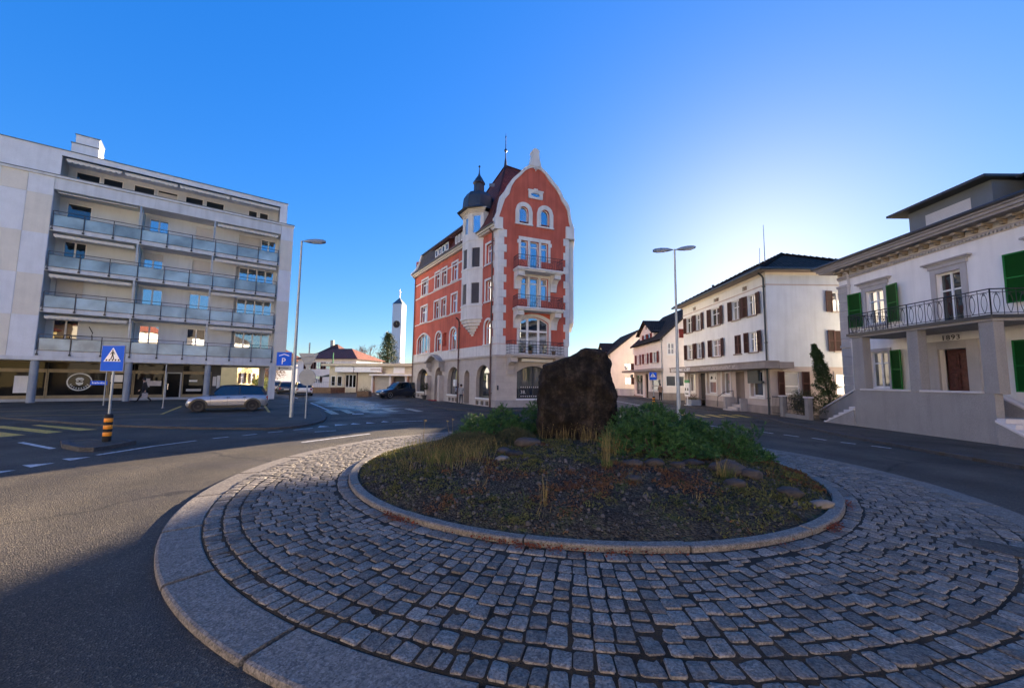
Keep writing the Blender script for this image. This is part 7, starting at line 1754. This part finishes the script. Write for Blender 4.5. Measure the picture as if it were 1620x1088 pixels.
# ------------------------------------------------------------------ background on the left
st=Fr((-26.0,57.0),(12.8,-3.5)); SLn=13.27
sta=thing('filling_station','low flat roofed beige building with two garage doors and a long pale sign','building',tuple(st.p(6,-4,0)))
mb=MB(); wall(mb,st,0,SLn,0,3.7,[(2.6,4.4,.7,2.5),(7.25,9.7,.05,2.35),(10.15,12.1,.05,2.3),(12.5,13.2,.05,2.3)],dep=.5); wall(mb,Fr(tuple(st.p(0,0,0))[:2],(-st.n.x*-1,-st.n.y*-1)),-9,0,0,3.7) if False else mb.face([st.p(0,0,0),st.p(0,-9,0),st.p(0,-9,3.7),st.p(0,0,3.7)]); mb.face([st.p(SLn,0,0),st.p(SLn,-9,0),st.p(SLn,-9,3.7),st.p(SLn,0,3.7)]); mb.face([st.p(0,-9,0),st.p(SLn,-9,0),st.p(SLn,-9,3.7),st.p(0,-9,3.7)]); mb.build('wall','station_wall',sta)
mb=MB(); mb.box(-1.0,SLn+.2,-9.2,.55,3.7,4.02,st.p); mb.build('flat_roof','station_wall',sta,bevel=.02); mb=MB(); mb.box(-1.05,SLn+.25,-9.25,.6,4.02,4.08,st.p); mb.build('roof_edge','coping',sta)
mb=MB(); mb.box(1.5,4.5,.56,.75,2.85,3.55,st.p); mb.box(4.62,8.9,.56,.75,2.85,3.55,st.p); mb.build('fascia_sign','frame_white',sta,bevel=.02); mb=MB(); mb.box(7.2,8.8,.751,.757,3.1,3.35,st.p); mb.build('sign_stripe','letter_faded',sta)
mb=MB(); mb.box(6.9,SLn+.1,.0,.55,2.42,2.62,st.p); mb.build('garage_lintel','frame_white',sta); mb=MB()
for u in(6.95,9.75,12.15): mb.box(u,u+.28,.003,.14,0,2.42,st.p)
mb.build('garage_pier','coping',sta)
for a,b in((7.25,9.7),(12.5,13.2)): mb=MB(); mb.face([st.p(a,-.3,.05),st.p(b,-.3,.05),st.p(b,-.3,2.35),st.p(a,-.3,2.35)],0,[(a,0),(b,0),(b,2.3),(a,2.3)]); mb.build('garage_door','garage',sta)
mb=MB(); mb.face([st.p(10.15,-.48,.05),st.p(12.1,-.48,.05),st.p(12.1,-.48,2.3),st.p(10.15,-.48,2.3)]); mb.build('garage_door','door_dark',sta)
window(sta,st,2.6,4.4,.7,2.5,-.2,0,(.33,.66),gl='glass_shop'); 
for a,b in((.4,1.1),(1.4,2.2)): window(sta,st,a,b,.9,2.3,.01,0,(),gl='glass_shop')
mb=MB(); mb.box(10.3,12.0,.003,.03,2.75,3.6,st.p); mb.build('wall_panel','frame_white',sta)
mb=MB(); mb.box(4.6,4.75,.02,.1,0,2.8,st.p); mb.build('downpipe','copper_brown',sta)
t=thing('terrace_wall','low brown stone terrace wall with railing before the flat roofed building','wall',tuple(st.p(2,4,0))); q=MB(); q.box(-.5,3.2,3.2,3.5,0,.75,st.p); q.box(3.0,3.2,.6,3.2,0,.75,st.p); q.build('wall','wood_box',t); q=MB()
for i in range(13): q.tube([st.p(-.4+i*.29,3.35,.75),st.p(-.4+i*.29,3.35,1.5)],.015,4)
q.tube([st.p(-.45,3.35,1.5),st.p(3.15,3.35,1.5)],.02,5); q.tube([st.p(3.15,3.35,1.5),st.p(4.6,1.0,.8)],.02,5); q.build('railing','galv',t)
for x,y,l in((-16.1,43.9,'brown wooden planter box on the pavement left of the dark blue car'),(-33.5,66,'brown planter box further down the left street')):
    t=thing('planter_box',l,'planter',(x,y,.02)); q=MB(); q.box(-.65,.65,-.45,.45,0,.6); q.build('box','wood_box',t,local=True,bevel=.03); q=MB(); foliage(q,lambda:(rnd(-.55,.55),rnd(-.35,.35),.6+abs(random.gauss(0,.15))),160,.12); q.build('plants','hedge',t,local=True)
def house(name,label,o,u,W_,D_,ze,zr_,wm_,rm,wins_=(),hip=True,chim=None,group=None):
    F=Fr(o,u); t=thing(name,label,'building',tuple(F.p(W_/2,-D_/2,0)),0,group)
    mb=MB(); wall(mb,F,0,W_,0,ze,wins_,dep=.12); SD=Fr(tuple(F.p(W_,0,0))[:2],(-F.n.x,-F.n.y)); wall(mb,SD,0,D_,0,ze)
    mb.face([F.p(0,0,0),F.p(0,-D_,0),F.p(0,-D_,ze),F.p(0,0,ze)]); mb.face([F.p(0,-D_,0),F.p(W_,-D_,0),F.p(W_,-D_,ze),F.p(0,-D_,ze)]); mb.build('wall',wm_,t)
    e=.6; a,b,c,d=F.p(-e,e,ze-.15),F.p(W_+e,e,ze-.15),F.p(W_+e,-D_-e,ze-.15),F.p(-e,-D_-e,ze-.15); k=D_*.45 if hip else 0
    r0,r1=F.p(-e*(0 if hip else 1)+k,-D_/2,zr_),F.p(W_+e*(0 if hip else 1)-k,-D_/2,zr_); mb=MB(); mb.quad(a,b,r1,r0); mb.quad(c,d,r0,r1)
    if hip: mb.tri(b,c,r1); mb.tri(d,a,r0); mb.build('roof',rm,t)
    else:
        g=MB(); g.face([F.p(0,0,ze),F.p(0,-D_,ze),F.p(0,-D_/2,zr_-.2)]); g.face([F.p(W_,0,ze),F.p(W_,-D_,ze),F.p(W_,-D_/2,zr_-.2)]); g.build('gable',wm_,t); mb.build('roof',rm,t,solid=.15)
    for w_ in wins_: window(t,F,*w_,-.08,0,(.5,),trans=(.6,)); shutter(t,F,w_[0]-.6,w_[0]-.04,w_[2],w_[3],'shutter_brown',.03); shutter(t,F,w_[1]+.04,w_[1]+.6,w_[2],w_[3],'shutter_brown',.03)
    if chim: q=MB(); q.box(chim[0],chim[0]+.9,-chim[1]-.7,-chim[1],zr_-1.5,zr_+1.1,F.p); q.build('chimney','station_wall',t)
    return t,F
house('white_house','white house with a red hipped roof behind the filling station',(-44.5,83),(.98,-.2),13.5,10,6.0,8.4,'white_wall','tile_terracotta',[(2,3,3.8,5.2),(4.3,5.3,3.8,5.2),(6.6,7.6,3.8,5.2),(2,3,1.0,2.4),(4.3,5.3,1.0,2.4)],chim=None)
house('tall_roof_house','large house with a tall dark red gable roof at the back of the left street',(-55.5,109),(.98,-.2),9.5,10,7.4,11.6,'cream_wall','tile_red',[(3,4,5.5,7)],hip=True,chim=(3,4.5))
house('small_grey_house','small white gabled house seen over the flat roof beside the conifer',(-13.2,88),(1,-.1),5.2,7,6.3,7.9,'white_wall','zinc',(),hip=False)
house('dark_roofed_house','dark roofed house between the conifer and the red corner house',(-8.5,92),(1,-.05),9,8,6.0,9.0,'concrete_dark','tile_dark',(),hip=True)
house('added_shade_house','plain tall unseen house added behind the red corner house to shade the forecourt',(-8.5,58),(1,0),14,9,13.5,16.5,'station_wall','tile_dark',(),hip=True)  # added block hidden behind the red house, keeps low sun off the forecourt
house('street_end_house','pale house with dark red roof closing the left side street',(-66,96),(.9,-.43),12,9,6.0,9.8,'white_wall','tile_red',[(2,3,3.5,5),(5,6,3.5,5),(8,9,3.5,5)],hip=True)
house('yellow_house','sunlit ochre yellow house seen through the open ground floor of the apartment block',(-40.5,59),(-.16,.98),7,9,7,10.5,'yellow_wall','tile_terracotta',[(1,2,1,2.6),(4,5,1,2.6)],hip=True)
# church tower
TX,TY=-41.6,148.0; tw=thing('church_tower','slim white church tower with a dark clock face and small pyramid roof','tower',(TX,TY,0)); ca=R(-62)
F0=Fr((TX,TY),(math.cos(R(28)),math.sin(R(28))))   # near corner at origin
T0=4.2
mb=MB(); mb.box(-T0*.0,T0,-T0,0,0,30.2,Fr((TX,TY),(math.cos(R(62)),math.sin(R(62)))).p) if False else None
WL=3.75; Fl=Fr((TX-.983*WL,TY+.184*WL),(.983,-.184)); Fr_=Fr((TX,TY),(.184,.983))
P=[Fl.p(0,0,0),Fl.p(WL,0,0),Fr_.p(WL,0,0)]; P.append(P[0]+P[2]-P[1]); 
for a,b in zip(P,P[1:]+P[:1]): mb.face([a,b,b+Vector((0,0,30.3)),a+Vector((0,0,30.3))])
mb.build('wall','tower_wall',tw)
mb=MB(); cc=(P[0]+P[2])/2; ev=[cc+(p-cc)*1.07+Vector((0,0,30.2)) for p in P]; ap=cc+Vector((0,0,32.9))
for a,b in zip(ev,ev[1:]+ev[:1]): mb.face([a,b,ap])
mb.face(ev); mb.build('roof','zinc',tw)
mb=MB(); mb.tube([ap-Vector((0,0,.2)),ap+Vector((0,0,3.2))],.07,6); mb.box(-.5,.5,-.05,.05,2.0,2.15,lambda a,b,c:ap+Vector((a,b,c))); mb.lathe([(.02,1.0),(.22,1.15),(.22,1.3),(.02,1.45)],tuple(ap),10); mb.build('cross','gold',tw)
for F in(Fl,Fr_):
    mb=MB(); mb.prism([(WL/2+1.35*math.cos(2*PI*i/32),22.4+1.35*math.sin(2*PI*i/32)) for i in range(32)],.01,.08,F.p); cf=mb.build('clock_face','clock_red',tw); mb=MB()
    for i in range(12): a=2*PI*i/12; c_,s_=math.cos(a),math.sin(a); mb.prism([(WL/2+1.5*c_-.12*s_,22.4+1.5*s_+.12*c_),(WL/2+1.5*c_+.12*s_,22.4+1.5*s_-.12*c_),(WL/2+1.12*c_,22.4+1.12*s_)],.085,.12,F.p)
    for a,l in((R(95),1.1),(R(350),.8)): c_,s_=math.cos(a),math.sin(a); mb.prism([(WL/2-.08*s_,22.4+.08*c_),(WL/2+.08*s_,22.4-.08*c_),(WL/2+l*c_,22.4+l*s_)],.125,.15,F.p)
    mb.build('hour_marks_and_hands','gold',cf)
# trees
def conifer(x,y,h,r,label,n=9000):
    t=thing('conifer',label,'tree',(x,y,0)); q=MB(); q.tube([(x,y,0),(x,y,h*.6),(x,y,h)],[.35,.22,.03],7); q.build('trunk','bark',t); q=MB(); bs=[]
    for i in range(60): f=.16+.84*(i/60); a=i*2.4+rnd(-.3,.3); L=r*(1-f)**.7*rnd(.7,1.15)+.3; bs.append((f,a,L))
    def fn():
        f,a,L=random.choice(bs); s=random.random()**.6*L; sp=.16+.24*s; return (x+s*math.cos(a)+random.gauss(0,sp),y+s*math.sin(a)+random.gauss(0,sp),f*h-s*.12+random.gauss(0,.22))
    foliage(q,fn,n,.34); q.build('crown','cedar',t)
conifer(-30.9,99,13.4,3.9,'dark green spreading conifer in front of the church tower')
conifer(-52.5,120,10.5,2.0,'slim dark conifer left of the bare trees',1400)
def bare(x,y,h,label,seed):
    random.seed(seed); t=thing('bare_tree',label,'tree',(x,y,0)); q=MB()
    def grow(p,d,l,r,n):
        e=p+d*l; q.tube([p,p+d*l*.5+Vector((rnd(-1,1),rnd(-1,1),0))*l*.06,e],[r,r*.85,r*.68],4,cap=False)
        if n==0: return
        for _ in range(3 if n>1 else 4):
            nd=(d+Vector((rnd(-1,1),rnd(-1,1),rnd(-.25,.6)))*.62).normalized(); grow(e,nd,l*rnd(.6,.82),r*.62,n-1)
    grow(Vector((x,y,0)),Vector((0,0,1)),h*.30,.26,5); q.build('branches','twig',t)
bare(-45.5,122,12.5,'bare pale tree left of the conifer and the church tower',4); bare(-41.5,128,11.5,'bare tree whose twigs touch the conifer',6); bare(-20.5,125,11.0,'bare tree right of the church tower',9); bare(-78,125,12,'bare tree behind the houses at the end of the left street',12)
random.seed(33)
def bush(name,x,y,z,rx,ry,rz_,n,s,m,label):
    q=MB()
    def fn():
        d=Vector((random.gauss(0,1),random.gauss(0,1),random.gauss(0,1))).normalized(); k=(random.random()**.4)*(1+.3*noise.noise(d*1.8+Vector((x,y,0)))); return (x+d.x*rx*k,y+d.y*ry*k,max(z,z+rz_+d.z*rz_*k))
    foliage(q,fn,n,s); tag(q.build(name,m,None,loc=(x,y,z)),label,'shrub')
bush('shrub',-38.3,61.2,0,1.5,1.3,1.1,1500,.22,'shrub_sun','sunlit yellow green shrub behind the open ground floor of the apartment block')
bush('autumn_tree',-43.5,70,0,1.2,1.2,1.7,900,.25,'autumn','small golden autumn tree beside the white house')
bush('autumn_tree',-38.6,64.5,1.5,1.9,1.5,1.6,1400,.24,'sedum_red','reddish autumn tree behind the parked estate car, seen under the block')
bush('shrub',-24.5,58.5,0,.8,.8,.9,400,.16,'hedge','dark shrub at the left end of the flat roofed building')
bush('shrub',14.6,56.5,.0,.9,.7,.55,500,.12,'hedge','dark shrub against the garden wall of the cream house')
t=thing('flag_pole','green and white painted pole in front of the white house','pole',(-31.2,69.5,0)); q=MB(); q.tube([(-31.2,69.5,0),(-31.2,69.5,3)],.10,8); q.build('lower_pole','frame_white',t); q=MB(); q.tube([(-31.2,69.5,3),(-31.2,69.5,6.4)],.09,8); q.build('upper_pole','green_paint',t)
t=thing('market_umbrella','closed dark green parasol beside the flat roofed building','parasol',(-26.9,60,0)); q=MB(); q.tube([(-26.9,60,0),(-26.9,60,2.6)],.04,6); q.build('pole','galv',t); q=MB(); q.face([(-28.6,59.6,2.2),(-25.9,59.6,2.9),(-25.9,61,2.9),(-28.6,61,2.2)]); q.face([(-28.6,59.6,2.2),(-25.9,59.6,2.9),(-25.9,59.6,2.25),(-28.6,59.6,2.1)]); q.build('canopy','gutter_dark',t)
# the sunlit far side of the square, behind the viewpoint, mirrored in the shop windows
for i,(nm,l_,o_,u_,W_,ze,wm_,rm) in enumerate((('cream_town_house','cream three storey house facing the square from behind the viewpoint',(9,-25),(-1,.02),15,11,'cream_wall','tile_terracotta'),
 ('yellow_town_house','ochre yellow house facing the square from behind the viewpoint',(-8.5,-24),(-1,-.05),14,9.5,'yellow_wall','tile_red'),
 ('white_town_house','white house facing the square from behind the viewpoint',(27,-23),(-1,.1),15,10.5,'white_wall','tile_dark'),
 ('pale_town_house','pale house at the left rear corner of the square',(-22,-24),(-.86,.5),16,12.5,'cream_wall','tile_dark'),
 ('grey_town_house','white house at the left end of the rear of the square',(-36,-13),(-.55,.83),18,13,'white_wall','tile_red'))):
    ws=[(a_,a_+1.1,z_,z_+1.6) for z_ in (1.0,4.0,7.0) if z_+1.9<ze for a_ in (2.2,6.2,10.2)]
    house(nm,l_,o_,u_,W_,9,ze,ze+3.5,wm_,rm,ws)
# distant wooded rise
q=MB()
for i in range(5200):
    a=R(rnd(-75,78)); d=rnd(330,420); x,y=d*math.sin(a),d*math.cos(a); hh=5+3.2*noise.noise(Vector((a*7,1,2)))+2*noise.noise(Vector((a*23,5,2))); p=Vector((x,y,hh*math.sqrt(random.random()))); e=Vector((rnd(-1,1),rnd(-1,1),rnd(-.4,1))).normalized()*3.2; w=e.cross(Vector((rnd(-1,1),rnd(-1,1),rnd(-1,1)))).normalized()*1.6
    q.face([p-w,p+w,p+e])
tag(q.build('distant_trees','cedar'),'far line of trees along the horizon','woodland',kind='stuff')
# ------------------------------------------------------------------ sky, sun, camera
SUN_AZ,SUN_EL=R(32.6),R(13.8); SKY_P,SKY_S,SKY_B=-.49,1.24,.066
w=bpy.data.worlds.new('World'); S.world=w; w.use_nodes=True; nt=w.node_tree; bg=nt.nodes['Background']
sk=nt.nodes.new('ShaderNodeTexSky'); sk.sky_type='NISHITA'; sk.sun_disc=False; sk.sun_elevation=SUN_EL; sk.sun_rotation=SUN_AZ; sk.altitude=450; sk.air_density=1.0; sk.dust_density=.45; sk.ozone_density=4.0
# photograph is tone-mapped: soften the sky's range, keep its colour
bw=nt.nodes.new('ShaderNodeRGBToBW'); pw=nt.nodes.new('ShaderNodeMath'); pw.operation='POWER'; pw.inputs[1].default_value=SKY_P
sc_=nt.nodes.new('ShaderNodeVectorMath'); sc_.operation='SCALE'; hs=nt.nodes.new('ShaderNodeHueSaturation'); hs.inputs['Saturation'].default_value=SKY_S; hs.inputs['Hue'].default_value=.511
nt.links.new(sk.outputs[0],bw.inputs[0]); nt.links.new(bw.outputs[0],pw.inputs[0]); nt.links.new(sk.outputs[0],sc_.inputs[0]); nt.links.new(pw.outputs[0],sc_.inputs['Scale'])
nt.links.new(sc_.outputs[0],hs.inputs['Color']); nt.links.new(hs.outputs[0],bg.inputs[0]); bg.inputs[1].default_value=SKY_B
l=bpy.data.lights.new('Sun','SUN'); l.energy=5; l.angle=R(.53); l.color=(1,.80,.57)
o=bpy.data.objects.new('Sun',l); C.objects.link(o); d=Vector((math.sin(SUN_AZ)*math.cos(SUN_EL),math.cos(SUN_AZ)*math.cos(SUN_EL),math.sin(SUN_EL))); o.rotation_euler=d.to_track_quat('Z','Y').to_euler(); o.location=d*100
cd=bpy.data.cameras.new('Camera'); cam=bpy.data.objects.new('Camera',cd); C.objects.link(cam); S.camera=cam
cd.sensor_width=36; cd.lens=14.0; cd.clip_end=3000; cd.clip_start=.05
pt=.0907028; ro=.012; cp,sp,c_,s_=math.cos(pt),math.sin(pt),math.cos(ro),math.sin(ro)
X=Vector((c_,-s_*sp,s_*cp)); Y=Vector((-s_,-c_*sp,c_*cp)); Z=-Vector((0,cp,sp))
cam.matrix_world=Matrix(((X.x,Y.x,Z.x,0),(X.y,Y.y,Z.y,0),(X.z,Y.z,Z.z,2.0),(0,0,0,1)))
S.view_settings.view_transform='Standard'; S.view_settings.look='None'; S.view_settings.exposure=2.6; S.view_settings.gamma=1
S.cycles.max_bounces=6; S.cycles.use_denoising=True
